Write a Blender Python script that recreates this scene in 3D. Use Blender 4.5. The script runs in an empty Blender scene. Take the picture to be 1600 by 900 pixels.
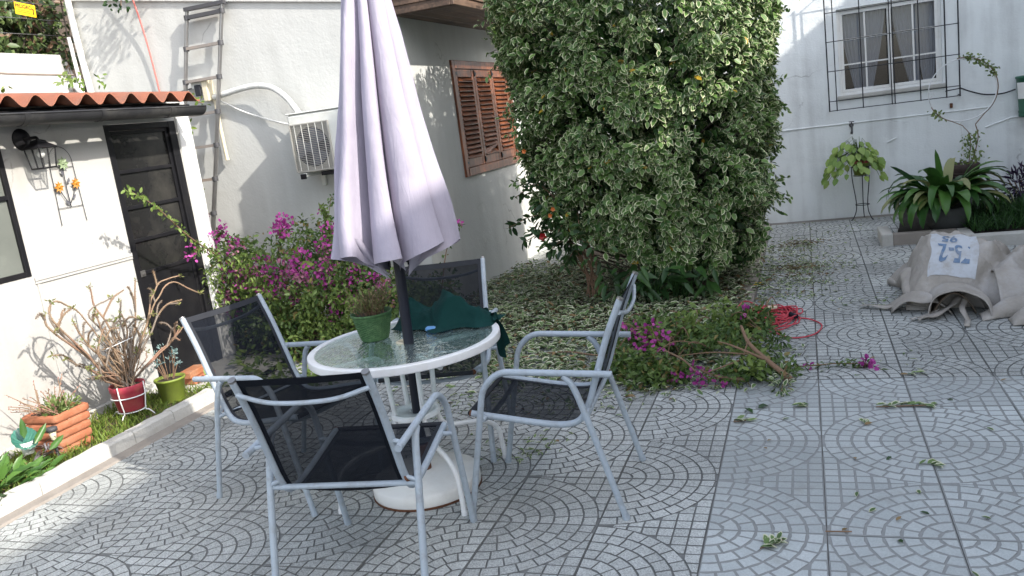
import bpy, math, random
import numpy as np
from mathutils import Vector, Matrix, Euler, noise as mnoise
random.seed(7)
RNG = np.random.default_rng(11)
SC = bpy.context.scene
COL = SC.collection
R = math.radians

# ------------------------------------------------------------------ camera
CAM_LOC = (0.439, -3.400, 1.618)
YAW, PITCH, ROLL, FPX = R(-20.233), R(11.256), R(-7.658), 1308.08
def cam_axes():
    cy, sy, cp, sp, cr, sr = math.cos(YAW), math.sin(YAW), math.cos(PITCH), math.sin(PITCH), math.cos(ROLL), math.sin(ROLL)
    f = Vector((sy*cp, cy*cp, -sp)); r = Vector((cy, -sy, 0)); u = r.cross(f)
    return r*cr + u*sr, u*cr - r*sr, f
CR, CU, CF = cam_axes()
cam = bpy.data.cameras.new('camera')
cam.sensor_width = 36; cam.lens = 36*FPX/1600
cam.clip_start = 0.05; cam.clip_end = 500
camo = bpy.data.objects.new('camera', cam); COL.objects.link(camo)
camo.matrix_world = Matrix(((CR.x, CU.x, -CF.x, CAM_LOC[0]), (CR.y, CU.y, -CF.y, CAM_LOC[1]),
                            (CR.z, CU.z, -CF.z, CAM_LOC[2]), (0, 0, 0, 1)))
SC.camera = camo
def project(p):
    d = Vector(p) - Vector(CAM_LOC); z = d.dot(CF)
    if z < .05: return None
    return 800 + FPX*d.dot(CR)/z, 450 - FPX*d.dot(CU)/z

# ------------------------------------------------------------------ daylight
TO_SUN = Vector((1.0, -0.354, 0.702)).normalized()
world = bpy.data.worlds.new('World'); SC.world = world; world.use_nodes = True
wn = world.node_tree.nodes; wl = world.node_tree.links
sky = wn.new('ShaderNodeTexSky'); sky.sky_type = 'NISHITA'; sky.sun_disc = False
sky.sun_elevation = math.asin(TO_SUN.z); sky.sun_rotation = math.atan2(TO_SUN.x, TO_SUN.y)
sky.air_density = 1.0; sky.dust_density = 2.0; sky.ozone_density = 1.0
hs = wn.new('ShaderNodeHueSaturation'); hs.inputs['Saturation'].default_value = .52      # the camera's cooler-than-neutral white balance
wl.new(sky.outputs[0], hs.inputs['Color']); wl.new(hs.outputs[0], wn['Background'].inputs['Color'])
wn['Background'].inputs['Strength'].default_value = 0.15
sl = bpy.data.lights.new('sun', 'SUN'); sl.energy = 2.0; sl.angle = R(0.8); sl.color = (1.0, 0.945, 0.86)
so = bpy.data.objects.new('sun', sl); COL.objects.link(so)
so.rotation_euler = TO_SUN.to_track_quat('Z', 'Y').to_euler()
SC.view_settings.view_transform = 'Standard'; SC.view_settings.look = 'None'
SC.view_settings.exposure = 1.76; SC.view_settings.gamma = 1.0
SC.cycles.max_bounces = 8; SC.cycles.transparent_max_bounces = 24

# ------------------------------------------------------------------ materials
def mat(name): 
    m = bpy.data.materials.new(name); m.use_nodes = True
    n = m.node_tree.nodes; l = m.node_tree.links
    return m, n, l, n['Principled BSDF']
def pm(name, col, rough=.6, var=.12, scale=8, bump=0.0, bscale=40, metal=0.0, spec=.4, dirt=None, dscale=2.0, damt=.5, rnd=0.0, coat=0.0):
    """plain procedural material: colour with noise variation, optional second 'dirt' colour, bump and per-object variation"""
    m, n, l, b = mat(name)
    tc = n.new('ShaderNodeTexCoord')
    ns = n.new('ShaderNodeTexNoise'); ns.inputs['Scale'].default_value = scale; ns.inputs['Detail'].default_value = 6
    l.new(tc.outputs['Object'], ns.inputs['Vector'])
    mx = n.new('ShaderNodeMix'); mx.data_type = 'RGBA'
    c = np.array(col)
    mx.inputs[6].default_value = (*np.clip(c*(1-var), 0, 1), 1); mx.inputs[7].default_value = (*np.clip(c*(1+var), 0, 1), 1)
    l.new(ns.outputs['Fac'], mx.inputs[0]); out = mx.outputs[2]
    if dirt is not None:
        n2 = n.new('ShaderNodeTexNoise'); n2.inputs['Scale'].default_value = dscale; n2.inputs['Detail'].default_value = 9; n2.inputs['Roughness'].default_value = .7
        l.new(tc.outputs['Object'], n2.inputs['Vector'])
        rp = n.new('ShaderNodeValToRGB'); rp.color_ramp.elements[0].position = .48; rp.color_ramp.elements[1].position = .72
        rp.color_ramp.elements[0].color = (0, 0, 0, 1); rp.color_ramp.elements[1].color = (damt, damt, damt, 1)
        l.new(n2.outputs['Fac'], rp.inputs['Fac'])
        m2 = n.new('ShaderNodeMix'); m2.data_type = 'RGBA'; m2.inputs[7].default_value = (*dirt, 1)
        l.new(rp.outputs['Color'], m2.inputs[0]); l.new(out, m2.inputs[6]); out = m2.outputs[2]
    if rnd:
        oi = n.new('ShaderNodeObjectInfo'); mr = n.new('ShaderNodeMapRange')
        mr.inputs['To Min'].default_value = 1-rnd; mr.inputs['To Max'].default_value = 1+rnd
        l.new(oi.outputs['Random'], mr.inputs['Value'])
        hv = n.new('ShaderNodeHueSaturation'); l.new(mr.outputs[0], hv.inputs['Value']); l.new(out, hv.inputs['Color']); out = hv.outputs['Color']
    l.new(out, b.inputs['Base Color'])
    b.inputs['Roughness'].default_value = rough; b.inputs['Metallic'].default_value = metal
    b.inputs['Specular IOR Level'].default_value = spec; b.inputs['Coat Weight'].default_value = coat
    if bump:
        n3 = n.new('ShaderNodeTexNoise'); n3.inputs['Scale'].default_value = bscale; n3.inputs['Detail'].default_value = 5
        l.new(tc.outputs['Object'], n3.inputs['Vector'])
        bp = n.new('ShaderNodeBump'); bp.inputs['Strength'].default_value = bump; bp.inputs['Distance'].default_value = .01
        l.new(n3.outputs['Fac'], bp.inputs['Height']); l.new(bp.outputs['Normal'], b.inputs['Normal'])
    return m
def leafmat(name, dark, light, edge=None, ethr=.75, trans=.25, rough=.45, dry=None, dryamt=.0, spec=.35):
    """leaf material: attribute 'leafdata' R = 0 on the midrib .. 1 on the margin, G,B = random per leaf"""
    m, n, l, b = mat(name)
    at = n.new('ShaderNodeAttribute'); at.attribute_name = 'leafdata'
    sp = n.new('ShaderNodeSeparateColor'); l.new(at.outputs['Color'], sp.inputs[0])
    mx = n.new('ShaderNodeMix'); mx.data_type = 'RGBA'; mx.inputs[6].default_value = (*dark, 1); mx.inputs[7].default_value = (*light, 1)
    l.new(sp.outputs[1], mx.inputs[0]); out = mx.outputs[2]
    if edge is not None:
        tc = n.new('ShaderNodeTexCoord'); ns = n.new('ShaderNodeTexNoise'); ns.inputs['Scale'].default_value = 45
        l.new(tc.outputs['Object'], ns.inputs['Vector'])
        ad = n.new('ShaderNodeMath'); ad.operation = 'MULTIPLY_ADD'; l.new(ns.outputs['Fac'], ad.inputs[0]); ad.inputs[1].default_value = .5; l.new(sp.outputs[0], ad.inputs[2])
        a3 = n.new('ShaderNodeMath'); a3.operation = 'MULTIPLY_ADD'; l.new(sp.outputs[2], a3.inputs[0]); a3.inputs[1].default_value = .3; l.new(ad.outputs[0], a3.inputs[2])
        mr = n.new('ShaderNodeMapRange'); mr.inputs['From Min'].default_value = ethr+.35; mr.inputs['From Max'].default_value = ethr+.5
        l.new(a3.outputs[0], mr.inputs['Value'])
        m2 = n.new('ShaderNodeMix'); m2.data_type = 'RGBA'; m2.inputs[7].default_value = (*edge, 1); l.new(mr.outputs[0], m2.inputs[0]); l.new(out, m2.inputs[6]); out = m2.outputs[2]
    if dry is not None:
        gt = n.new('ShaderNodeMath'); gt.operation = 'GREATER_THAN'; gt.inputs[1].default_value = 1-dryamt; l.new(sp.outputs[2], gt.inputs[0])
        m3 = n.new('ShaderNodeMix'); m3.data_type = 'RGBA'; m3.inputs[7].default_value = (*dry, 1); l.new(gt.outputs[0], m3.inputs[0]); l.new(out, m3.inputs[6]); out = m3.outputs[2]
    l.new(out, b.inputs['Base Color']); b.inputs['Roughness'].default_value = rough; b.inputs['Specular IOR Level'].default_value = spec
    tr = n.new('ShaderNodeBsdfTranslucent'); l.new(out, tr.inputs['Color'])
    ms = n.new('ShaderNodeMixShader'); ms.inputs[0].default_value = trans
    l.new(b.outputs[0], ms.inputs[1]); l.new(tr.outputs[0], ms.inputs[2]); l.new(ms.outputs[0], n['Material Output'].inputs['Surface'])
    return m
def plaster(name, col, dirt, damt=.35, rough=.85, bump=.35):
    """painted render: slight blotches, rain streaks, trowel bumps"""
    m, n, l, b = mat(name)
    tc = n.new('ShaderNodeTexCoord')
    a = n.new('ShaderNodeTexNoise'); a.inputs['Scale'].default_value = 1.3; a.inputs['Detail'].default_value = 8; a.inputs['Roughness'].default_value = .65
    l.new(tc.outputs['Object'], a.inputs['Vector'])
    mp = n.new('ShaderNodeMapping'); mp.inputs['Scale'].default_value = (7, 7, .5); l.new(tc.outputs['Object'], mp.inputs['Vector'])
    s = n.new('ShaderNodeTexNoise'); s.inputs['Scale'].default_value = 1.0; s.inputs['Detail'].default_value = 6; l.new(mp.outputs[0], s.inputs['Vector'])
    mu = n.new('ShaderNodeMath'); mu.operation = 'MULTIPLY'; l.new(a.outputs['Fac'], mu.inputs[0]); l.new(s.outputs['Fac'], mu.inputs[1])
    mr = n.new('ShaderNodeMapRange'); mr.inputs['From Min'].default_value = .22; mr.inputs['From Max'].default_value = .42; mr.inputs['To Max'].default_value = damt
    l.new(mu.outputs[0], mr.inputs['Value'])
    mx = n.new('ShaderNodeMix'); mx.data_type = 'RGBA'; mx.inputs[6].default_value = (*col, 1); mx.inputs[7].default_value = (*dirt, 1)
    l.new(mr.outputs[0], mx.inputs[0])
    # small specks and chips
    v = n.new('ShaderNodeTexNoise'); v.inputs['Scale'].default_value = 22; v.inputs['Detail'].default_value = 2; l.new(tc.outputs['Object'], v.inputs['Vector'])
    vr = n.new('ShaderNodeMapRange'); vr.inputs['From Min'].default_value = .74; vr.inputs['From Max'].default_value = .8; vr.inputs['To Max'].default_value = .5
    l.new(v.outputs['Fac'], vr.inputs['Value'])
    m2 = n.new('ShaderNodeMix'); m2.data_type = 'RGBA'; m2.inputs[7].default_value = (*(np.array(dirt)*.7), 1); l.new(vr.outputs[0], m2.inputs[0]); l.new(mx.outputs[2], m2.inputs[6])
    dw = n.new('ShaderNodeTexNoise'); dw.inputs['Scale'].default_value = 3.5; dw.inputs['Detail'].default_value = 6; l.new(tc.outputs['Object'], dw.inputs['Vector'])
    av = n.new('ShaderNodeMix'); av.data_type = 'RGBA'; av.inputs[0].default_value = .22; l.new(tc.outputs['Object'], av.inputs[6]); l.new(dw.outputs['Color'], av.inputs[7])
    vo = n.new('ShaderNodeTexVoronoi'); vo.feature = 'DISTANCE_TO_EDGE'; vo.inputs['Scale'].default_value = 1.15; l.new(av.outputs[2], vo.inputs['Vector'])
    ck = n.new('ShaderNodeMapRange'); ck.inputs['From Min'].default_value = .0025; ck.inputs['From Max'].default_value = .007; ck.inputs['To Min'].default_value = .55; ck.inputs['To Max'].default_value = 0; l.new(vo.outputs['Distance'], ck.inputs['Value'])
    cm = n.new('ShaderNodeMapRange'); cm.inputs['From Min'].default_value = .54; cm.inputs['From Max'].default_value = .62; l.new(a.outputs['Fac'], cm.inputs['Value'])
    cx = n.new('ShaderNodeMath'); cx.operation = 'MULTIPLY'; l.new(ck.outputs[0], cx.inputs[0]); l.new(cm.outputs[0], cx.inputs[1])
    m4 = n.new('ShaderNodeMix'); m4.data_type = 'RGBA'; m4.inputs[7].default_value = (*(np.array(dirt)*.55), 1); l.new(cx.outputs[0], m4.inputs[0]); l.new(m2.outputs[2], m4.inputs[6]); m2 = m4
    l.new(m2.outputs[2], b.inputs['Base Color']); b.inputs['Roughness'].default_value = rough; b.inputs['Specular IOR Level'].default_value = .25
    f = n.new('ShaderNodeTexNoise'); f.inputs['Scale'].default_value = 55; f.inputs['Detail'].default_value = 4; l.new(tc.outputs['Object'], f.inputs['Vector'])
    g = n.new('ShaderNodeTexNoise'); g.inputs['Scale'].default_value = 5; g.inputs['Detail'].default_value = 3; l.new(tc.outputs['Object'], g.inputs['Vector'])
    ad = n.new('ShaderNodeMath'); ad.operation = 'MULTIPLY_ADD'; ad.inputs[1].default_value = 3; l.new(g.outputs['Fac'], ad.inputs[0]); l.new(f.outputs['Fac'], ad.inputs[2])
    bp = n.new('ShaderNodeBump'); bp.inputs['Strength'].default_value = bump; bp.inputs['Distance'].default_value = .006
    l.new(ad.outputs[0], bp.inputs['Height']); l.new(bp.outputs['Normal'], b.inputs['Normal'])
    return m
def woodmat(name, dark, light, axis='Z', rough=.5, coat=.0):
    m, n, l, b = mat(name)
    tc = n.new('ShaderNodeTexCoord'); mp = n.new('ShaderNodeMapping')
    mp.inputs['Scale'].default_value = {'Z': (60, 60, 3), 'X': (3, 60, 60), 'Y': (60, 3, 60)}[axis]
    oi = n.new('ShaderNodeObjectInfo'); l.new(tc.outputs['Object'], mp.inputs['Vector'])
    ns = n.new('ShaderNodeTexNoise'); ns.noise_dimensions = '4D'; ns.inputs['Scale'].default_value = 1; ns.inputs['Detail'].default_value = 5; l.new(mp.outputs[0], ns.inputs['Vector'])
    mw = n.new('ShaderNodeMath'); mw.operation = 'MULTIPLY'; mw.inputs[1].default_value = 20; l.new(oi.outputs['Random'], mw.inputs[0]); l.new(mw.outputs[0], ns.inputs['W'])
    rp = n.new('ShaderNodeValToRGB'); rp.color_ramp.elements[0].color = (*dark, 1); rp.color_ramp.elements[1].color = (*light, 1)
    rp.color_ramp.elements[0].position = .3; rp.color_ramp.elements[1].position = .72; l.new(ns.outputs['Fac'], rp.inputs['Fac'])
    wv = n.new('ShaderNodeTexNoise'); wv.inputs['Scale'].default_value = 3.0; wv.inputs['Detail'].default_value = 6; l.new(tc.outputs['Object'], wv.inputs['Vector'])
    m2 = n.new('ShaderNodeMix'); m2.data_type = 'RGBA'; m2.blend_type = 'MULTIPLY'; m2.inputs[0].default_value = .75
    r2 = n.new('ShaderNodeMapRange'); r2.inputs['From Min'].default_value = .35; r2.inputs['From Max'].default_value = .65; r2.inputs['To Min'].default_value = .35; r2.inputs['To Max'].default_value = 1.1; l.new(wv.outputs['Fac'], r2.inputs['Value'])
    l.new(rp.outputs['Color'], m2.inputs[6]); l.new(r2.outputs[0], m2.inputs[7])
    l.new(m2.outputs[2], b.inputs['Base Color']); b.inputs['Roughness'].default_value = rough; b.inputs['Coat Weight'].default_value = coat
    bp = n.new('ShaderNodeBump'); bp.inputs['Strength'].default_value = .2; bp.inputs['Distance'].default_value = .003; l.new(ns.outputs['Fac'], bp.inputs['Height']); l.new(bp.outputs['Normal'], b.inputs['Normal'])
    return m
def settmat(name, c0, c1, grain, rough, wet=0.0):
    """granular cement sett: per-sett shade (attribute 'leafdata' G), per-tile shade, stone-chip grain, large dusty or damp patches"""
    m, n, l, b = mat(name)
    tc = n.new('ShaderNodeTexCoord'); at = n.new('ShaderNodeAttribute'); at.attribute_name = 'leafdata'
    sp = n.new('ShaderNodeSeparateColor'); l.new(at.outputs['Color'], sp.inputs[0])
    geo = n.new('ShaderNodeNewGeometry')
    mx = n.new('ShaderNodeMix'); mx.data_type = 'RGBA'; mx.inputs[6].default_value = (*c0, 1); mx.inputs[7].default_value = (*c1, 1); l.new(sp.outputs[1], mx.inputs[0])
    g = n.new('ShaderNodeTexVoronoi'); g.inputs['Scale'].default_value = 260; l.new(geo.outputs['Position'], g.inputs['Vector'])
    gs = n.new('ShaderNodeSeparateColor'); l.new(g.outputs['Color'], gs.inputs[0])
    gr = n.new('ShaderNodeMapRange'); gr.inputs['To Min'].default_value = 1-grain; gr.inputs['To Max'].default_value = 1+grain; l.new(gs.outputs[0], gr.inputs['Value'])
    p = n.new('ShaderNodeTexNoise'); p.inputs['Scale'].default_value = .9; p.inputs['Detail'].default_value = 7; p.inputs['Roughness'].default_value = .6; l.new(geo.outputs['Position'], p.inputs['Vector'])
    pr = n.new('ShaderNodeMapRange'); pr.inputs['From Min'].default_value = .33; pr.inputs['From Max'].default_value = .67; pr.inputs['To Min'].default_value = .8; pr.inputs['To Max'].default_value = 1.22; l.new(p.outputs['Fac'], pr.inputs['Value'])
    oi = n.new('ShaderNodeObjectInfo'); orr = n.new('ShaderNodeMapRange'); orr.inputs['To Min'].default_value = .86; orr.inputs['To Max'].default_value = 1.12; l.new(oi.outputs['Random'], orr.inputs['Value'])
    a = n.new('ShaderNodeMath'); a.operation = 'MULTIPLY'; l.new(gr.outputs[0], a.inputs[0]); l.new(pr.outputs[0], a.inputs[1])
    a2 = n.new('ShaderNodeMath'); a2.operation = 'MULTIPLY'; l.new(a.outputs[0], a2.inputs[0]); l.new(orr.outputs[0], a2.inputs[1])
    hv = n.new('ShaderNodeHueSaturation'); l.new(a2.outputs[0], hv.inputs['Value']); l.new(mx.outputs[2], hv.inputs['Color'])
    st = n.new('ShaderNodeTexNoise'); st.inputs['Scale'].default_value = 4.2; st.inputs['Detail'].default_value = 8; st.inputs['Roughness'].default_value = .7; l.new(geo.outputs['Position'], st.inputs['Vector'])
    sr = n.new('ShaderNodeMapRange'); sr.inputs['From Min'].default_value = .57; sr.inputs['From Max'].default_value = .72; sr.inputs['To Max'].default_value = .55; l.new(st.outputs['Fac'], sr.inputs['Value'])
    ms = n.new('ShaderNodeMix'); ms.data_type = 'RGBA'; ms.inputs[7].default_value = (.24, .235, .21, 1); l.new(sr.outputs[0], ms.inputs[0]); l.new(hv.outputs['Color'], ms.inputs[6])
    l.new(ms.outputs[2], b.inputs['Base Color'])
    rr = n.new('ShaderNodeMapRange'); rr.inputs['From Min'].default_value = .35; rr.inputs['From Max'].default_value = .6; rr.inputs['To Min'].default_value = max(.3, rough-wet); rr.inputs['To Max'].default_value = rough; l.new(p.outputs['Fac'], rr.inputs['Value'])
    l.new(rr.outputs[0], b.inputs['Roughness']); b.inputs['Specular IOR Level'].default_value = .35
    bp = n.new('ShaderNodeBump'); bp.inputs['Strength'].default_value = .25; bp.inputs['Distance'].default_value = .002; l.new(gs.outputs[0], bp.inputs['Height']); l.new(bp.outputs['Normal'], b.inputs['Normal'])
    return m

M = {}
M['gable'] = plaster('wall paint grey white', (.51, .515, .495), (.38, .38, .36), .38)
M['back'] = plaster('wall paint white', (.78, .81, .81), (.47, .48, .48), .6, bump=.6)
M['shed'] = plaster('shed paint white', (.42, .413, .395), (.33, .31, .275), .5)
M['white'] = pm('white paint', (.74, .74, .72), .45, .05, 12, .08, 60, dirt=(.42, .38, .32), dscale=6, damt=.3)
M['whitemetal'] = pm('white enamel', (.72, .73, .74), .35, .05, 10, dirt=(.45, .40, .33), dscale=9, damt=.35)
M['chair'] = pm('grey blue powder coat', (.34, .395, .45), .38, .08, 14, .04, 90, dirt=(.19, .18, .17), dscale=24, damt=.5, spec=.5)
M['rust'] = pm('rust', (.13, .055, .03), .85, .4, 40, .4, 90)
M['black'] = pm('black paint', (.009, .009, .011), .45, .3, 14, .05, 60, dirt=(.035, .032, .03), dscale=5, damt=.3, spec=.25)
M['gutter'] = pm('black gutter plastic', (.022, .022, .024), .5, .3, 9, .05, 60, dirt=(.10, .095, .085), dscale=4, damt=.5)
M['ironblack'] = pm('black iron', (.014, .016, .022), .5, .3, 20)
M['navy'] = pm('navy painted tube', (.006, .008, .017), .5, .2, 14)
M['terracotta'] = pm('terracotta', (.36, .13, .065), .8, .2, 14, .25, 70, dirt=(.42, .25, .16), dscale=7, damt=.5)
M['rooftile'] = pm('terracotta roof sheet', (.27, .10, .058), .75, .25, 9, .2, 60, dirt=(.14, .10, .08), dscale=3.5, damt=.6)
M['concrete'] = pm('white limed concrete', (.47, .46, .43), .9, .1, 12, .5, 45, dirt=(.36, .34, .30), dscale=5, damt=.6)
M['greyconcrete'] = pm('grey concrete', (.27, .24, .21), .9, .15, 12, .4, 60, dirt=(.16, .14, .12), dscale=5, damt=.5)
M['joint'] = pm('joint mortar', (.165, .17, .166), .95, .3, 30, .3, 120)
M['bedmortar'] = pm('paving bed mortar', (.20, .185, .165), .95, .3, 20, .3, 90)
M['dustjoint'] = pm('dusty joint', (.25, .258, .255), .95, .2, 30, .3, 120)
M['sett'] = settmat('cement sett', (.325, .338, .328), (.395, .408, .396), .34, .8)
M['wornsett'] = settmat('worn cement sett', (.345, .372, .374), (.395, .42, .42), .10, .68, .25)
M['darksoil'] = pm('dark soil', (.018, .014, .010), .95, .4, 18, .9, 60)  # darker copy of the soil colour, for the raised bed
M['soil'] = pm('soil', (.05, .035, .024), .95, .4, 18, .9, 60, dirt=(.10, .075, .05), dscale=9, damt=.7)
M['shutter'] = woodmat('varnished shutter wood', (.095, .028, .012), (.30, .095, .034), 'Z', .45, .1)
M['slat'] = woodmat('varnished slat wood', (.085, .025, .011), (.27, .085, .03), 'Y', .45, .1)
M['soffit'] = woodmat('soffit wood', (.075, .045, .03), (.19, .12, .08), 'Y', .65)
M['canopy'] = pm('lavender canopy cloth', (.40, .355, .47), .85, .05, 5, .12, 260, spec=.1, dirt=(.36, .33, .41), dscale=2.2, damt=.35)
m, n, l, b = mat('creased lavender cloth'); M['canopy'] = m
tc_ = n.new('ShaderNodeTexCoord'); mp_ = n.new('ShaderNodeMapping'); mp_.inputs['Scale'].default_value = (26, 26, 5); l.new(tc_.outputs['Object'], mp_.inputs['Vector'])
c1 = n.new('ShaderNodeTexNoise'); c1.inputs['Scale'].default_value = 1; c1.inputs['Detail'].default_value = 5; c1.inputs['Distortion'].default_value = .8; l.new(mp_.outputs[0], c1.inputs['Vector'])
c2 = n.new('ShaderNodeTexNoise'); c2.inputs['Scale'].default_value = 300; l.new(tc_.outputs['Object'], c2.inputs['Vector'])
c3 = n.new('ShaderNodeTexNoise'); c3.inputs['Scale'].default_value = 3.2; c3.inputs['Detail'].default_value = 9; c3.inputs['Roughness'].default_value = .7; l.new(tc_.outputs['Object'], c3.inputs['Vector'])
cr_ = n.new('ShaderNodeValToRGB'); cr_.color_ramp.elements[0].color = (.395, .365, .44, 1); cr_.color_ramp.elements[1].color = (.31, .29, .35, 1); cr_.color_ramp.elements[0].position = .42; cr_.color_ramp.elements[1].position = .78; l.new(c3.outputs['Fac'], cr_.inputs['Fac']); l.new(cr_.outputs['Color'], b.inputs['Base Color'])
ma_ = n.new('ShaderNodeMath'); ma_.operation = 'MULTIPLY_ADD'; ma_.inputs[1].default_value = .06; l.new(c2.outputs['Fac'], ma_.inputs[0]); l.new(c1.outputs['Fac'], ma_.inputs[2])
bp_ = n.new('ShaderNodeBump'); bp_.inputs['Strength'].default_value = .5; bp_.inputs['Distance'].default_value = .012; l.new(ma_.outputs[0], bp_.inputs['Height']); l.new(bp_.outputs[0], b.inputs['Normal'])
b.inputs['Roughness'].default_value = .9; b.inputs['Specular IOR Level'].default_value = .1
M['hem'] = pm('lavender hem tape', (.36, .32, .42), .85, .05, 8, spec=.1)
M['alu'] = pm('brushed aluminium', (.29, .285, .28), .28, .12, 20, metal=.8, dirt=(.2, .19, .18), dscale=8, damt=.4)
M['rungmetal'] = pm('dull rung metal', (.24, .215, .195), .5, .15, 20, dirt=(.34, .25, .19), dscale=6, damt=.6)
M['plasticgrey'] = pm('grey plastic clamp', (.06, .06, .065), .5, .2, 20)
M['acwhite'] = pm('aged white casing', (.60, .61, .58), .45, .05, 7, dirt=(.36, .33, .27), dscale=4.5, damt=.5)
M['acgrille'] = pm('grille plastic', (.36, .35, .32), .5, .08, 10)
M['acdark'] = pm('dark fan bay', (.03, .032, .05), .5, .3, 10)
M['fan'] = pm('fan plastic', (.12, .13, .17), .4, .2, 10)
M['insul'] = pm('insulation wrap', (.66, .66, .63), .7, .1, 14, .5, 50, dirt=(.38, .37, .35), dscale=12, damt=.5)
M['cream'] = pm('cream plastic', (.60, .54, .40), .6, .08, 10)
M['glassdark'] = pm('dark window glass', (.014, .014, .014), .25, .3, 4, spec=.4, dirt=(.055, .052, .045), dscale=2.5, damt=.7)
M['dirtyglass'] = pm('dusty pane', (.13, .14, .125), .45, .3, 5, spec=.5, dirt=(.22, .23, .20), dscale=3.5, damt=.7)
M['greenpot'] = pm('green basket pot', (.04, .105, .035), .7, .3, 60, dirt=(.13, .21, .095), dscale=30, damt=.6)
M['limepot'] = pm('lime plastic pot', (.18, .235, .035), .5, .2, 9, dirt=(.11, .12, .05), dscale=6, damt=.6)
M['redpot'] = pm('red plastic pot', (.36, .035, .06), .5, .2, 9, dirt=(.34, .15, .10), dscale=9, damt=.7)
M['darkgreen'] = pm('dark green fleece', (.007, .036, .034), .95, .25, 12, .35, 180, spec=.12)
M['bluecap'] = pm('blue plastic', (.14, .32, .62), .35, .05, 9)
M['rope'] = pm('red cable', (.50, .045, .07), .5, .2, 30)
M['hangrope'] = pm('faded red cord', (.52, .16, .14), .7, .1, 30)
M['sack'] = pm('grimy taupe sack', (.34, .315, .285), .95, .25, 7, .8, 38, spec=.1, dirt=(.46, .45, .45), dscale=3.2, damt=.75)
M['sackinside'] = pm('sack lining', (.17, .135, .105), .95, .16, 8, .4, 150, spec=.1)
M['sackwhite'] = pm('white print', (.46, .485, .52), .9, .1, 12, .3, 60, dirt=(.33, .305, .275), dscale=7, damt=1.0)
M['sackblue'] = pm('blue print', (.13, .20, .31), .9, .25, 30, dirt=(.36, .36, .37), dscale=14, damt=.8)
M['curtain'] = pm('sheer curtain', (.55, .56, .60), .9, .08, 10, spec=.1)
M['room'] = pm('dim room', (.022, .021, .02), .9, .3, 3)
M['branch'] = pm('branch bark', (.20, .125, .08), .9, .3, 30, .3, 80)
M['thornstem'] = pm('thorny stem', (.27, .19, .125), .85, .4, 18, .6, 120, dirt=(.33, .13, .10), dscale=4, damt=.6)
M['thorngrey'] = pm('grey thorny stem', (.20, .165, .135), .9, .35, 12, .3, 90)
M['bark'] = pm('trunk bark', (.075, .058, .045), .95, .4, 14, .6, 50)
M['yellow'] = pm('warning yellow', (.80, .46, .015), .5, .05, 9)
M['print'] = pm('black print', (.02, .015, .012), .6, .1, 9)
M['petalorange'] = pm('orange enamel', (.42, .18, .02), .45, .2, 60)
M['petalgreen'] = pm('pale green enamel', (.22, .28, .16), .45, .2, 60)
M['leafmetal'] = pm('grey enamel', (.10, .10, .115), .45, .2, 60)
M['brickred'] = pm('brick', (.33, .13, .06), .9, .2, 22, .5, 60, dirt=(.40, .26, .17), dscale=9, damt=.6)
M['purple'] = leafmat('purple leaf', (.018, .010, .030), (.045, .022, .065), trans=.1)
M['turq'] = pm('turquoise glaze', (.035, .14, .10), .22, .3, 12, spec=.6)
M['boxgreen'] = pm('green plastic', (.02, .10, .06), .4, .15, 7)
M['solarlens'] = pm('frosted lens', (.55, .50, .36), .3, .1, 9)
M['stonepot'] = pm('grey cement pot', (.075, .078, .075), .9, .2, 12, .4, 50)
M['wicker'] = pm('dark wicker', (.05, .035, .03), .8, .3, 40, .5, 90)
M['farwall'] = plaster('neighbour wall', (.52, .50, .46), (.36, .34, .30), .4)
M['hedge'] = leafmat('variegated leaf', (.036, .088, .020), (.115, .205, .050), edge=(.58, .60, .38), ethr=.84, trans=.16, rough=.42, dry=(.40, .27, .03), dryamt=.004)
M['hedgein'] = leafmat('plain inner leaf', (.018, .050, .014), (.05, .12, .028), trans=.2, rough=.4)  # darker than the outer leaf: shade inside the hedge put into colour
M['litter'] = leafmat('cut variegated leaf', (.045, .095, .028), (.15, .23, .08), edge=(.58, .58, .42), ethr=.76, trans=.1, rough=.6, dry=(.22, .15, .07), dryamt=.06)
M['littercream'] = leafmat('pale cut leaf', (.30, .33, .22), (.52, .53, .42), trans=.1, rough=.6, dry=(.30, .20, .09), dryamt=.2)
M['boug'] = leafmat('bougainvillea leaf', (.034, .078, .018), (.145, .215, .055), trans=.25, dry=(.20, .16, .05), dryamt=.06)
M['boughi'] = leafmat('yellow green leaf', (.085, .145, .03), (.21, .285, .07), trans=.3)
M['bract'] = leafmat('magenta bract', (.26, .025, .19), (.58, .12, .42), trans=.3, rough=.6, spec=.15)
M['bractpale'] = leafmat('faded pink bract', (.36, .12, .22), (.52, .26, .33), trans=.3, rough=.6, spec=.15)
M['hib'] = leafmat('hibiscus leaf', (.014, .035, .014), (.05, .11, .03), trans=.25, rough=.35)
M['redpetal'] = leafmat('red petal', (.25, .008, .012), (.40, .02, .016), trans=.25)
M['orangepetal'] = leafmat('orange petal', (.50, .12, .02), (.70, .22, .06), trans=.3)
M['gardenhedge'] = leafmat('garden hedge leaf', (.025, .05, .016), (.12, .17, .05), trans=.25, dry=(.16, .10, .06), dryamt=.2)
M['grass'] = leafmat('grass blade', (.07, .12, .02), (.24, .33, .06), trans=.35, rough=.5, dry=(.30, .26, .10), dryamt=.12)
M['fern'] = leafmat('fern blade', (.012, .040, .012), (.045, .11, .028), trans=.25)
M['broad'] = leafmat('broad leaf', (.035, .095, .022), (.13, .26, .055), trans=.25, rough=.35)
M['pothos'] = leafmat('pothos leaf', (.16, .27, .055), (.34, .46, .12), trans=.3, rough=.35)
M['aspid'] = leafmat('strap leaf', (.016, .060, .018), (.075, .18, .032), edge=None, trans=.18, rough=.32)
M['aspidpale'] = leafmat('pale strap leaf', (.14, .17, .05), (.26, .27, .12), trans=.2, rough=.4)
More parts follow.
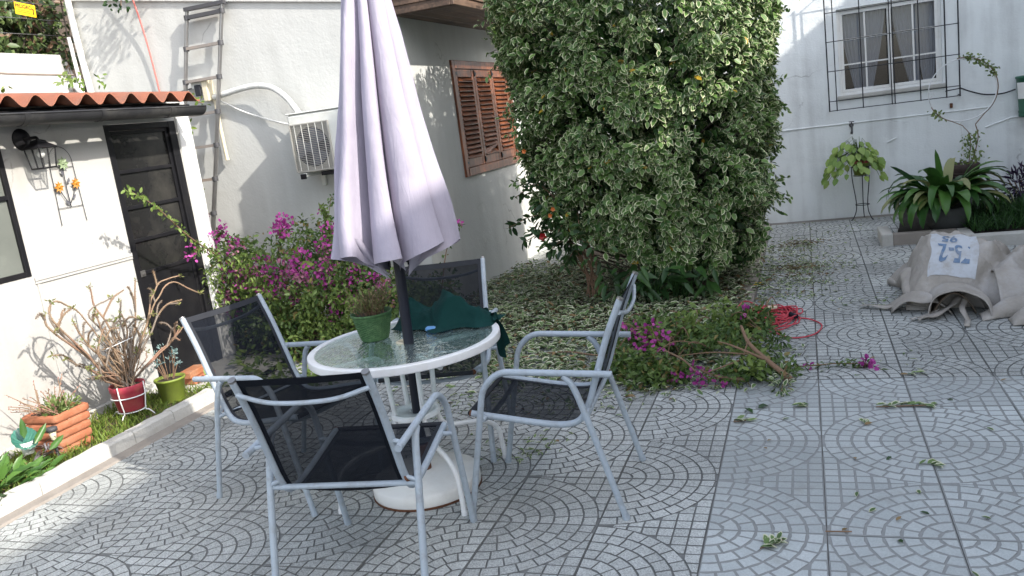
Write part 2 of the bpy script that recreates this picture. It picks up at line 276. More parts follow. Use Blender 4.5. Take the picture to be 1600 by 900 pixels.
M['tinyleaf'] = leafmat('tiny leaf', (.12, .15, .04), (.26, .26, .09), trans=.25)
M['bluesucc'] = leafmat('glaucous leaf', (.09, .16, .16), (.22, .31, .30), trans=.1)
M['greyleaf'] = leafmat('grey purple leaf', (.13, .12, .13), (.26, .24, .25), trans=.1)
M['vine'] = leafmat('vine leaf', (.08, .13, .03), (.26, .33, .12), trans=.3)
M['potplant'] = leafmat('needle leaf', (.09, .10, .035), (.22, .23, .09), trans=.2, dry=(.30, .22, .12), dryamt=.25)
# mesh sling fabric: woven, partly see-through
m, n, l, b = mat('mesh sling fabric'); M['sling'] = m
b.inputs['Base Color'].default_value = (.009, .011, .016, 1); b.inputs['Roughness'].default_value = .8; b.inputs['Specular IOR Level'].default_value = .08
t_ = n.new('ShaderNodeBsdfTransparent'); x_ = n.new('ShaderNodeMixShader')
tc_ = n.new('ShaderNodeTexCoord'); wv = n.new('ShaderNodeTexNoise'); wv.inputs['Scale'].default_value = 16; l.new(tc_.outputs['Object'], wv.inputs['Vector'])
mr_ = n.new('ShaderNodeMapRange'); mr_.inputs['To Min'].default_value = .90; mr_.inputs['To Max'].default_value = .80; l.new(wv.outputs['Fac'], mr_.inputs['Value'])
l.new(mr_.outputs[0], x_.inputs[0]); l.new(t_.outputs[0], x_.inputs[1]); l.new(b.outputs[0], x_.inputs[2]); l.new(x_.outputs[0], n['Material Output'].inputs['Surface'])
M['slingseam'] = pm('sling seam', (.014, .016, .022), .7, .2, 20)
# rippled table glass
m, n, l, b = mat('rippled glass'); M['tableglass'] = m
tc_ = n.new('ShaderNodeTexCoord'); mp_ = n.new('ShaderNodeMapping'); mp_.inputs['Scale'].default_value = (55, 24, 10); mp_.inputs['Rotation'].default_value = (0, 0, .35); l.new(tc_.outputs['Object'], mp_.inputs['Vector'])
ns_ = n.new('ShaderNodeTexNoise'); ns_.inputs['Scale'].default_value = 1; ns_.inputs['Detail'].default_value = 2; l.new(mp_.outputs[0], ns_.inputs['Vector'])
bp_ = n.new('ShaderNodeBump'); bp_.inputs['Strength'].default_value = 1.0; bp_.inputs['Distance'].default_value = .007; l.new(ns_.outputs['Fac'], bp_.inputs['Height'])
gl_ = n.new('ShaderNodeBsdfGlossy'); gl_.inputs['Roughness'].default_value = .06; gl_.inputs['Color'].default_value = (.92, 1, .98, 1); l.new(bp_.outputs[0], gl_.inputs['Normal'])
tr_ = n.new('ShaderNodeBsdfTransparent'); tr_.inputs['Color'].default_value = (.62, .78, .76, 1)
lw_ = n.new('ShaderNodeLayerWeight'); l.new(bp_.outputs[0], lw_.inputs['Normal']); pw_ = n.new('ShaderNodeMath'); pw_.operation = 'POWER'; pw_.inputs[1].default_value = 2.6; l.new(lw_.outputs['Facing'], pw_.inputs[0]); fr_ = n.new('ShaderNodeMath'); fr_.operation = 'MULTIPLY_ADD'; fr_.inputs[1].default_value = .95; fr_.inputs[2].default_value = .05; l.new(pw_.outputs[0], fr_.inputs[0])
df_ = n.new('ShaderNodeBsdfDiffuse'); df_.inputs['Color'].default_value = (.30, .40, .39, 1); l.new(bp_.outputs[0], df_.inputs['Normal'])
x0 = n.new('ShaderNodeMixShader'); x0.inputs[0].default_value = .30; l.new(tr_.outputs[0], x0.inputs[1]); l.new(df_.outputs[0], x0.inputs[2])
x_ = n.new('ShaderNodeMixShader'); l.new(fr_.outputs[0], x_.inputs[0]); l.new(x0.outputs[0], x_.inputs[1]); l.new(gl_.outputs[0], x_.inputs[2]); l.new(x_.outputs[0], n['Material Output'].inputs['Surface'])
# clear thin glass
def thin_glass(name, tint, haze=.1):
    m, n, l, b = mat(name)
    gl = n.new('ShaderNodeBsdfGlossy'); gl.inputs['Roughness'].default_value = .05
    tr = n.new('ShaderNodeBsdfTransparent'); tr.inputs['Color'].default_value = (*tint, 1)
    df = n.new('ShaderNodeBsdfDiffuse'); df.inputs['Color'].default_value = (.5, .5, .5, 1)
    a = n.new('ShaderNodeMixShader'); a.inputs[0].default_value = haze; l.new(tr.outputs[0], a.inputs[1]); l.new(df.outputs[0], a.inputs[2])
    lw = n.new('ShaderNodeLayerWeight'); pw = n.new('ShaderNodeMath'); pw.operation = 'POWER'; pw.inputs[1].default_value = 4; l.new(lw.outputs['Facing'], pw.inputs[0]); fr = n.new('ShaderNodeMath'); fr.operation = 'MULTIPLY_ADD'; fr.inputs[1].default_value = .8; fr.inputs[2].default_value = .05; l.new(pw.outputs[0], fr.inputs[0])
    x = n.new('ShaderNodeMixShader'); l.new(fr.outputs[0], x.inputs[0]); l.new(a.outputs[0], x.inputs[1]); l.new(gl.outputs[0], x.inputs[2]); l.new(x.outputs[0], n['Material Output'].inputs['Surface'])
    return m
M['clear'] = thin_glass('lantern glass', (.96, .96, .95), .06)
M['pane'] = thin_glass('window pane', (.52, .55, .58), .035)

# ------------------------------------------------------------------ mesh helpers
def rootloc(p):
    v = Vector((0, 0, 0))
    while p is not None: v += p.location; p = p.parent
    return v
def tag(o, label=None, cat=None, group=None, kind=None):
    if label: o['label'] = label
    if cat: o['category'] = cat
    if group: o['group'] = group
    if kind: o['kind'] = kind
    return o
def thing(name, label, cat, loc=(0, 0, 0), group=None):
    o = bpy.data.objects.new(name, None); o.empty_display_size = .1; COL.objects.link(o); o.location = loc
    return tag(o, label, cat, group)
class MB:
    def __init__(s): s.v = []; s.f = []; s.mi = []; s.sm = []; s.d = None
    def add(s, vs, fs, mi=0, smooth=False):
        k = len(s.v); s.v += [tuple(x) for x in vs]
        for f in fs: s.f.append([i+k for i in f]); s.mi.append(mi); s.sm.append(smooth)
        return s
    def box(s, x0, x1, y0, y1, z0, z1, mi=0, bev=0):
        b = min(bev, (x1-x0)/2.01, (y1-y0)/2.01, (z1-z0)/2.01)
        if b <= 0:
            s.add([(x, y, z) for z in (z0, z1) for y in (y0, y1) for x in (x0, x1)],
                  [(0, 2, 3, 1), (4, 5, 7, 6), (0, 1, 5, 4), (2, 6, 7, 3), (0, 4, 6, 2), (1, 3, 7, 5)], mi); return s
        vs = []; 
        for z, ins in ((z0, b), (z0+b, 0), (z1-b, 0), (z1, b)):
            i = ins
            ring = [(x0+b, y0+i), (x1-b, y0+i), (x1-i, y0+b), (x1-i, y1-b), (x1-b, y1-i), (x0+b, y1-i), (x0+i, y1-b), (x0+i, y0+b)]
            vs += [(x, y, z) for x, y in ring]
        fs = [tuple(range(7, -1, -1)), tuple(range(24, 32))]
        for r in range(3):
            for k in range(8): fs.append((r*8+k, r*8+(k+1) % 8, r*8+8+(k+1) % 8, r*8+8+k))
        return s.add(vs, fs, mi)
    def obox(s, c, ax, ay, az, hx, hy, hz, mi=0):
        c = Vector(c); ax = Vector(ax).normalized()*hx; ay = Vector(ay).normalized()*hy; az = Vector(az).normalized()*hz
        s.add([c+ax*x+ay*y+az*z for z in (-1, 1) for y in (-1, 1) for x in (-1, 1)],
              [(0, 2, 3, 1), (4, 5, 7, 6), (0, 1, 5, 4), (2, 6, 7, 3), (0, 4, 6, 2), (1, 3, 7, 5)], mi); return s
    def tube(s, pts, r, n=8, mi=0, cap=True, closed=False, flat=None):
        P = [Vector(p) for p in pts]; N = len(P); rs = r if hasattr(r, '__len__') else [r]*N
        T = []
        for i in range(N):
            a = P[(i-1) % N] if (closed or i > 0) else P[0]; c = P[(i+1) % N] if (closed or i < N-1) else P[-1]
            t = c-a; T.append(t.normalized() if t.length > 1e-9 else Vector((0, 0, 1)))
        u = T[0].orthogonal().normalized(); vs = []
        for i in range(N):
            u = (u - T[i]*u.dot(T[i]))
            u = u.normalized() if u.length > 1e-6 else T[i].orthogonal().normalized()
            w = T[i].cross(u)
            for k in range(n):
                a = 2*math.pi*k/n; vs.append(P[i] + (u*math.cos(a) + w*math.sin(a))*rs[i])
        fs = []
        for i in range(N if closed else N-1):
            j = (i+1) % N
            for k in range(n): fs.append((i*n+k, i*n+(k+1) % n, j*n+(k+1) % n, j*n+k))
        s.add(vs, fs, mi, True)
        if cap and not closed:
            s.add(vs[:n], [tuple(range(n-1, -1, -1))], mi); s.add(vs[-n:], [tuple(range(n))], mi)
        return s
    def lathe(s, prof, n=24, c=(0, 0, 0), mi=0, smooth=True, wob=None):
        vs = []; fs = []
        for r, z in prof:
            for k in range(n):
                a = 2*math.pi*k/n; vs.append((c[0]+r*math.cos(a), c[1]+r*math.sin(a), c[2]+z))
        for i in range(len(prof)-1):
            for k in range(n): fs.append((i*n+k, i*n+(k+1) % n, i*n+n+(k+1) % n, i*n+n+k))
        return s.add(vs, fs, mi, smooth)
    def grid(s, rows, mi=0, smooth=True, closed=False):
        n = len(rows[0]); vs = [p for r in rows for p in r]; fs = []
        for i in range(len(rows)-1):
            for k in range(n if closed else n-1):
                fs.append((i*n+k, i*n+(k+1) % n, i*n+n+(k+1) % n, i*n+n+k))
        return s.add(vs, fs, mi, smooth)
    def build(s, name, mats, parent=None, local=False, kind=None, link=True):
        off = Vector((0, 0, 0)) if (local or parent is None) else rootloc(parent)
        vs = s.v if off.length == 0 else [(x-off.x, y-off.y, z-off.z) for x, y, z in s.v]
        me = bpy.data.meshes.new(name); me.from_pydata(vs, [], s.f)
        mats = mats if isinstance(mats, (list, tuple)) else [mats]
        for m in mats: me.materials.append(m)
        me.polygons.foreach_set('material_index', s.mi); me.polygons.foreach_set('use_smooth', s.sm)
        if s.d is not None:
            at = me.attributes.new('leafdata', 'FLOAT_COLOR', 'POINT'); at.data.foreach_set('color', np.asarray(s.d, dtype=np.float32).ravel())
        me.update()
        o = bpy.data.objects.new(name, me); COL.objects.link(o)
        if parent is not None: o.parent = parent
        if kind: o['kind'] = kind
        return o
def inst(o, parent, loc=(0, 0, 0), rot=None):
    c = o.copy(); COL.objects.link(c); c.parent = parent; c.location = loc
    if rot is not None: c.rotation_euler = rot
    return c
def copy_tree(o, parent=None):
    c = o.copy(); COL.objects.link(c); c.parent = parent
    for ch in [x for x in bpy.data.objects if x.parent == o]: copy_tree(ch, c)
    return c
def fillet(pts, r, n=6):
    P = [Vector(p) for p in pts]; out = [P[0]]
    for i in range(1, len(P)-1):
        a, b, c = P[i-1], P[i], P[i+1]; da = (a-b); dc = (c-b)
        d = min(r, da.length*.49, dc.length*.49); p0 = b+da.normalized()*d; p1 = b+dc.normalized()*d
        for k in range(n+1):
            t = k/n; out.append(p0*(1-t)**2 + b*2*t*(1-t) + p1*t*t)
    out.append(P[-1]); return out
def spline(pts, n=6):
    P = [Vector(p) for p in pts]; P = [P[0]*2-P[1]] + P + [P[-1]*2-P[-2]]; out = []
    for i in range(1, len(P)-2):
        for k in range(n):
            t = k/n; a, b, c, d = P[i-1:i+3]
            out.append(.5*((2*b)+(c-a)*t+(2*a-5*b+4*c-d)*t*t+(3*b-a-3*c+d)*t**3))
    out.append(P[-2]); return out

# leaf templates: (x along, y across, z up), margin value
T_LEAF = (np.array([(0, 0, 0), (.28, .42, .05), (.68, .36, .03), (1, 0, -.12), (.68, -.36, .03), (.28, -.42, .05), (.5, 0, -.05)], float),
          np.array([.6, 1, 1, 1, 1, 1, 0]), [(0, 5, 6), (5, 4, 6), (4, 3, 6), (3, 2, 6), (2, 1, 6), (1, 0, 6)])
T_ROUND = (np.array([(0, 0, 0), (.22, .52, .06), (.72, .46, .05), (1, 0, -.08), (.72, -.46, .05), (.22, -.52, .06), (.5, 0, -.06)], float),
           np.array([.6, 1, 1, 1, 1, 1, 0]), T_LEAF[2])
T_BLADE = (np.array([(0, -.5, 0), (0, .5, 0), (.4, -.45, .06), (.4, .45, .06), (.75, -.3, .05), (.75, .3, .05), (1, 0, -.06)], float),
           np.array([1, 1, .5, .5, .5, .5, 1]), [(0, 2, 3, 1), (2, 4, 5, 3), (4, 6, 5)])
def leaf_mesh(name, P, D, Nn, S, W, mat, parent=None, tmpl=T_LEAF, kind=None, rnd=None):
    """one mesh of many leaves: base points P, length directions D, face normals Nn, lengths S, width/length ratio W"""
    P = np.asarray(P, float); n = len(P)
    D = np.asarray(D, float); D = D/np.maximum(np.linalg.norm(D, axis=1, keepdims=True), 1e-9)
    Nn = np.asarray(Nn, float); Nn = Nn - D*(Nn*D).sum(1, keepdims=True); ln = np.linalg.norm(Nn, axis=1, keepdims=True)
    Nn = np.where(ln > 1e-4, Nn/np.maximum(ln, 1e-9), np.cross(D, [0.31, .77, .55])); Nn /= np.maximum(np.linalg.norm(Nn, axis=1, keepdims=True), 1e-9)
    B = np.cross(Nn, D); S = np.broadcast_to(np.asarray(S, float), (n,)); W = np.broadcast_to(np.asarray(W, float), (n,))
    tv, te, tf = tmpl; k = len(tv)
    curl = RNG.uniform(.3, 1.8, n)
    V = (P[:, None, :] + S[:, None, None]*(tv[None, :, 0:1]*D[:, None, :] + (tv[None, :, 1:2]*W[:, None, None])*B[:, None, :] + (tv[None, :, 2:3]*curl[:, None, None])*Nn[:, None, :])).reshape(-1, 3)
    if parent is not None: V = V - np.array(rootloc(parent))
    me = bpy.data.meshes.new(name)
    sizes = np.array([len(f) for f in tf]); flat = np.concatenate([np.array(f) for f in tf])
    loops = (flat[None, :] + (np.arange(n)*k)[:, None]).ravel(); tot = np.tile(sizes, n); st = np.concatenate([[0], np.cumsum(tot)[:-1]])
    me.vertices.add(n*k); me.vertices.foreach_set('co', V.ravel().astype(np.float32))
    me.loops.add(len(loops)); me.loops.foreach_set('vertex_index', loops.astype(np.int32))
    me.polygons.add(len(tot)); me.polygons.foreach_set('loop_start', st.astype(np.int32)); me.polygons.foreach_set('loop_total', tot.astype(np.int32))
    me.polygons.foreach_set('use_smooth', np.ones(len(tot), bool))
    r1 = RNG.random(n) if rnd is None else rnd; r2 = RNG.random(n)
    cd = np.ones((n, k, 4), np.float32); cd[:, :, 0] = te[None, :]; cd[:, :, 1] = r1[:, None]; cd[:, :, 2] = r2[:, None]
    at = me.attributes.new('leafdata', 'FLOAT_COLOR', 'POINT'); at.data.foreach_set('color', cd.ravel())
    me.materials.append(mat); me.update(calc_edges=True)
    o = bpy.data.objects.new(name, me); COL.objects.link(o)
    if parent is not None: o.parent = parent
    if kind: o['kind'] = kind
    return o
def rdir(n): 
    v = RNG.normal(size=(n, 3)); return v/np.linalg.norm(v, axis=1, keepdims=True)
def bunch(centres, radii, per, flat=1.0):
    """points scattered in blobs; returns points and outward directions"""
    P = []; O = []
    for c, r in zip(centres, radii):
        k = max(1, int(per*r*r)); d = rdir(k); q = RNG.random(k)**.33
        d[:, 2] *= flat
        P.append(np.array(c)+d*(q*r)[:, None]); O.append(d)
    return np.concatenate(P), np.concatenate(O)
def text_mesh(body, size, bold=0.0):
    cu = bpy.data.curves.new('text', 'FONT'); cu.body = body; cu.size = size; cu.align_x = 'CENTER'; cu.align_y = 'CENTER'; cu.offset = bold
    o = bpy.data.objects.new('text', cu); COL.objects.link(o)
    dg = bpy.context.evaluated_depsgraph_get(); me = o.evaluated_get(dg).to_mesh()
    v = [tuple(x.co) for x in me.vertices]; f = [tuple(p.vertices) for p in me.polygons]
    o.evaluated_get(dg).to_mesh_clear(); bpy.data.objects.remove(o); bpy.data.curves.remove(cu)
    return v, f
# ================================================================== GROUND AND PAVING
T = 0.43
g = MB(); g.add([(-60, -60, -.06), (60, -60, -.06), (60, 60, -.06), (-60, 60, -.06)], [(0, 1, 2, 3)])
g.build('ground', M['soil'], kind='structure')
pav = MB(); pav.box(-3.47, 3.62, -7.0, 7.1, -.055, -.0115)
pav = pav.build('pavement', M['bedmortar'], kind='structure')

def tile_mesh(name, seed, g, depth, bevel, mats, jit):
    """one cement paving tile: quarter-circle fan of setts round one corner, small square setts in the far corner"""
    rs = random.Random(seed); mb = MB(); data = []
    e = .0014
    def quadfan(poly, top_mi):
        n = len(poly); cx = sum(p[0] for p in poly)/n; cy = sum(p[1] for p in poly)/n
        # shrink by the joint width, then bevel in
        def inset(d):
            out = []
            for x, y in poly:
                dx, dy = cx-x, cy-y; L = math.hypot(dx, dy); out.append((x+dx/L*d*1.35, y+dy/L*d*1.35))
            return out
        a = inset(g); b = inset(g+bevel); h = -depth; z = rs.uniform(-.0008, 0.0004)
        val = rs.random(); k0 = len(mb.v)
        mb.add([(x, y, h) for x, y in a]+[(x, y, z) for x, y in b],
               [tuple(range(n, 2*n))], top_mi)
        mb.f += [[k0+i, k0+(i+1) % n, k0+n+(i+1) % n, k0+n+i] for i in range(n)]; mb.mi += [0]*n; mb.sm += [False]*n     # grimy joint sides
        data.extend([(1, val, rs.random(), 1)]*(2*n))
    mb.add([(e, e, -depth), (T-e, e, -depth), (T-e, T-e, -depth), (e, T-e, -depth), (e, e, -.0116), (T-e, e, -.0116), (T-e, T-e, -.0116), (e, T-e, -.0116)],
           [(0, 1, 2, 3), (0, 4, 5, 1), (1, 5, 6, 2), (2, 6, 7, 3), (3, 7, 4, 0)], 0); data += [(0, .5, .5, 1)]*8
    ring = .0605; nr = 7; rmax = ring*nr - .0
    def cl(p): return (min(max(p[0], e), T-e), min(max(p[1], e), T-e))
    for i in range(nr):
        r0, r1 = i*ring, (i+1)*ring
        if i == 0:
            poly = [(e, e)]+[cl((r1*math.cos(a), r1*math.sin(a))) for a in (0, R(45), R(90))]; quadfan(poly, 1); continue
        k = max(2, round((r0+r1)/2*math.pi/2/.066)); off = rs.uniform(-.12, .12)
        cuts = [0]+[max(.02, min(.98, (j+off+rs.uniform(-jit, jit))/k)) for j in range(1, k)]+[1]
        for j in range(k):
            a0, a1 = cuts[j]*math.pi/2, cuts[j+1]*math.pi/2; am = (a0+a1)/2
            quadfan([cl((r0*math.cos(a0), r0*math.sin(a0))), cl((r1*math.cos(a0), r1*math.sin(a0))), cl((r1*math.cos(am), r1*math.sin(am))),
                     cl((r1*math.cos(a1), r1*math.sin(a1))), cl((r0*math.cos(a1), r0*math.sin(a1))), cl((r0*math.cos(am), r0*math.sin(am)))], 1)
    step = T/7.0
    for iy in range(7):
        for ix in range(7):
            x0, y0 = ix*step, iy*step; c = (x0+step/2, y0+step/2); L = math.hypot(*c)
            if math.hypot(x0+step, y0+step) < rmax+.012: continue
            nx, ny = c[0]/L, c[1]/L; poly = [(x0, y0), (x0+step, y0), (x0+step, y0+step), (x0, y0+step)]; out = []
            for q in range(4):
                p, p2 = poly[q], poly[(q+1) % 4]; d, d2 = p[0]*nx+p[1]*ny-rmax, p2[0]*nx+p2[1]*ny-rmax
                if d >= 0: out.append(p)
                if (d >= 0) != (d2 >= 0): t = d/(d-d2); out.append((p[0]+(p2[0]-p[0])*t, p[1]+(p2[1]-p[1])*t))
            if len(out) < 3: continue
            ar = abs(sum(out[q][0]*out[(q+1) % len(out)][1]-out[(q+1) % len(out)][0]*out[q][1] for q in range(len(out))))/2
            if ar < .0006: continue
            quadfan([cl(p) for p in out], 1)
    mb.v = [(x-T/2, y-T/2, z) for x, y, z in mb.v]; mb.d = data
    o = mb.build(name, mats); me = o.data; bpy.data.objects.remove(o); return me
crisp = [tile_mesh('paving_tile', 10+i, .0024, .0055, .0013, [M['joint'], M['sett']], .10) for i in range(7)]
worn = [tile_mesh('worn_paving_tile', 20+i, .0036, .0026, .0018, [M['dustjoint'], M['wornsett']], .08) for i in range(5)]
tr = random.Random(5)
BED = (-2.15, -.15, 2.35, 6.2)
ntile = 0
for u in range(-8, 8):
    for v in range(-6, 17):
        x0, y0 = u*T, v*T
        if y0+T > 7.2 or x0 > 3.3: continue
        if x0+T < -2.6 and y0 > 1.75: continue
        if x0+.02 > BED[0] and x0+T < BED[1]+.2 and y0+.1 > BED[2] and y0+T < BED[3]: continue
        ok = False
        for q in ((0, 0), (T, 0), (0, T), (T, T), (T/2, T/2)):
            p = project((x0+q[0], y0+q[1], 0))
            if p and -230 < p[0] < 1830 and -60 < p[1] < 1010: ok = True
        if not ok: continue
        if u >= 0:
            w = v < 3; cx, cy = (0 if u % 2 == 0 else 1), (0 if v % 2 else 1)      # full circles round every second crossing
            if not w and tr.random() < .3: cx = 1-cx
        else:
            w = False; cx = 0; cy = 0 if (v+u) % 2 else 1
            if tr.random() < .08: cx = 1
        rot = {(0, 0): 0, (1, 0): 90, (1, 1): 180, (0, 1): 270}[(cx, cy)]
        o = bpy.data.objects.new('paving_tile', tr.choice(worn if w else crisp)); COL.objects.link(o)
        o.parent = pav; o.location = (x0+T/2, y0+T/2, tr.uniform(-.0016, .0012)); o.rotation_euler = (R(tr.uniform(-.2, .2)), R(tr.uniform(-.2, .2)), R(rot)); ntile += 1
print('tiles', ntile)

# soil under the hedge, its brown border strip, soil under the bougainvillea, raised grass bed beside the shed
b_ = MB(); NX, NY = 24, 40
b_.grid([[(BED[0]+(BED[1]-BED[0])*i/NX, BED[2]+(BED[3]-BED[2])*j/NY, .004+.03*abs(mnoise.noise((i*.35, j*.35, 1.2)))) for i in range(NX+1)] for j in range(NY+1)])
b_.build('hedge_bed', M['soil'], kind='structure')
b_ = MB(); 
for j in range(13): b_.box(-.152, -.012, 1.75+j*.41, 2.152+j*.41, -.011, .003+.002*(j % 3), 0, .004)
b_.build('bed_border', M['greyconcrete'], kind='structure')
b_ = MB(); b_.grid([[(-4.4+(2.0)*i/16, 1.98+(1.25)*j/12, .005+.05*abs(mnoise.noise((i*.5, j*.5, 4.2)))) for i in range(17)] for j in range(13)])
b_.build('bush_bed', M['soil'], kind='structure')
b_ = MB(); b_.grid([[(-4.2+.66*i/8, -1.6+2.75*j/26, .045+.025*mnoise.noise((i*.5, j*.5, 7.2))) for i in range(9)] for j in range(27)])
b_.build('grass_bed', M['soil'], kind='structure')
b_ = MB(); b_.grid([[(-4.25+.79*i/8, 1.15+.95*j/10, .03+.012*mnoise.noise((i*.6, j*.6, 2.2))) for i in range(9)] for j in range(11)])
b_.build('door_step', M['concrete'], kind='structure')

# white limed kerb with a grey mortar skirt
kerb = thing('garden_kerb', 'long white limed concrete kerb edging the grass bed beside the shed', 'kerb', (-3.45, 0, 0))
def kerb_stone(y0, y1, sd):
    rr = random.Random(sd); mb = MB(); rows = []; n = 14
    for j in range(n+1):
        y = y0+.002+(y1-y0-.004)*j/n; w = lambda a: a*mnoise.noise((y*7, a*900, sd))
        prof = [(-3.462+w(.004), -.01), (-3.464+w(.006), .045), (-3.467+w(.006), .078+w(.006)), (-3.480+w(.006), .091+w(.006)), (-3.535+w(.008), .093+w(.009)), (-3.552+w(.008), .078), (-3.556, .0)]
        rows.append([(x, y, z) for x, z in prof])
    mb.grid(rows, 0, False); mb.add(rows[0], [tuple(range(6, -1, -1))]); mb.add(rows[-1], [tuple(range(7))])
    return mb.build('kerb_stone', M['concrete'], kerb)
for j, (y0, y1) in enumerate(((-1.7, -.95), (-.95, -.36), (-.36, .32), (.32, .66), (.66, 1.08))): kerb_stone(y0, y1, j+1)
mb = MB(); rows = []
for j in range(40):
    y = -1.7+2.78*j/39; w = .006*mnoise.noise((y*5, 3, 1))
    rows.append([(-3.461, y, .012), (-3.385+w, y, .010), (-3.372+w, y, -.011)])
mb.grid(rows, 0, False); mb.build('mortar_skirt', M['greyconcrete'], kerb)

# ================================================================== HOUSE (grey-white gable wall, side wall with shutters, wooden eave)
GY, WX = 3.2, -2.7
house = thing('house', 'grey white rendered house with wooden eave, sloped gable top and shuttered window', 'house', (-4.4, 5.1, 0))
def gtop(x): return 2.79-.17*(x+3.255)
mb = MB(); n = 24
rows = []
xs = [-6.07+(-2.7+6.07)*i/n for i in range(n+1)]
mb.add([(-6.07, GY, -.05), (WX, GY, -.05), (WX, GY, gtop(WX)), (-6.07, GY, gtop(-6.07)), (-6.07, 7.04, -.05), (-6.07, 7.04, gtop(-6.07))], [(0, 1, 2, 3), (4, 0, 3, 5)])
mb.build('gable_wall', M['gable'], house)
# side wall with an opening for the shutters
OY0, OY1, OZ0, OZ1 = 4.235, 5.915, 1.135, 2.245
mb = MB()
for y0, y1, z0, z1 in ((GY, OY0, -.05, 2.60), (OY1, 7.1, -.05, 2.60), (OY0, OY1, -.05, OZ0), (OY0, OY1, OZ1, 2.60)):
    mb.add([(WX, y0, z0), (WX, y1, z0), (WX, y1, z1), (WX, y0, z1)], [(0, 1, 2, 3)])
for a, b2 in (((OY0, OZ0), (OY1, OZ0)), ((OY1, OZ0), (OY1, OZ1)), ((OY1, OZ1), (OY0, OZ1)), ((OY0, OZ1), (OY0, OZ0))):
    mb.add([(WX, *a), (WX, *b2), (WX-.14, *b2), (WX-.14, *a)], [(0, 1, 2, 3)])
mb.add([(WX-.14, OY0, OZ0), (WX-.14, OY1, OZ0), (WX-.14, OY1, OZ1), (WX-.14, OY0, OZ1)], [(0, 1, 2, 3)])
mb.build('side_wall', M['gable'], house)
# roof slab with pale verge strip
mb = MB()
mb.add([(-6.3, 3.17, gtop(-6.3)+.02), (-2.05, 3.17, gtop(-2.05)+.16), (-2.05, 7.6, gtop(-2.05)+.16), (-6.3, 7.6, gtop(-6.3)+.02),
        (-6.3, 3.17, gtop(-6.3)+.12), (-2.05, 3.17, gtop(-2.05)+.24), (-2.05, 7.6, gtop(-2.05)+.24), (-6.3, 7.6, gtop(-6.3)+.12)],
       [(0, 1, 2, 3), (7, 6, 5, 4), (0, 4, 5, 1), (1, 5, 6, 2), (2, 6, 7, 3), (3, 7, 4, 0)])
mb.build('roof', M['rooftile'], house)
mb = MB(); mb.obox((-4.385, GY-.014, gtop(-4.385)+.035), (1, 0, -.17), (0, 1, 0), (.17, 0, 1), 1.72, .012, .035)
mb.build('verge_strip', M['gable'], house)
# eave: soffit planks, moulded fascia boards
eave = MB(); eave.box(WX+.001, -2.165, GY-.03, 7.08, 2.640, 2.665); eave = eave.build('eave', M['soffit'], house)
for i in range(4):
    mb = MB(); x0 = WX+.003+i*.133; mb.box(x0+.002, x0+.131, GY-.028, 7.07, 2.578+.0015*(i % 2), 2.60, 0, .004); mb.build('soffit_plank', M['soffit'], eave)
mb = MB()
mb.box(-2.165, -2.135, GY-.075, 7.08, 2.580, 2.76, 0, .004); mb.box(-2.134, -2.120, GY-.09, 7.08, 2.645, 2.77, 0, .003); mb.box(-2.119, -2.105, GY-.105, 7.08, 2.70, 2.78, 0, .003)
mb.box(WX-.02, -2.166, GY-.075, GY-.045, 2.580, 2.76, 0, .004); mb.box(WX-.02, -2.135, GY-.09, GY-.076, 2.645, 2.77, 0, .003); mb.box(WX-.02, -2.12, GY-.105, GY-.091, 2.70, 2.78, 0, .003)
mb.build('fascia_board', M['soffit'], house)
# shutters
sw = MB()
for y0, y1, z0, z1 in ((OY0-.005, OY0+.065, OZ0-.005, OZ1+.005), (OY1-.065, OY1+.005, OZ0-.005, OZ1+.005)):
    sw.box(WX-.06, WX+.022, y0, y1, z0, z1, 0, .005)
sw.box(WX-.06, WX+.021, OY0+.066, OY1-.066, OZ1-.075, OZ1+.004, 0, .005); sw.box(WX-.06, WX+.026, OY0+.066, OY1-.066, OZ0-.004, OZ0+.075, 0, .005)
sw.build('shutter_frame', M['shutter'], house)
nl = 3; ly0, ly1 = OY0+.067, OY1-.067; lw = (ly1-ly0)/nl; z0, z1 = OZ0+.077, OZ1-.077
sm = None
for k in range(nl):
    a, b2 = ly0+k*lw+.004, ly0+(k+1)*lw-.004; mb = MB(); st = .062
    mb.box(WX-.028, WX+.006, a, a+st, z0, z1, 0, .004); mb.box(WX-.028, WX+.006, b2-st, b2, z0, z1, 0, .004)
    mb.box(WX-.028, WX+.005, a+st+.0005, b2-st-.0005, z1-.075, z1, 0, .004); mb.box(WX-.028, WX+.005, a+st+.0005, b2-st-.0005, z0, z0+.085, 0, .004)
    sh = mb.build('shutter', M['shutter'], house); nsl = 17; sp = (z1-z0-.16)/nsl
    for j in range(nsl):
        zc = z0+.085+sp*(j+.5)
        if sm is None:
            q = MB(); q.obox((0, 0, 0), (1, 0, -1.05), (0, 1, 0), (1.05, 0, 1), .030, (lw-.008)/2-st-.001, .0055); so_ = q.build('slat', M['slat'], sh, local=True); sm = so_; o = so_
        else: o = inst(sm, sh)
        o.location = Vector((WX-.008, (a+b2)/2, zc))-rootloc(sh)
        o.rotation_euler = (0, R(random.uniform(-4, 4)), R(random.uniform(-.4, .4)))
        if k == 1 and j == 1: o.rotation_euler = (R(14), R(10), 0)
    for zz in (z1-.04, z0+.05):
        h = MB(); h.box(WX+.0055, WX+.014, a+.004, a+.05, zz-.012, zz+.012, 0, .002); h.tube([(WX+.012, a+.002, zz-.03), (WX+.012, a+.002, zz+.03)], .007, 6); h.build('hinge', M['ironblack'], sh)

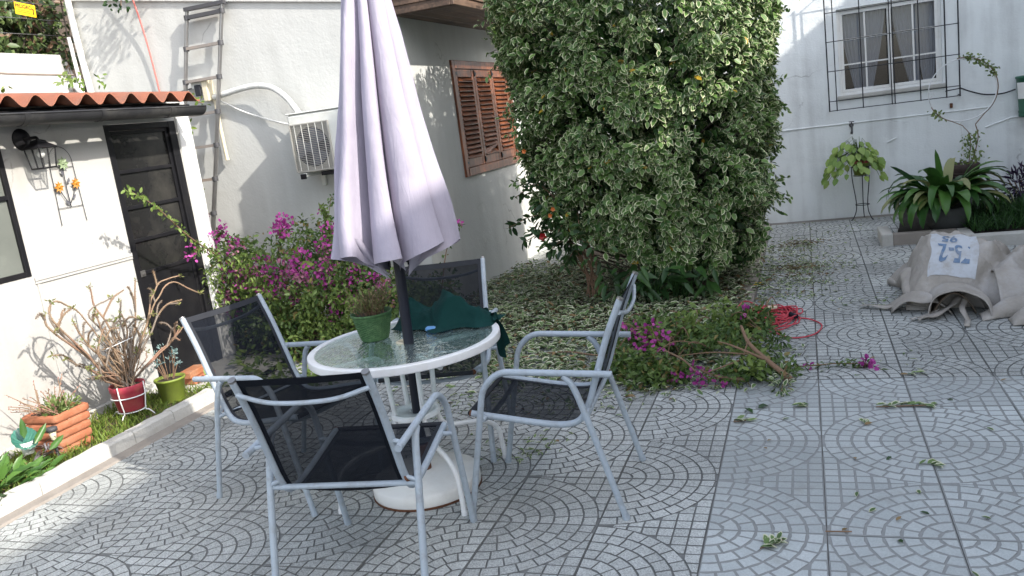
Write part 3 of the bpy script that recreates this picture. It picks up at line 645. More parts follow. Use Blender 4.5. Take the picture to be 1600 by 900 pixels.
# ================================================================== WHITE BACK HOUSE WALL WITH BARRED WINDOW
BY = 7.1
back = thing('white_house', 'white rendered house front with white sash window behind black bars', 'house', (.9, 7.1, 0))
WX0, WX1, WZ0, WZ1 = .845, 1.90, 1.395, 2.34
mb = MB()
for x0, x1, z0_, z1_ in ((-2.7, WX0, -.05, 4.4), (WX1, 3.7, -.05, 4.4), (WX0, WX1, -.05, WZ0), (WX0, WX1, WZ1, 4.4)):
    mb.add([(x0, BY, z0_), (x1, BY, z0_), (x1, BY, z1_), (x0, BY, z1_)], [(0, 1, 2, 3)])
D_ = .10
for a, b2 in (((WX0, WZ0), (WX1, WZ0)), ((WX1, WZ0), (WX1, WZ1)), ((WX1, WZ1), (WX0, WZ1)), ((WX0, WZ1), (WX0, WZ0))):
    mb.add([(a[0], BY, a[1]), (b2[0], BY, b2[1]), (b2[0], BY+D_, b2[1]), (a[0], BY+D_, a[1])], [(3, 2, 1, 0)])
mb.build('wall', M['back'], back)
mb = MB(); pts = [(-.2+2.55*i/40, BY-.004, 1.075+.004*mnoise.noise((i*.3, 0, 0))) for i in range(41)]
mb.tube(pts, [.008+.003*mnoise.noise((i*.6, 5, 0)) for i in range(41)], 6); mb.tube([(2.30, BY-.004, .86), (2.38, BY-.003, .885), (2.55, BY-.004, .935), (2.9, BY-.004, .96)], .009, 6)
mb.tube([(1.31, BY-.003, .81), (1.36, BY-.003, .83), (1.41, BY-.003, .852)], .009, 6)
mb.build('plaster_ridge', M['back'], back)
mb = MB(); mb.box(WX0-.03, WX1+.03, BY-.035, BY+.02, WZ0-.045, WZ0-.002, 0, .006); mb.build('window_sill', M['concrete'], back)
wf = MB(); fy0, fy1 = BY+.035, BY+.075; e = .028
wf.box(WX0, WX0+e, fy0, fy1, WZ0, WZ1, 0, .003); wf.box(WX1-e, WX1, fy0, fy1, WZ0, WZ1, 0, .003)
wf.box(WX0+e+.0005, WX1-e-.0005, fy0, fy1, WZ0, WZ0+e, 0, .003); wf.box(WX0+e+.0005, WX1-e-.0005, fy0, fy1, WZ1-e, WZ1, 0, .003)
wf.build('window_frame', M['white'], back)
mid = 1.385
for k, (a, b2, yy) in enumerate(((WX0+e+.001, mid+.012, BY+.048), (mid-.012, WX1-e-.001, BY+.030))):
    s_ = MB(); z0_, z1_ = WZ0+e+.001, WZ1-e-.001; w_ = .032; y1_ = yy+.016
    s_.box(a, a+w_, yy, y1_, z0_, z1_, 0, .002); s_.box(b2-w_, b2, yy, y1_, z0_, z1_, 0, .002)
    s_.box(a+w_+.0003, b2-w_-.0003, yy, y1_, z0_, z0_+w_, 0, .002); s_.box(a+w_+.0003, b2-w_-.0003, yy, y1_, z1_-w_, z1_, 0, .002)
    xm = (a+b2)/2; s_.box(xm-.009, xm+.009, yy+.001, y1_-.001, z0_+w_, z1_-w_)
    for q in (1, 2): zz = z0_+w_+(z1_-z0_-2*w_)*q/3; s_.box(a+w_, b2-w_, yy+.002, y1_-.002, zz-.008, zz+.008)
    s_ = s_.build('sash', M['white'], back)
    hz_ = (z1_-z0_-2*w_)/3
    for cx in (0, 1):
        for q in range(3):
            x0 = a+w_ if cx == 0 else xm+.009; x1 = xm-.009 if cx == 0 else b2-w_
            p = MB(); zz = z0_+w_+hz_*q; p.add([(x0, yy+.008, zz+.008), (x1, yy+.008, zz+.008), (x1, yy+.008, zz+hz_-.008), (x0, yy+.008, zz+hz_-.008)], [(0, 1, 2, 3)]); p.build('pane', M['pane'], s_)
def curtain(x0t, x1t, x0b, x1b, side):
    rows = []
    for j in range(15):
        t = j/14; s = t**1.3; rows.append([((x0t+(x1t-x0t)*i/28)*(1-s)+(x0b+(x1b-x0b)*i/28)*s, BY+.13+.012*math.sin(i*1.25+side)*(1-.3*t), WZ1-.02-(WZ1-WZ0-.06)*t) for i in range(29)])
    mb = MB(); mb.grid(rows); return mb.build('curtain', M['curtain'], back)
curtain(.87, 1.13, .87+.14, 1.11, 0); curtain(1.10, 1.36, 1.11, 1.20, 1); curtain(1.41, 1.66, 1.58, 1.70, 2); curtain(1.62, 1.89, 1.72, 1.83, 3)
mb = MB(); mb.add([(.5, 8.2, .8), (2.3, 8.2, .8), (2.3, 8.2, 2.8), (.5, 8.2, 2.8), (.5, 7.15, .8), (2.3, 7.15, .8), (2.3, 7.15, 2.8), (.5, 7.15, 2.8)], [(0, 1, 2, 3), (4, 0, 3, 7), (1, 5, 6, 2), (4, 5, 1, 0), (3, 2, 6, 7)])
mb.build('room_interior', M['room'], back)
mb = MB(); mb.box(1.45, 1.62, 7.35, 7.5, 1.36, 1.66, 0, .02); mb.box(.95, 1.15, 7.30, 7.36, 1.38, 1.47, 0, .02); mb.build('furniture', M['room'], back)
gr = MB(); gy = 6.985
for x in (.720, .800, 1.075, 1.372, 1.402, 1.660, 1.915, 2.045): gr.tube([(x, gy, 1.232), (x, gy, 2.62)], .0075 if x in (.720, 2.045, 1.915) else .0060, 6)
gr.build('grille_bar', M['ironblack'], back)
gr = MB()
for z in (1.240, 1.345, 1.677, 1.999, 2.312, 2.61): gr.tube([(.712, gy-.011, z), (2.052, gy-.011, z)], .0048, 6)
for x in (.720, 2.045):
    for z in (1.25, 2.55): gr.tube([(x, gy, z), (x, BY+.01, z)], .006, 6)
gr.build('grille_rail', M['ironblack'], back)

# ================================================================== SHED
SX = -4.15
shed = thing('shed', 'low white shed with black door, black framed window and terracotta corrugated roof', 'shed', (-4.9, .8, 0))
DY0, DY1, DZ1 = 1.315, 2.035, 1.955
mb = MB()
def wallq(y0, y1, z0, z1): mb.add([(SX, y0, z0), (SX, y1, z0), (SX, y1, z1), (SX, y0, z1)], [(0, 1, 2, 3)])
wy0, wy1, wz0, wz1 = -.55, .475, 1.06, 1.87
wallq(-2.0, wy0, -.05, 2.1); wallq(wy0, wy1, -.05, wz0); wallq(wy0, wy1, wz1, 2.1); wallq(wy1, DY0, -.05, 2.1); wallq(DY0, DY1, DZ1, 2.1); wallq(DY1, 2.19, -.05, 2.1)
mb.add([(SX, 2.19, -.05), (-5.9, 2.19, -.05), (-5.9, 2.19, 2.25), (SX, 2.19, 2.1)], [(0, 1, 2, 3)])
for y in (DY0, DY1): mb.add([(SX, y, -.05), (SX-.09, y, -.05), (SX-.09, y, DZ1), (SX, y, DZ1)], [(0, 1, 2, 3)])
mb.build('wall', M['shed'], shed)
mb = MB(); mb.box(SX+.001, SX+.016, wy1+.012, DY0-.004, 1.022, 1.052, 0, .004); mb.box(SX+.001, SX+.010, wy1+.012, DY0-.004, 1.006, 1.0215)
mb.build('ledge', M['shed'], shed)
mb = MB(); mb.box(SX+.001, SX+.007, .498, .515, .02, 1.005, 0, .002); mb.box(SX+.001, SX+.005, .5155, .522, .02, 1.005); mb.build('joint_strip', M['shed'], shed)
mb = MB(); mb.box(SX+.001, SX+.028, -2.0, DY0-.005, -.05, .105, 0, .008); mb.build('plinth', M['concrete'], shed)
mb = MB(); mb.box(SX-.01, SX+.022, DY1+.005, 2.192, -.03, 2.06, 0, .006); mb.build('corner_post', M['white'], shed)
# window
wf = MB(); f_ = .034
wf.box(SX-.03, SX+.006, wy0, wy0+f_, wz0, wz1, 0, .002); wf.box(SX-.03, SX+.006, wy1-f_, wy1, wz0, wz1, 0, .002)
wf.box(SX-.03, SX+.005, wy0+f_, wy1-f_, wz0, wz0+f_, 0, .002); wf.box(SX-.03, SX+.005, wy0+f_, wy1-f_, wz1-f_, wz1, 0, .002)
wf.box(SX-.028, SX+.004, wy0+f_, wy1-f_, 1.545, 1.572); wf.box(SX-.028, SX+.003, .0, .025, wz0+f_, wz1-f_)
wf = wf.build('window_frame', M['black'], shed)
for y0, y1 in ((wy0+f_, .0), (.025, wy1-f_)):
    for z0_, z1_ in ((wz0+f_, 1.545), (1.572, wz1-f_)):
        p = MB(); p.add([(SX-.014, y0, z0_), (SX-.014, y1, z0_), (SX-.014, y1, z1_), (SX-.014, y0, z1_)], [(0, 1, 2, 3)]); p.build('pane', M['dirtyglass'], wf)
# door: frame, leaf with four dark panes above a steel panel, latch
df = MB(); f_ = .045; zt = .02
df.box(SX-.07, SX+.004, DY0+.0005, DY0+f_, zt, DZ1-.0005, 0, .003); df.box(SX-.07, SX+.004, DY1-f_-.03, DY1-.0005, zt, DZ1-.0005, 0, .003)
df.box(SX-.07, SX+.003, DY0+f_, DY1-f_-.03, DZ1-f_, DZ1-.001, 0, .003); df.build('door_frame', M['black'], shed)
a, b2 = DY0+f_+.002, DY1-f_-.033; dl = MB(); xx = SX-.045
zs = [.88, 1.12, 1.36, 1.62, 1.895]; st = .028
dl.box(xx, xx+.03, a, a+st, .03, 1.907, 0, .002); dl.box(xx, xx+.03, b2-st, b2, .03, 1.907, 0, .002)
for z in zs: dl.box(xx+.001, xx+.032, a+st, b2-st, z-.014, z+.012, 0, .002)
dl.box(xx+.006, xx+.022, a+st, b2-st, .03, .866); dl.box(xx+.0225, xx+.028, a+.07, b2-.07, .10, .79, 0, .003)
dl = dl.build('door', M['black'], shed)
for i in range(4):
    p = MB(); p.add([(xx+.014, a+st, zs[i]+.012), (xx+.014, b2-st, zs[i]+.012), (xx+.014, b2-st, zs[i+1]-.014), (xx+.014, a+st, zs[i+1]-.014)], [(0, 1, 2, 3)]); p.build('pane', M['glassdark'], dl)
p = MB(); p.box(xx+.031, xx+.036, a+.008, a+.06, .855, .90, 0, .002); p.box(xx+.0365, xx+.045, a+.025, a+.05, .868, .885, 0, .002); p.build('latch', M['alu'], dl)
# corrugated roof sheet
rows = []; per = .192; sl_ = math.tan(R(7.2))
for j in range(26):
    x = -3.83-2.1*j/25; rows.append([(x, -1.2+i*.016, 2.104+(-3.83-x)*sl_+.034*math.cos(2*math.pi*((-1.2+i*.016)-.43)/per+math.pi)) for i in range(int(3.205/.016))])
mb = MB(); mb.grid(rows); mb.grid([[(x, y, z-.008) for x, y, z in r] for r in rows]); n_ = len(rows[0])
mb.grid([rows[0], [(x, y, z-.008) for x, y, z in rows[0]]], 0, False); mb.grid([[r[-1] for r in rows], [(r[-1][0], r[-1][1], r[-1][2]-.008) for r in rows]], 0, False)
mb.build('roof', M['rooftile'], shed)
mb = MB(); mb.box(-4.1, -3.92, -1.2, 1.97, 2.030, 2.052, 0, .003); mb.box(-4.16, -4.02, -1.2, 1.98, 2.0525, 2.075); mb.build('eave_board', M['black'], shed)
gt = MB(); rows = []
for j in range(2):
    y = -1.2 if j == 0 else 1.98; rows.append([(-3.845+.062*math.cos(a_), y, 2.02+.062*math.sin(a_)) for a_ in np.linspace(math.pi, 2*math.pi, 13)])
gt.grid(rows); rows2 = [[(-3.845+.056*math.cos(a_), r[0][1], 2.02+.056*math.sin(a_)) for a_ in np.linspace(math.pi, 2*math.pi, 13)] for r in rows]; gt.grid(rows2)
gt.grid([[rows[0][0], rows[1][0]], [rows2[0][0], rows2[1][0]]]); gt.grid([[rows[0][-1], rows[1][-1]], [rows2[0][-1], rows2[1][-1]]])
gt.add(rows[1], [tuple(range(13))]); gt.tube([(-3.785, -1.2, 2.023), (-3.785, 1.98, 2.023)], .007, 6)
gt = gt.build('gutter', M['gutter'], shed)
for y in (-.5, .40, .98, 1.62):
    c_ = MB(); c_.grid([[(-3.845+.066*math.cos(a_), yy, 2.02+.066*math.sin(a_)) for a_ in np.linspace(math.pi, 2*math.pi, 13)] for yy in (y-.02, y+.02)]); c_.grid([[(-3.845+rr_*math.cos(a_), y+s_, 2.02+rr_*math.sin(a_)) for a_ in np.linspace(math.pi, 2*math.pi, 13)] for rr_, s_ in ((.0625, -.02), (.066, -.02))], 0, False)
    c_.build('gutter_joint', M['gutter'], gt)

# ================================================================== GARDEN WALL, PIPES, NEIGHBOUR
gw = thing('garden_wall', 'white boundary wall rising behind the shed roof', 'wall', (-6.4, 1.5, 0))
mb = MB(); mb.add([(-6.28, -3.0, -.05), (-6.28, 3.30, -.05), (-6.28, 3.30, 2.5), (-6.28, 3.17, 2.80), (-6.28, -3.0, 2.80), (-6.42, -3.0, -.05), (-6.42, 3.30, -.05), (-6.42, 3.30, 2.5), (-6.42, 3.17, 2.80), (-6.42, -3.0, 2.80)],
                  [(0, 1, 2, 3, 4), (9, 8, 7, 6, 5), (4, 3, 8, 9), (3, 2, 7, 8), (1, 6, 7, 2)])
mb.build('wall', M['shed'], gw)
mb = MB(); mb.tube([(-6.27, 3.20, 2.73), (-6.27, 3.30, 2.49), (-6.27, 3.30, 2.2)], .016, 8); mb.build('edge_trim', M['white'], gw)
dp = MB(); dp.tube([(-6.015, 3.14, 3.6), (-6.005, 3.14, 2.95), (-5.975, 3.14, 2.38), (-5.95, 3.14, .05)], .030, 10)
tag(dp.build('drain_pipe', M['white']), 'tall white drain pipe up the left end of the house gable', 'pipe')
dp = MB(); dp.tube([(-6.075, 3.12, 2.93), (-6.055, 3.12, 2.38), (-6.04, 3.12, .05)], .018, 8); tag(dp.build('thin_pipe', M['white']), 'thin white pipe beside the taller drain pipe at the gable end', 'pipe')
dp = MB(); dp.tube(fillet([(-5.92, 2.78, 2.36), (-5.92, 2.78, 2.45), (-5.83, 2.83, 2.46), (-5.80, 2.86, 2.36)], .06), .028, 10)
tag(dp.build('vent_elbow', M['white']), 'white curved pipe elbow poking above the shed roof', 'pipe')
nb = thing('neighbour_house', 'pale rendered neighbouring building along the right side of the courtyard', 'building', (5.0, 1.0, 0))
mb = MB(); mb.box(3.7, 6.5, 3.0, 7.09, -.05, 4.36); mb.box(3.7, 6.5, -8.0, -.62, -.05, 4.72); mb.build('wall', M['farwall'], nb)
mb = MB(); mb.box(3.701, 6.4, -.619, 2.999, -.05, 4.25); mb.box(3.7, 5.2, -.62, .95, 4.2501, 6.75); mb.build('shade_block', M['farwall'], nb)  # unseen tall block, added and sized to shade the lower gable wall
# ================================================================== CHAIRS
def make_chair():
    root = thing('garden_chair', 'x', 'chair')
    HW, UW, r = .285, .238, .0135
    rails = []
    for s in (-1, 1):
        x = s*HW
        # front leg and armrest are one bent tube: leg below the bend, armrest above it
        path = fillet([(x, .0, 0), (x, .125, .575), (x*.985, .20, .640), (x*.985, .62, .612), (x*.985, .66, .609)], .09, 8)
        cut = next(i for i, p in enumerate(path) if p.z > .50)
        mb = MB(); mb.tube(path[:cut+1], r, 10); mb.tube([(x, -.001, .0), (x, .004, .02)], .0155, 10)
        root_leg = mb.build('front_leg', M['chair'], root, local=True)
        mb = MB(); mb.tube(path[cut:], r, 10); mb.build('armrest', M['chair'], root, local=True)
        mb = MB(); mb.tube(spline([(x*.985, .465, .612), (x*.99, .50, .565), (x, .545, .42), (x, .655, .0)], 6), r, 10); mb.tube([(x, .651, .02), (x, .657, 0)], .0155, 10)
        mb.build('rear_leg', M['chair'], root, local=True)
        xu = s*UW
        prof = spline([(0, .045, .452), (0, .18, .428), (0, .33, .402), (0, .44, .392), (0, .505, .412), (0, .548, .480), (0, .585, .58), (0, .65, .755), (0, .715, .895)], 6)
        mb = MB(); mb.tube([(xu, p.y, p.z) for p in prof], r, 10); mb.build('side_rail', M['chair'], root, local=True)
        rails.append(prof)
        # brackets joining rail to leg and arm to upright
        for q0, q1, rb in (((xu, .11, .438), (x, .105, .438), .010), ((xu, .60, .618), (x*.985, .612, .612), .008), ((xu, .545, .46), (x, .538, .44), .009)): mb = MB(); mb.tube([q0, q1], rb, 8); mb.build('bracket', M['chair'], root, local=True)
    mb = MB(); mb.tube(spline([(-UW, .10, .425), (-.12, .10, .408), (.12, .10, .408), (UW, .10, .425)], 6), .011, 8); mb.build('front_stretcher', M['chair'], root, local=True)
    mb = MB(); mb.tube([(-HW, .535, .43), (HW, .535, .43)], .0115, 8); mb.build('rear_stretcher', M['chair'], root, local=True)
    mb = MB(); mb.tube(spline([(-UW, .705, .842), (-.10, .718, .812), (.10, .718, .812), (UW, .705, .842)], 8), .0085, 8); mb.build('back_stretcher', M['chair'], root, local=True)
    prof = rails[0]
    sl = UW-.011
    seat = [p for p in prof if p.z < .47 and p.y < .54]; k0 = len(seat)
    def sheet(ps, sag):
        rows = []
        for q, p in enumerate(ps):
            nx = 14; row = []
            for i in range(nx+1):
                t = -1+2*i/nx; f = sag*(1-t*t)*(math.sin(math.pi*q/(len(ps)-1))**.7)
                row.append((t*sl, p.y+(f*.9 if sag < .02 else 0), p.z-(f if sag >= .02 else 0)))
            rows.append(row)
        return rows
    mb = MB(); mb.grid(sheet(prof[:k0], .022)); mb.build('seat_sling', M['sling'], root, local=True)
    back = prof[k0-1:]; mb = MB(); mb.grid(sheet(back, .016)); mb.build('back_sling', M['sling'], root, local=True)
    mb = MB()
    for s in (-1, 1): mb.grid([[(s*(sl-.020), p.y-.0015, p.z+.0015), (s*(sl+.004), p.y-.0015, p.z+.0015)] for p in prof])
    p0, p1 = prof[-1], prof[-2]; d = (p1-p0).normalized()
    mb.grid([[(-sl, (p0+d*q).y-.002, (p0+d*q).z+.0012), (0, (p0+d*q).y-.002+.0005, (p0+d*q).z-.004), (sl, (p0+d*q).y-.002, (p0+d*q).z+.0012)] for q in (0, .028)])
    mb.tube([(-sl-.012, .040, .452), (sl+.012, .040, .452)], .011, 8); mb.build('sling_seam', M['slingseam'], root, local=True)
    for s in (-1, 1):
        mb = MB(); mb.tube([(s*UW, .7145, .894), (s*UW, .7185, .9015)], .0142, 10); mb.build('end_cap', M['alu'], root, local=True)
    mb = MB(); mb.tube([(UW+.001, .040, .4535), (UW+.001, .047, .452)], .0139, 8); mb.tube([(-UW-.012, .545, .455), (-UW-.006, .545, .452)], .014, 8); mb.build('rust_spot', M['rust'], root, local=True)
    return root
CG = 'mesh chairs round the glass table'
ch = make_chair()
spots = [(-.993, -.128, -86.5, 'grey tube chair right of the glass table, seen from the side beside the trimmings pile'),
         (-1.668, -.168, 77, 'grey tube chair left of the glass table, its back towards the shed and flowers'),
         (-1.245, -.470, 187, 'nearest grey tube chair, seen from behind with dark seat in front of table'),
         (-1.364, .096, 11.5, 'farthest grey tube chair behind the table, partly hidden by parasol pole and green fleece')]
for i, (x, y, a, lab) in enumerate(spots):
    c = ch if i == 0 else copy_tree(ch)
    c.location = (x, y, 0); c.rotation_euler = (0, 0, R(a)); tag(c, lab, 'chair', CG)

# ================================================================== TABLE
TX, TY, TZ = -1.33, -.10, .705
tb = thing('garden_table', 'round white metal table with rippled glass top', 'table', (TX, TY, 0))
mb = MB(); prof = [(.405, TZ-.010), (.405, TZ-.004), (.4055, TZ-.001), (.407, TZ+.001), (.409, TZ+.0015), (.433, TZ+.0015), (.4355, TZ+.001), (.4375, TZ-.0005), (.4383, TZ-.003), (.4385, TZ-.006), (.4385, TZ-.030), (.438, TZ-.033), (.436, TZ-.035), (.433, TZ-.0355), (.412, TZ-.0355), (.409, TZ-.034), (.408, TZ-.030), (.405, TZ-.010)]
mb.lathe(prof, 72, (TX, TY, 0)); mb.build('rim', M['whitemetal'], tb)
mb = MB(); mb.lathe([(.4045, TZ-.006), (.026, TZ-.006)], 72, (TX, TY, 0)); mb.build('glass_top', M['tableglass'], tb)
mb = MB(); mb.lathe([(.026, TZ-.012), (.038, TZ-.010), (.040, TZ-.003), (.030, TZ+.001), (.026, TZ-.003), (.026, TZ-.012)], 24, (TX, TY, 0)); mb.build('hole_grommet', M['cream'], tb)
for k, a in enumerate((45, 135, 225, 315)):
    ca, sa = math.cos(R(a+2)), math.sin(R(a+2)); P_ = lambda rr, z: (TX+rr*ca, TY+rr*sa, z)
    # each leg: vertical shank near the pole, knee, sloping foot that turns down at its end
    mb = MB(); mb.tube(fillet([P_(.40, TZ-.046), P_(.118, TZ-.046), P_(.098, .34), P_(.13, .255), P_(.33, .225), P_(.408, .17), P_(.420, .0)], .06, 7), .0118, 10)
    mb.tube([P_(.420, .018), P_(.4205, 0)], .0145, 10); mb.build('leg', M['whitemetal'], tb)
mb = MB(); mb.lathe([(.115, .352), (.115, .372), (.088, .372), (.088, .352), (.115, .352)], 32, (TX, TY, 0)); mb.lathe([(.115, .372), (.03, .3705), (.03, .368), (.115, .352)], 32, (TX, TY, 0)); mb.build('leg_ring', M['whitemetal'], tb)

# ================================================================== PARASOL AND ITS BASE
bs = thing('umbrella_stand', 'round white concrete parasol base with rusty tube under the table', 'base', (-1.312, -.130, 0))
bx, by = -1.312, -.130
mb = MB(); mb.lathe([(0, .0), (.245, .0), (.252, .012), (.252, .056), (.244, .068), (.10, .088), (.045, .094), (0, .094)], 56, (bx, by, 0)); mb.build('disc', M['white'], bs)
mb = MB(); mb.lathe([(.030, .090), (.030, .215), (.0275, .218), (.0262, .210)], 20, (bx, by, 0)); mb.build('tube', M['rust'], bs)
mb = MB(); mb.lathe([(.240, .0005), (.2555, .002), (.2535, .012)], 56, (bx, by, 0)); mb.build('rust_ring', M['rust'], bs)
ps = thing('parasol', 'closed lavender parasol standing through the glass table', 'parasol', (bx, by, 0))
TILT = Vector((.038, .004, 1))
def pax(z): return Vector((bx, by, 0)) + TILT*z - Vector((.012, 0, 0))
mb = MB(); mb.tube([pax(.10)+Vector((.006, 0, 0)), pax(1.2), pax(2.5)], .0235, 14); mb.build('pole', M['navy'], ps)
NL = 8; NT = 176
lobes = [(0.93, .62), (1.05, .45), (.98, .7), (1.0, .4), (1.10, .62), (.92, .5), (1.0, .6), (1.04, .45)]
def canopy_pt(th, z_t):
    """th in lobes (0..8), z_t 0 top .. 1 hem"""
    k = int(th) % NL; t = th-int(th); amp, sw = lobes[k]
    sh = math.sin(math.pi*t); lob = abs(sh)**.50
    zt, zh = 2.56, 1.045 + .130*lob*(.75+.5*amp-.5) + .012*math.sin(th*3.1)
    z = zt+(zh-zt)*z_t
    hz_ = max(0, min(1, (zt-z)/(zt-1.12)))
    Rout = (.030+.235*hz_**.92+.020*hz_**4)*amp; rin = .028+.030*hz_
    r = rin+(Rout-rin)*lob
    ang = 2*math.pi*(th+(sw*.95)*math.sin(math.pi*t)**1.5*(.35+.65*hz_))/NL + .55 + .10*math.sin(z*3.1)
    r += (.010*math.sin(z*9+k*2.1)*lob + .014*math.sin(3*math.pi*t+k)*lob + .007*mnoise.noise((th*1.7, z*4.5, k)) + .004*mnoise.noise((th*7, z*13, k)))*hz_
    c = pax(z); return (c.x+r*math.cos(ang), c.y+r*math.sin(ang), z)
rows = [[canopy_pt(NL*i/NT, j/44) for i in range(NT)] for j in range(45)]
mb = MB(); mb.grid(rows, 0, True, True); mb.build('canopy', M['canopy'], ps)
mb = MB()
rows = [[canopy_pt(NL*i/NT, j) for i in range(NT)] for j in (.978, 1.0003)]
def push(p, z, d): 
    c = pax(z); v = Vector((p[0]-c.x, p[1]-c.y, 0)); return (p[0]+v.x/max(v.length, .01)*d, p[1]+v.y/max(v.length, .01)*d, p[2])
mb.grid([[push(p, p[2], .0012) for p in r] for r in rows], 0, True, True); mb.build('hem', M['canopy'], ps)
for k in range(NL):                                            # cloth tucked in between the lobes, hanging lower near the pole
    mb = MB(); rows = []
    for j in range(9):
        v = j/8; row = []
        for i in range(13):
            u = i/12; top = Vector(canopy_pt(k+.18+.64*u, .985)); c = pax(1.0); tipa = 2*math.pi*(k+.55+.25*(k % 2))/NL+1.0; tip = Vector((c.x+(.045+.02*(k % 3))*math.cos(tipa), c.y+(.045+.02*(k % 3))*math.sin(tipa), 1.005+.018*(k % 3)))
            inn = Vector((c.x+(top.x-c.x)*.86, c.y+(top.y-c.y)*.86, top.z+.045)); p = inn.lerp(tip, v**1.1); p.z -= .02*math.sin(math.pi*v)*math.sin(math.pi*u); row.append(p)
        rows.append(row)
    mb.grid(rows); mb.build('tucked_fold', M['canopy'], ps)
for k in range(NL):
    a = 2*math.pi*k/NL+.55; mb = MB(); c1, c2 = pax(1.06), pax(2.45)
    mb.tube([(c1.x+.058*math.cos(a), c1.y+.058*math.sin(a), 1.06), (c2.x+.03*math.cos(a), c2.y+.03*math.sin(a), 2.45)], .005, 6); mb.build('rib', M['navy'], ps)
mb = MB(); c = pax(2.56); mb.lathe([(.03, -.01), (.022, .03), (.010, .06), (0, .065)], 14, (c.x, c.y, 2.56)); mb.build('finial', M['navy'], ps)

# ================================================================== THINGS ON THE TABLE
px, py, pz = -1.513, -.035, TZ-.004
pot = thing('flower_pot', 'green woven-look pot with a thin needle plant on the glass table', 'flower pot', (px, py, pz))
mb = MB(); pr = [(0, 0), (.062, 0), (.066, .005), (.0925, .118), (.0975, .121), (.0985, .132), (.093, .132), (.088, .112), (0, .108)]
rows_ = []
mb.lathe(pr[:3], 40, (px, py, pz))
nn = 22; rows = []
for j in range(nn+1):
    t = j/nn; rr_ = .066+(.0925-.066)*t
    rows.append([(px+(rr_+.0016*(0.1 < t < .9)*(1 if (i//2+j) % 2 else -1))*math.cos(2*math.pi*i/60), py+(rr_+.0016*(1 if (i//2+j) % 2 else -1)*(0.1 < t < .9))*math.sin(2*math.pi*i/60), pz+.005+.113*t) for i in range(60)])
mb.grid(rows, 0, False, True); mb.lathe(pr[3:8], 40, (px, py, pz)); mb.build('pot', M['greenpot'], pot)
mb = MB(); mb.lathe([(.0885, .113), (.05, .120), (0, .118)], 24, (px, py, pz)); mb.build('soil', M['soil'], pot)
st = MB(); P_ = []; D_l = []
for k in range(46):
    a = random.uniform(0, 6.283); ln = random.uniform(.07, .17); sp_ = random.uniform(.1, .75); r0 = random.uniform(0, .06)
    b0 = Vector((px+r0*math.cos(a), py+r0*math.sin(a), pz+.115)); d = Vector((math.cos(a)*sp_, math.sin(a)*sp_, 1)).normalized()
    pts = [b0+d*ln*t+Vector((0, 0, -.03*sp_*t*t)) for t in (0, .35, .7, 1)]; st.tube(pts, [.0022, .0018, .0014, .001], 4, cap=False)
    for q in range(16): t = random.uniform(.25, 1.0); p = b0+d*ln*t+Vector((0, 0, -.03*sp_*t*t)); P_.append(p); D_l.append(d*.6+Vector(rdir(1)[0])*.9)
st.build('stem', M['branch'], pot)
leaf_mesh('foliage', P_, D_l, rdir(len(P_)), RNG.uniform(.012, .028, len(P_)), .28, M['potplant'], pot)
# dark green fleece heaped on the table and hanging over its far edge
fl = MB(); rows = []
cx, cy = -1.235, .135
for j in range(71):
    v = j/70; row = []
    for i in range(111):
        u = i/110
        x = -1.50+.53*u; y = .055+.27*v + (.035*math.sin(u*8+.6)+.02*math.sin(u*17+2))*(1-v) + .03*math.sin(u*5)*v
        ed = min(u/.10, 1)*min((1-u)/.16, 1)*min(v/.22, 1)*min((1-v)/.2, 1); ed = max(ed, 0)**.45
        G = lambda cu, cv, su, sv, rot=0: math.exp(-((((u-cu)*math.cos(rot)+(v-cv)*math.sin(rot))/su)**2+(((v-cv)*math.cos(rot)-(u-cu)*math.sin(rot))/sv)**2))
        hgt = .11*G(.10, .6, .13, .4)+.125*G(.48, .62, .17, .34)+.085*G(.66, .38, .13, .22, .4)+.062*G(.88, .45, .16, .3)+.03*G(.3, .3, .1, .25)
        q_ = math.sin((u*1.0+v*.55+.25*mnoise.noise((u*3, v*3, 7)))*15)
        hgt += .016*(1-abs(q_))**1.5*(hgt/.1)+.012*mnoise.noise((u*7, v*5, 8))+.004*mnoise.noise((u*22, v*14, 3))
        z = TZ+.002+max(.004, hgt)*ed
        row.append((x, y+.02*mnoise.noise((u*4, v*4, 11)), z))
    rows.append(row)
fl.grid(rows)
rows = []
for j in range(17):                                            # the part that hangs over the rim at the right
    v = j/16; rows.append([(-1.085+.13*i/20+.012*math.sin(i*.9+v*2)+.02*v, .27-.16*i/20+.05*min(1, v*2)*math.cos(i*.3)*.3+.055*(1-math.exp(-v*4)), TZ+.030+.02*math.sin(i*.5)*(1-v)-.21*max(0, v-.15)*(1-.25*math.sin(i*.35+.4))) for i in range(21)])
fl.grid(rows)
tag(fl.build('fleece_jacket', M['darkgreen']), 'crumpled dark green fleece heaped on the glass table behind the parasol pole', 'jacket')
mb = MB(); mb.box(-1.292, -1.236, .045, .078, TZ-.0035, TZ+.018, 0, .006); mb.tube([(-1.23, .066, TZ+.001), (-1.17, .085, TZ+.001)], .0025, 6)
tag(mb.build('plastic_cap', M['bluecap']), 'small pale blue plastic cap on the glass tabletop', 'cap')

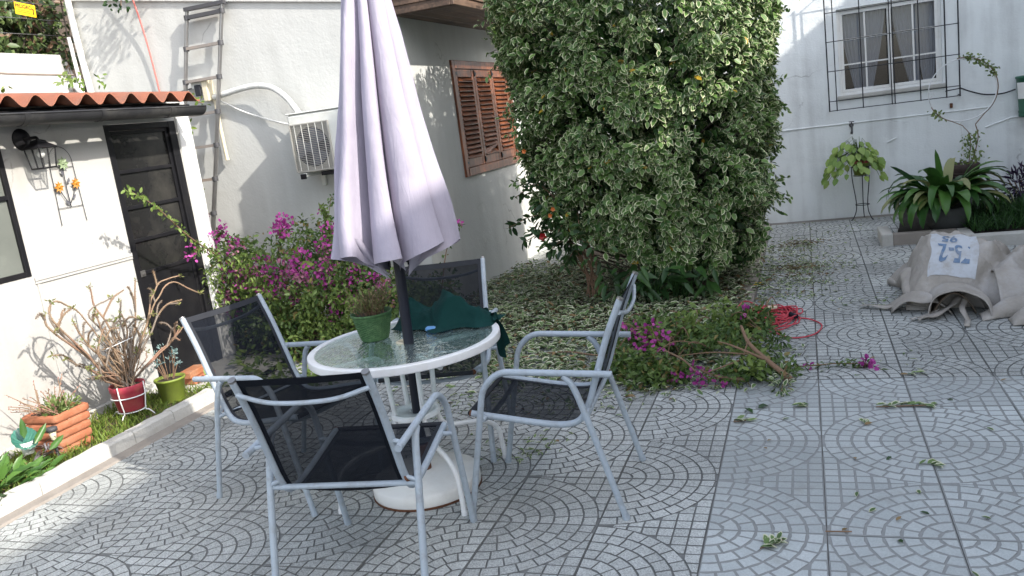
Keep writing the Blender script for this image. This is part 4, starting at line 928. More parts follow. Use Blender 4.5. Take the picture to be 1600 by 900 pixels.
# ================================================================== WALL THINGS: air conditioner, pipes, ladder
ac = thing('air_conditioner', 'aged white outdoor air conditioner unit hung on the grey gable wall', 'air conditioner', (-3.53, 3.05, 1.38))
ax0, ax1, ay0, ay1, az0, az1 = -3.715, -2.985, 2.90, 3.17, 1.405, 1.905
mb = MB(); mb.box(ax0, ax1, ay0, ay1, az0, az1, 0, .018); mb.box(ax0-.004, ax1+.004, ay0-.006, ay1, az1+.0004, az1+.012, 0, .004); mb.build('casing', M['acwhite'], ac)
gx0, gx1, gz0, gz1 = -3.685, -3.325, 1.425, 1.812
mb = MB(); mb.add([(gx0, ay0-.0015, gz0), (gx1, ay0-.0015, gz0), (gx1, ay0-.0015, gz1), (gx0, ay0-.0015, gz1)], [(0, 1, 2, 3)]); 
gxc, gzc = (gx0+gx1)/2, (gz0+gz1)/2
mb.build('grille_back', M['acgrille'], ac)
mb = MB(); mb.add([(gxc+.168*math.cos(2*math.pi*k/40), ay0-.0025, gzc+.168*math.sin(2*math.pi*k/40)) for k in range(40)], [tuple(range(40))]); mb.build('fan_bay', M['acdark'], ac)
mb = MB()
for k in range(3):
    a0 = k*2.094+.4; n = 8; top = []; bot = []
    for i in range(n+1):
        a = a0+1.25*i/n; top.append((gxc+.158*math.cos(a), ay0-.004-.004*i/n, gzc+.158*math.sin(a))); bot.append((gxc+.045*math.cos(a), ay0-.004-.003*i/n, gzc+.045*math.sin(a)))
    mb.grid([bot, top])
mb.add([(gxc+.05*math.cos(2*math.pi*k/20), ay0-.0085, gzc+.05*math.sin(2*math.pi*k/20)) for k in range(20)], [tuple(range(20))]); mb.build('fan', M['fan'], ac)
mb = MB(); f_ = .010
mb.box(gx0-f_, gx0, ay0-.022, ay0-.001, gz0-f_, gz1+f_); mb.box(gx1, gx1+f_, ay0-.022, ay0-.001, gz0-f_, gz1+f_); mb.box(gx0, gx1, ay0-.022, ay0-.001, gz1, gz1+f_); mb.box(gx0, gx1, ay0-.022, ay0-.001, gz0-f_, gz0)
for i in range(26): z = gz0+(gz1-gz0)*(i+.5)/26; mb.box(gx0, gx1, ay0-.018, ay0-.013, z-.0021, z+.0021)
mb.build('grille', M['acgrille'], ac)
mb = MB()
for i in range(5): x = gx0+(gx1-gx0)*(i+.6)/5.2; mb.box(x-.0022, x+.0022, ay0-.0225, ay0-.0185, gz0, gz1)
mb.build('grille_rib', M['acwhite'], ac)
for x in (-3.62, -3.10): mb = MB(); mb.box(x-.02, x+.02, 2.88, 3.195, 1.370, 1.404, 0, .004); mb.box(x-.02, x+.02, 3.16, 3.1955, 1.27, 1.3695, 0, .004); mb.build('bracket', M['acwhite'], ac)
mb = MB(); mb.box(-3.655, -3.60, 2.862, 2.879, 1.355, 1.40, 0, .004); mb.build('rubber_foot', M['black'], ac); mb = MB(); mb.box(-3.47, -3.36, 2.90, 2.97, 1.368, 1.403, 0, .004); mb.build('rubber_foot', M['black'], ac)
mb = MB(); P_ = spline([(-4.60, 3.16, 2.175), (-4.45, 3.13, 2.185), (-4.25, 3.11, 2.205), (-4.08, 3.10, 2.205), (-3.92, 3.08, 2.165), (-3.78, 3.06, 2.06), (-3.675, 3.05, 1.91)], 10)
mb.tube(P_, [.026+.003*mnoise.noise((i*.7, 1, 1)) for i in range(len(P_))], 12); tag(mb.build('insulated_pipe', M['insul']), 'thick white wrapped pipe curving from wall hole to air conditioner', 'pipe')
mb = MB(); mb.tube(spline([(-4.60, 3.17, 2.16), (-4.5, 3.16, 2.11), (-4.345, 3.165, 2.02), (-4.15, 3.165, 1.935), (-3.95, 3.165, 1.862), (-3.72, 3.13, 1.80)], 6), .008, 8); tag(mb.build('power_cable', M['insul']), 'thin pale cable sagging below the thick wrapped pipe', 'cable')
mb = MB(); mb.tube([(-4.605, 3.17, 2.17), (-4.60, 3.16, 1.9), (-4.585, 3.15, 1.62)], .017, 10); mb.tube([(-4.585, 3.15, 1.62), (-4.584, 3.15, 1.60)], .021, 10); tag(mb.build('drain_tube', M['cream']), 'cream drain tube hanging down the gable wall behind the ladder', 'tube')
wb = thing('wall_box', 'cream electrical box with dark lamp on the gable wall behind the ladder', 'box', (-4.71, 3.15, 2.25))
mb = MB(); mb.box(-4.672, -4.615, 3.10, 3.199, 2.145, 2.345, 0, .006); mb.build('box', M['cream'], wb)
mb = MB(); mb.box(-4.80, -4.674, 3.12, 3.19, 2.27, 2.345, 0, .006); mb.build('lamp_housing', M['acwhite'], wb)
mb = MB(); mb.box(-4.755, -4.69, 3.10, 3.1195, 2.20, 2.30, 0, .004); mb.build('lens', M['ironblack'], wb)
mb = MB(); mb.tube(spline([(-4.80, 3.18, 2.29), (-5.1, 3.185, 2.26), (-5.5, 3.185, 2.21), (-5.9, 3.185, 2.19)], 5), .006, 6); tag(mb.build('wall_wire', M['plasticgrey']), 'thin grey wire running along the gable wall left of the electrical box', 'wire')

ld = thing('ladder', 'aluminium telescopic ladder leaning on the grey gable wall', 'ladder', (-5.2, 2.95, 0))
def lrail(s, z):
    xl = -4.685-.245*(2.92-z); xr = -4.302-.262*(2.92-z); y = 3.12-.12*(2.95-z)/2.95
    return Vector((xl if s < 0 else xr, y, z))
zr = [2.885, 2.622, 2.337, 2.04, 1.748, 1.447, 1.135, .845, .55, .255]
for s in (-1, 1):
    mb = MB(); zz = [2.955]+zr+[0]
    for a, b2, q in zip(zz[:-1], zz[1:], range(20)): mb.tube([lrail(s, a), lrail(s, b2)], .0160+.0009*q, 12)
    mb.build('rail', M['alu'], ld)
for i, z in enumerate(zr):
    a, b2 = lrail(-1, z), lrail(1, z); mb = MB(); w = .025 if i else .032
    mb.obox((a+b2)/2, b2-a, (0, 1, 0), (0, 0, 1), (b2-a).length/2-.012, .020, w/2); rg = mb.build('rung', M['rungmetal'] if i else M['plasticgrey'], ld)
    for p in (a, b2): mb = MB(); mb.tube([p+Vector((0, 0, -.021)), p+Vector((0, 0, .021))], .0245+.0006*i, 12); mb.build('clamp', M['plasticgrey'], rg)
a, b2 = lrail(-1, 2.955), lrail(1, 2.955); mb = MB(); mb.obox((a+b2)/2, b2-a, (0, 1, 0), (0, 0, 1), (b2-a).length/2+.022, .024, .016); mb.build('top_cap', M['plasticgrey'], ld)

mb = MB(); mb.tube(spline([(-5.26, 3.06, 3.42), (-5.225, 3.10, 3.13), (-5.215, 3.15, 2.79), (-5.205, 3.17, 2.40), (-5.20, 3.17, 2.1)], 6), .008, 8); tag(mb.build('red_rope', M['hangrope']), 'faded red cord hanging down the grey gable wall', 'cord')

# ================================================================== SHED THINGS: lantern, wall ornament
lt = thing('wall_lantern', 'black wall lantern with clear glass beside the shed door', 'lantern', (SX, .638, 1.9))
ly, lz, lx = .638, 1.885, -4.018
mb = MB(); n = 24; prof = [(0, .026), (.03, .026), (.04, .018), (.062, .012), (.066, 0)]
vs = [(SX+.001+h, ly+r_*math.cos(2*math.pi*k/n), lz+.012+r_*1.05*math.sin(2*math.pi*k/n)) for r_, h in prof for k in range(n)]
mb.add(vs, [(i*n+k, i*n+(k+1) % n, i*n+n+(k+1) % n, i*n+n+k) for i in range(4) for k in range(n)], 0, True)
mb.tube(fillet([(SX+.02, ly, lz+.01), (SX+.085, ly, lz+.012), (lx, ly, lz+.012), (lx, ly, lz-.02)], .03), .010, 8); mb.build('wall_plate', M['black'], lt)
def ring4(h, z): return [(lx-h, ly-h, z), (lx+h, ly-h, z), (lx+h, ly+h, z), (lx-h, ly+h, z)]
mb = MB(); mb.grid([ring4(.012, lz-.002), ring4(.030, lz-.010), ring4(.034, lz-.022), ring4(.066, lz-.048), ring4(.070, lz-.055), ring4(.066, lz-.058), ring4(.02, lz-.05)], 0, False, True); mb.build('lantern_cap', M['black'], lt)
mb = MB(); h0, h1, zt_, zb = .060, .048, lz-.0585, lz-.178
for sx, sy in ((-1, -1), (1, -1), (1, 1), (-1, 1)): mb.tube([(lx+sx*h0, ly+sy*h0, zt_), (lx+sx*h1, ly+sy*h1, zb)], .0045, 6)
for sx, sy in ((0, -1), (1, 0), (0, 1), (-1, 0)): mb.tube([(lx+sx*h0, ly+sy*h0, zt_), (lx+sx*h1, ly+sy*h1, zb)], .003, 6)
r4 = ring4(h1, zb); mb.tube(r4, .0055, 6, closed=True); mb.build('lantern_frame', M['black'], lt)
mb = MB(); mb.grid([ring4(h0-.002, zt_), ring4(h1-.002, zb)], 0, False, True); mb.build('glass', M['clear'], lt)
mb = MB(); mb.lathe([(0, -.115), (.018, -.108), (.024, -.092), (.016, -.072), (.012, -.055)], 16, (lx, ly, lz)); mb.build('bulb', M['white'], lt)

art = thing('wall_ornament', 'arched wire trellis wall ornament with enamelled flowers', 'ornament', (SX, .88, 1.35))
ox = SX+.010
mb = MB(); y0, y1, zb, zs_ = .792, .975, 1.335, 1.73
arch = [(ox, y0-.012, zb-.005)]+[(ox, (y0+y1)/2-(y1-y0)/2*math.cos(a_), zs_+.105*math.sin(a_)) for a_ in np.linspace(0, math.pi, 16)]+[(ox, y1+.012, zb)]
mb.tube(arch, .0021, 6); mb.tube([(ox, y0-.006, 1.44), (ox, y1+.006, 1.44)], .0019, 6); mb.tube([(ox, y0, 1.70), (ox, y1, 1.70)], .0019, 6)
mb.tube(spline([(ox+.004, .882, 1.44), (ox+.006, .878, 1.58), (ox+.008, .882, 1.72)]), .003, 6)
mb.tube(spline([(ox+.004, .882, 1.45), (ox+.006, .845, 1.51), (ox+.008, .812, 1.575)]), .0028, 6); mb.tube(spline([(ox+.004, .882, 1.46), (ox+.006, .925, 1.52), (ox+.008, .948, 1.585)]), .0028, 6)
mb.build('wire_frame', M['ironblack'], art)
for (y, z, rr_, m_, nm) in ((.884, 1.725, .048, M['petalgreen'], 'green_flower'), (.812, 1.578, .040, M['petalorange'], 'orange_flower'), (.950, 1.588, .040, M['petalorange'], 'orange_flower')):
    mb = MB()
    for k in range(8):
        a = k*math.pi/4; d = Vector((0, math.cos(a), math.sin(a))); p = Vector((0, -d.z, d.y)); c = Vector((ox+.012, y, z))
        mb.add([c, c+d*rr_*.5+p*rr_*.24+Vector((.008, 0, 0)), c+d*rr_+Vector((.004, 0, 0)), c+d*rr_*.5-p*rr_*.24+Vector((.008, 0, 0))], [(0, 1, 2, 3)])
    mb.lathe([(0, .012), (.008, .010), (.011, .0)], 10, (0, 0, 0)); k0 = len(mb.v)-30
    mb.v[k0:] = [(ox+.012+q[2], y+q[0], z+q[1]) for q in mb.v[k0:]]
    mb.build(nm, m_, art)
for y, z, a in ((.902, 1.612, 60), (.868, 1.665, 130), (.918, 1.505, 30), (.862, 1.472, 140)):
    d = Vector((0, math.cos(R(a)), math.sin(R(a)))); p = Vector((0, -d.z, d.y)); c = Vector((ox+.009, y, z)); mb = MB()
    mb.add([c-d*.022, c+p*.012+Vector((.004, 0, 0)), c+d*.024, c-p*.012+Vector((.004, 0, 0))], [(0, 1, 2, 3)]); mb.build('leaf', M['leafmetal'], art)

# faucet, cable, green box on the back wall
fc = MB(); fc.tube(fillet([(.945, BY+.02, 1.052), (.945, BY-.07, 1.052), (.945, BY-.105, 1.045), (.942, BY-.108, .985)], .03), .010, 8); fc.lathe([(.016, 0), (.016, .012), (.010, .03)], 10, (.945, BY-.06, 1.045))
fc.tube([(.917, BY-.06, 1.092), (.973, BY-.06, 1.092)], .0055, 6); fc.tube([(.945, BY-.06, 1.06), (.945, BY-.06, 1.092)], .006, 6); fc.tube([(.945, BY-.004, 1.052), (.945, BY-.0, 1.052)], .025, 12); fc.tube([(.942, BY-.108, .985), (.938, BY-.106, .955)], .013, 8)
tag(fc.build('garden_tap', M['plasticgrey']), 'small dark garden tap on the white wall left below the barred window', 'tap')
mb = MB(); mb.tube(spline([(2.05, 6.97, 1.318), (2.15, 7.04, 1.27), (2.30, 7.06, 1.215), (2.46, 7.06, 1.205), (2.585, 7.05, 1.232)], 8), .0075, 8); mb.tube([(1.9, 6.965, 1.305), (2.05, 6.97, 1.318)], .006, 6)
tag(mb.build('black_cable', M['ironblack']), 'black cable sagging from the window bars to the green box', 'cable')
mb = MB(); mb.box(1.957, 1.985, BY-.03, BY-.001, 1.115, 1.165, 0, .004); tag(mb.build('wall_hook', M['rust']), 'small rusty bracket on the white wall below the window bars', 'bracket')
gb = thing('green_bin', 'green plastic wall bin with white label at the right edge', 'bin', (2.72, 7.0, .9))
mb = MB(); n = 28; prof = [(.085, .935), (.098, .94), (.100, .965), (.094, .97), (.101, .985), (.103, 1.0), (.097, 1.01), (.118, 1.335), (.126, 1.34), (.126, 1.362), (.118, 1.366), (0, 1.372)]
mb.lathe(prof, n, (2.695, 6.975, 0)); mb.build('body', M['boxgreen'], gb)
mb = MB(); mb.grid([[(2.695+rr_*math.cos(a_), 6.975+rr_*math.sin(a_), z) for a_ in np.linspace(R(188), R(262), 12)] for rr_, z in ((.1085, 1.13), (.1165, 1.30))]); mb.build('label', M['white'], gb)
# ================================================================== BIG CLIPPED VARIEGATED HEDGE TREE
hx, hy = -.84, 3.98
hedge = thing('hedge_tree', 'tall box-clipped variegated hedge tree standing in the bed behind the trimmings', 'tree', (hx, hy, 0))
def hradius(phi, z):
    """half extent of the clipped block in direction phi at height z"""
    t = max(0, min(1, (z-.3)/2.0)); a = .93+.17*t; b = .92+.06*t
    c, s = np.abs(np.cos(phi)), np.abs(np.sin(phi)); p = 3.4
    return ((c/a)**p+(s/b)**p)**(-1/p)
def lump(phi, z): 
    x, y = math.cos(phi), math.sin(phi)
    return .11*mnoise.noise((x*2.6, y*2.6, z*1.9)) + .085*mnoise.noise((x*6+3, y*6, z*4.4)) + .04*mnoise.noise((x*13, y*13, z*10))
N = 38000; P_ = []; D_l = []; N_l = []; S_ = []
PI_ = []; DI_ = []
def hbottom(phi): c = math.cos(phi); return .42+.16*mnoise.noise((c*3, math.sin(phi)*3, 5.5))-(.12 if c > 0 else .42)*c
k = 0
while k < N:
    phi = random.uniform(-math.pi, math.pi)
    if math.sin(phi) > .3 and random.random() < .55: continue
    zb = hbottom(phi); z = random.uniform(zb-.05, 2.72)
    taper = 1-.10*max(0, (.85-z)/.5)-.10*max(0, -math.cos(phi))*max(0, 1.5-z)
    rr_ = hradius(phi, z)*taper+lump(phi, z)
    # gaps: hollows between leafy clumps
    gap = mnoise.noise((math.cos(phi)*4.4+9, math.sin(phi)*4.4, z*4.2+2))
    depth = random.expovariate(1/.06) + (max(0, gap-.10)*1.5)
    rr_ -= min(depth, .55)
    x, y = hx+rr_*math.cos(phi), hy+rr_*math.sin(phi)
    out = Vector((math.cos(phi), math.sin(phi), .25))
    nrm = out*.9+Vector(rdir(1)[0])*.55+Vector((0, 0, .45))
    d = out*.55+Vector((0, 0, -.55))+Vector(rdir(1)[0])*.8
    P_.append((x, y, z)); D_l.append(d); N_l.append(nrm); S_.append(random.uniform(.040, .082)); k += 1
for i in range(3500):                                           # clipped top
    a, b2 = random.uniform(-1, 1), random.uniform(-1, 1); P_.append((hx+a*1.05, hy+b2*.95, 2.70+.08*mnoise.noise((a*3, b2*3, 1))+random.uniform(-.08, .03)))
    D_l.append(Vector(rdir(1)[0])); N_l.append(Vector((0, 0, 1))+Vector(rdir(1)[0])*.5); S_.append(random.uniform(.035, .06))
P_, D_l, N_l, S_ = map(np.array, (P_, D_l, N_l, S_))
crown = leaf_mesh('crown', P_, D_l, N_l, S_, RNG.uniform(.52, .72, len(P_)), M['hedge'], hedge, kind='stuff')
# a few hundred of the larger front leaves, each its own leaf
proto = leaf_mesh('leaf', [hedge.location], [(1, 0, 0)], [(0, 0, 1)], [1.0], [.62], M['hedge'], hedge)
lv = [proto.data]
for q in range(5):
    o_ = leaf_mesh('leaf', [hedge.location], [(1, 0, 0)], [(0, 0, 1)], [1.0], [.55+.05*q], M['hedge'], hedge); lv.append(o_.data); bpy.data.objects.remove(o_)
for k in range(240):
    phi = random.uniform(-2.75, -.55) if k < 200 else random.uniform(-.6, .3); z = random.uniform(.45, 2.55)
    rr_ = hradius(phi, z)*(1-.10*max(0, (.85-z)/.5))+lump(phi, z)+.012
    out = Vector((math.cos(phi), math.sin(phi), .1)); d = (out*.45+Vector((0, 0, -.75))+Vector(rdir(1)[0])*.55).normalized(); nz = (out+Vector((0, 0, .4))+Vector(rdir(1)[0])*.4); nz = (nz-d*nz.dot(d)).normalized(); bb = nz.cross(d)
    o_ = proto if k == 0 else proto.copy()
    if k: COL.objects.link(o_); o_.parent = hedge; o_.data = lv[k % 6]
    s = random.uniform(.056, .080); o_.location = (rr_*math.cos(phi), rr_*math.sin(phi), z); o_.rotation_euler = Matrix((d, bb, nz)).transposed().to_euler(); o_.scale = (s, s, s)
SP, SD = [], []; mb = MB()
for i in range(150):
    phi = random.uniform(-math.pi*.98, .25); z = random.uniform(.6, 2.6); rr_ = hradius(phi, z)*(1-.10*max(0, -math.cos(phi))*max(0, 1.5-z))+lump(phi, z)-.05
    a = Vector((hx+rr_*math.cos(phi), hy+rr_*math.sin(phi), z)); d = (Vector((math.cos(phi), math.sin(phi), random.uniform(-.3, .8)))+Vector(rdir(1)[0])*.5).normalized(); L = random.uniform(.10, .22)
    pts = [a, a+d*L*.5, a+d*L+Vector((0, 0, -.25*L))]; mb.tube(pts, [.003, .0022, .0012], 4, cap=False)
    for t in np.linspace(.35, 1, 8): SP.append(pts[0].lerp(pts[2], t)+Vector((0, 0, .06*L*math.sin(math.pi*t)))); SD.append(Vector(rdir(1)[0])*.9+d*.6+Vector((0, 0, -.2)))
mb.build('shoot_stems', M['bark'], hedge, kind='stuff'); leaf_mesh('shoots', SP, SD, rdir(len(SP))*.7+np.array([0, -.5, .6]), RNG.uniform(.03, .06, len(SP)), .58, M['hedge'], hedge, kind='stuff')
# plain inner leaves, coloured darker for the shaded inside, hanging lower skirts
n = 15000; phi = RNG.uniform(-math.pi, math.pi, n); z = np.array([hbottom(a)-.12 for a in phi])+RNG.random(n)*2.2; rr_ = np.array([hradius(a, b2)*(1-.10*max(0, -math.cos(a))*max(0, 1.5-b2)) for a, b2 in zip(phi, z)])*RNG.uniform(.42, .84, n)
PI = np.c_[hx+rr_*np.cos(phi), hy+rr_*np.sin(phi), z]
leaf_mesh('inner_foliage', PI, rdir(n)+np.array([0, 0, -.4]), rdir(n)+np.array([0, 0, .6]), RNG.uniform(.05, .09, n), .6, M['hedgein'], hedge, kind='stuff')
for i in range(9):
    a = random.uniform(0, 6.28); r0 = random.uniform(.05, .42); x0, y0 = hx+.15+r0*math.cos(a), hy-.1+r0*math.sin(a)*.8
    mb = MB(); pts = spline([(x0, y0, .0), (x0+random.uniform(-.05, .05), y0+random.uniform(-.05, .05), .45), (x0+random.uniform(-.2, .2), y0+random.uniform(-.2, .2), 1.2), (x0+random.uniform(-.5, .5), y0+random.uniform(-.4, .4), 2.3)], 5)
    mb.tube(pts, np.linspace(random.uniform(.02, .045), .008, len(pts)), 8); mb.build('trunk', M['bark'], hedge)
mb = MB()
for i in range(420):
    phi_ = random.uniform(-math.pi, math.pi); z0 = random.uniform(.3, 2.5); rr1 = float(hradius(phi_, z0))
    a = Vector((hx+rr1*.35*math.cos(phi_), hy+rr1*.35*math.sin(phi_), z0-.25)); b2 = Vector((hx+rr1*.96*math.cos(phi_), hy+rr1*.96*math.sin(phi_), z0))
    mb.tube([a, (a+b2)/2+Vector(rdir(1)[0])*.06, b2], [.006, .0045, .002], 4, cap=False)
mb.build('twigs', M['bark'], hedge, kind='stuff')

# hibiscus with red flowers, growing out of the left foot of the hedge
hib = thing('hibiscus', 'dark leaved hibiscus with red and orange flowers at the left foot of the hedge', 'shrub', (-1.45, 3.4, 0))
mb = MB(); tips = [(-1.88, 3.25, .98), (-1.95, 3.2, .74), (-1.80, 3.15, .62), (-1.60, 3.1, .52), (-1.45, 3.05, .42), (-1.68, 3.2, 1.12), (-1.75, 3.3, .86), (-1.50, 3.05, .66), (-1.30, 3.05, .74)]
P_, D_l = [], []
for t in tips:
    pts = spline([(-1.35+random.uniform(-.1, .1), 3.5, .02), (-1.4+random.uniform(-.1, .1), 3.4, .45), ((t[0]-1.4)/2, (t[1]+3.35)/2, t[2]+.06), t], 6); mb.tube(pts, np.linspace(.010, .003, len(pts)), 6)
    for p in pts[9:]:
        for q in range(3): P_.append(p+Vector(rdir(1)[0])*.02); D_l.append(Vector(rdir(1)[0])+Vector((-.5, -.2, -.5)))
mb.build('stem', M['branch'], hib)
Pb, Db = bunch([(-1.55, 3.1, .9), (-1.4, 3.05, .62), (-1.62, 3.2, .75), (-1.15, 3.05, .55)], [.16, .2, .12, .2], 1100)
leaf_mesh('foliage', np.concatenate([np.array(P_), Pb]), np.concatenate([np.array(D_l), Db+np.array([0, 0, -.6])+rdir(len(Pb))*.6]), rdir(len(P_)+len(Pb))+np.array([-.2, -.7, .5]), RNG.uniform(.045, .10, len(P_)+len(Pb)), .52, M['hib'], hib)
def blossom(c, rr_, m_, par, n=5, name='flower'):
    a = np.arange(n)*2*math.pi/n+random.random(); d = np.c_[np.cos(a), -.5*np.ones(n), np.sin(a)]
    leaf_mesh(name, np.tile(np.array(c), (n, 1)), d, np.tile([0, -1, .2], (n, 1)), rr_, .8, m_, par, T_ROUND)
blossom((-1.60, 3.02, .665), .038, M['redpetal'], hib); 
for c in ((-1.49, 3.02, .88), (-1.52, 3.02, .83), (-1.68, 3.05, 1.36)): blossom(c, .022, M['orangepetal'], hib)
# long plain leaves drooping under the hedge
st_ = thing('peace_plant', 'dark broad leaved plant drooping under the right foot of the hedge', 'plant', (-.75, 3.15, 0))
P_, D_l = [], []
for i in range(90):
    a = random.uniform(-math.pi, 0); c = (-.75+random.uniform(-.42, .5), 3.12+random.uniform(-.1, .2), random.uniform(.12, .36)); P_.append(c); D_l.append((math.cos(a)*.8, math.sin(a)*.5, random.uniform(-.9, .1)))
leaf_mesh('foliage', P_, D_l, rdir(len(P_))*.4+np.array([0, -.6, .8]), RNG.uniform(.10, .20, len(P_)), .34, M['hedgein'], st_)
mb = MB()
for i in range(16): x = -.75+random.uniform(-.3, .4); mb.tube([(x*.8-.15, 3.2, .0), (x, 3.13, .15), (x+random.uniform(-.1, .1), 3.1, .3)], [.006, .005, .003], 5)
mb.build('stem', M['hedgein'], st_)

# ================================================================== LEAF LITTER, TRIMMINGS, FALLEN LEAVES
def litter_pts(n, f):
    out = []
    while len(out) < n:
        p = f()
        if p is not None: out.append(p)
    return out
def bedpt():
    x, y = random.uniform(-2.66, .12), random.uniform(.95, 5.6)
    edge = 1.25+.25*mnoise.noise((x*1.7, 2, 0))+.35*max(0, -1.1-x)
    if y < edge and random.random() > .12*math.exp(-(edge-y)*3): return None
    if y < edge-.5: return None
    if x > -.1 and random.random() < .75: return None
    if y > 4.6 and random.random() < (y-4.6)*1.1: return None
    if x < -2.2 and y < 2.6: return None
    h = .05*max(0, min(1, (y-1.6)))*(.5+.5*mnoise.noise((x*2, y*2, 3)))+.02
    return x, y, random.uniform(.004, .02+h)
P_ = np.array(litter_pts(15000, bedpt)); n = len(P_); nr = rdir(n)*.45+np.array([0, 0, 1]); d = rdir(n)*np.array([1, 1, .25])
o_ = leaf_mesh('leaf_litter', P_, d, nr, RNG.uniform(.03, .080, n), RNG.uniform(.35, .6, n), M['litter'], kind='stuff')
P2 = np.array(litter_pts(3200, lambda: bedpt())); n = len(P2); leaf_mesh('pale_leaf_litter', P2+np.array([0, 0, .008]), rdir(n)*np.array([1, 1, .25]), rdir(n)*.5+np.array([0, 0, 1]), RNG.uniform(.018, .045, n), .42, M['littercream'], kind='stuff')
# thin drifts on the paving right of the hedge and round the table feet
P_ = []
for (x, y, sx, sy, k) in ((.28, 5.2, .28, .55, 420), (.30, 4.35, .24, .30, 520), (.33, 3.75, .30, .22, 300), (.62, 4.4, .25, .4, 80), (.25, 3.3, .3, .2, 170), (.85, 3.0, .25, .25, 60), (.65, 6.2, .35, .5, 70), (-1.0, .95, .45, .25, 220), (-.95, .3, .18, .15, 80), (-1.5, .9, .3, .3, 120), (.2, 1.75, .15, .25, 90), (-.4, 1.15, .4, .06, 90), (.6, 1.5, .5, .15, 30)):
    for q in range(k): P_.append((random.gauss(x, sx*.6), random.gauss(y, sy*.6), random.uniform(.003, .016)))
P_ = np.array(P_); n = len(P_); leaf_mesh('leaf_drift', P_, rdir(n)*np.array([1, 1, .2]), rdir(n)*.4+np.array([0, 0, 1]), RNG.uniform(.015, .05, n), RNG.uniform(.3, .55, n), M['litter'], kind='stuff')
P_ = []
for (x, y, sx, sy, k) in ((.30, 4.30, .20, .08, 260), (.33, 5.5, .22, .16, 220), (.30, 4.0, .25, .05, 60)):
    for q in range(k): P_.append((random.gauss(x, sx*.6), random.gauss(y, sy*.6), random.uniform(.003, .02)))
P_ = np.array(P_); n = len(P_); M['drylitter'] = leafmat('dry brown leaf', (.10, .065, .03), (.26, .19, .09), trans=.1, rough=.7)
leaf_mesh('dry_leaf_drift', P_, rdir(n)*np.array([1, 1, .25]), rdir(n)*.4+np.array([0, 0, 1]), RNG.uniform(.015, .045, n), .3, M['drylitter'], kind='stuff')

tp = thing('trimmings_pile', 'heap of cut bougainvillea branches with purple flowers lying on the paving', 'cuttings', (-.35, 1.6, 0))
cs = []; rs_ = []
for i in range(46):
    x = random.uniform(-.85, .20); y = random.uniform(1.22, 2.35); e = 1-abs((x+.28)/.58)**2.2; z = .03+.19*max(0, e)*min(1, (y-1.15)/.35)*random.uniform(.2, 1)
    cs.append((x, y, z)); rs_.append(random.uniform(.07, .15))
P_, O_ = bunch(cs, rs_, 9200, .6); P_[:, 2] = np.abs(P_[:, 2])+.006; n = len(P_)
leaf_mesh('foliage', P_, O_*.5+rdir(n)*.8+np.array([.1, -.1, -.15]), rdir(n)*.7+np.array([0, -.25, .8]), RNG.uniform(.022, .055, n), RNG.uniform(.42, .62, n), M['boug'], tp, kind='stuff')
Pc, Oc = bunch([(-.30, 1.75, .24), (-.12, 1.9, .24), (.05, 1.45, .14), (-.5, 1.6, .18), (.1, 1.25, .08)], [.10, .1, .1, .1, .1], 9000); n = len(Pc)
leaf_mesh('pale_foliage', Pc, rdir(n)+np.array([0, 0, .1]), rdir(n)*.6+np.array([0, -.3, .8]), RNG.uniform(.03, .06, n), .55, M['boughi'], tp)
fc_ = [(-.56, 1.64, .20), (-.54, 1.76, .22), (-.60, 1.54, .16), (-.70, 1.75, .20), (-.45, 1.50, .19), (-.52, 1.60, .23), (-.37, 1.22, .05), (-.28, 1.20, .06), (-.18, 1.20, .06), (-.22, 1.24, .09), (.00, 2.08, .2), (-.10, 1.20, .02), (-.19, 1.20, .02), (-.45, 1.3, .05), (-.05, 1.21, .02)]
def flower_cluster(c, r_, dens, m_, par, up=.5, name='flower_cluster', sz=(.020, .034)):
    P_, O_ = bunch([c], [r_], dens); n = len(P_); P_[:, 2] = np.abs(P_[:, 2])+.004
    return leaf_mesh(name, P_, O_+rdir(n)*.5, rdir(n)*.7+np.array([.15, -.5, up]), RNG.uniform(*sz, n), .73, m_, par, T_ROUND, kind='stuff')
for i, c in enumerate(fc_): flower_cluster(c, random.uniform(.035, .06) if i < 6 else random.uniform(.025, .04), 9000, M['bract'], tp)
def branch(pts, r0, r1, par, m_=None, name='branch'):
    s = spline(pts, 6); mb = MB(); mb.tube(s, np.linspace(r0, r1, len(s)), 7); return mb.build(name, m_ or M['branch'], par)
branch([(.29, 1.17, .045), (.17, 1.25, .13), (.07, 1.36, .20), (.02, 1.52, .26)], .016, .009, tp); branch([(.15, 1.25, .14), (.06, 1.24, .19), (-.03, 1.28, .22), (-.1, 1.32, .23)], .009, .003, tp)
branch([(.09, 1.40, .12), (-.02, 1.25, .12), (-.14, 1.17, .10)], .007, .003, tp); branch([(.05, 1.22, .03), (-.1, 1.20, .06), (-.2, 1.26, .08)], .010, .006, tp); branch([(-.42, 1.40, .16), (-.3, 1.28, .14), (-.22, 1.18, .1)], .007, .004, tp)
for i in range(26):
    x, y = random.uniform(-.7, .15), random.uniform(1.25, 2.3); a = random.uniform(0, 6.28); L = random.uniform(.15, .4)
    branch([(x, y, .08+random.random()*.12), (x+L*.5*math.cos(a), y+L*.5*math.sin(a), .12+random.random()*.14), (x+L*math.cos(a), y+L*math.sin(a), .05+random.random()*.15)], .005, .002, tp, name='twig')
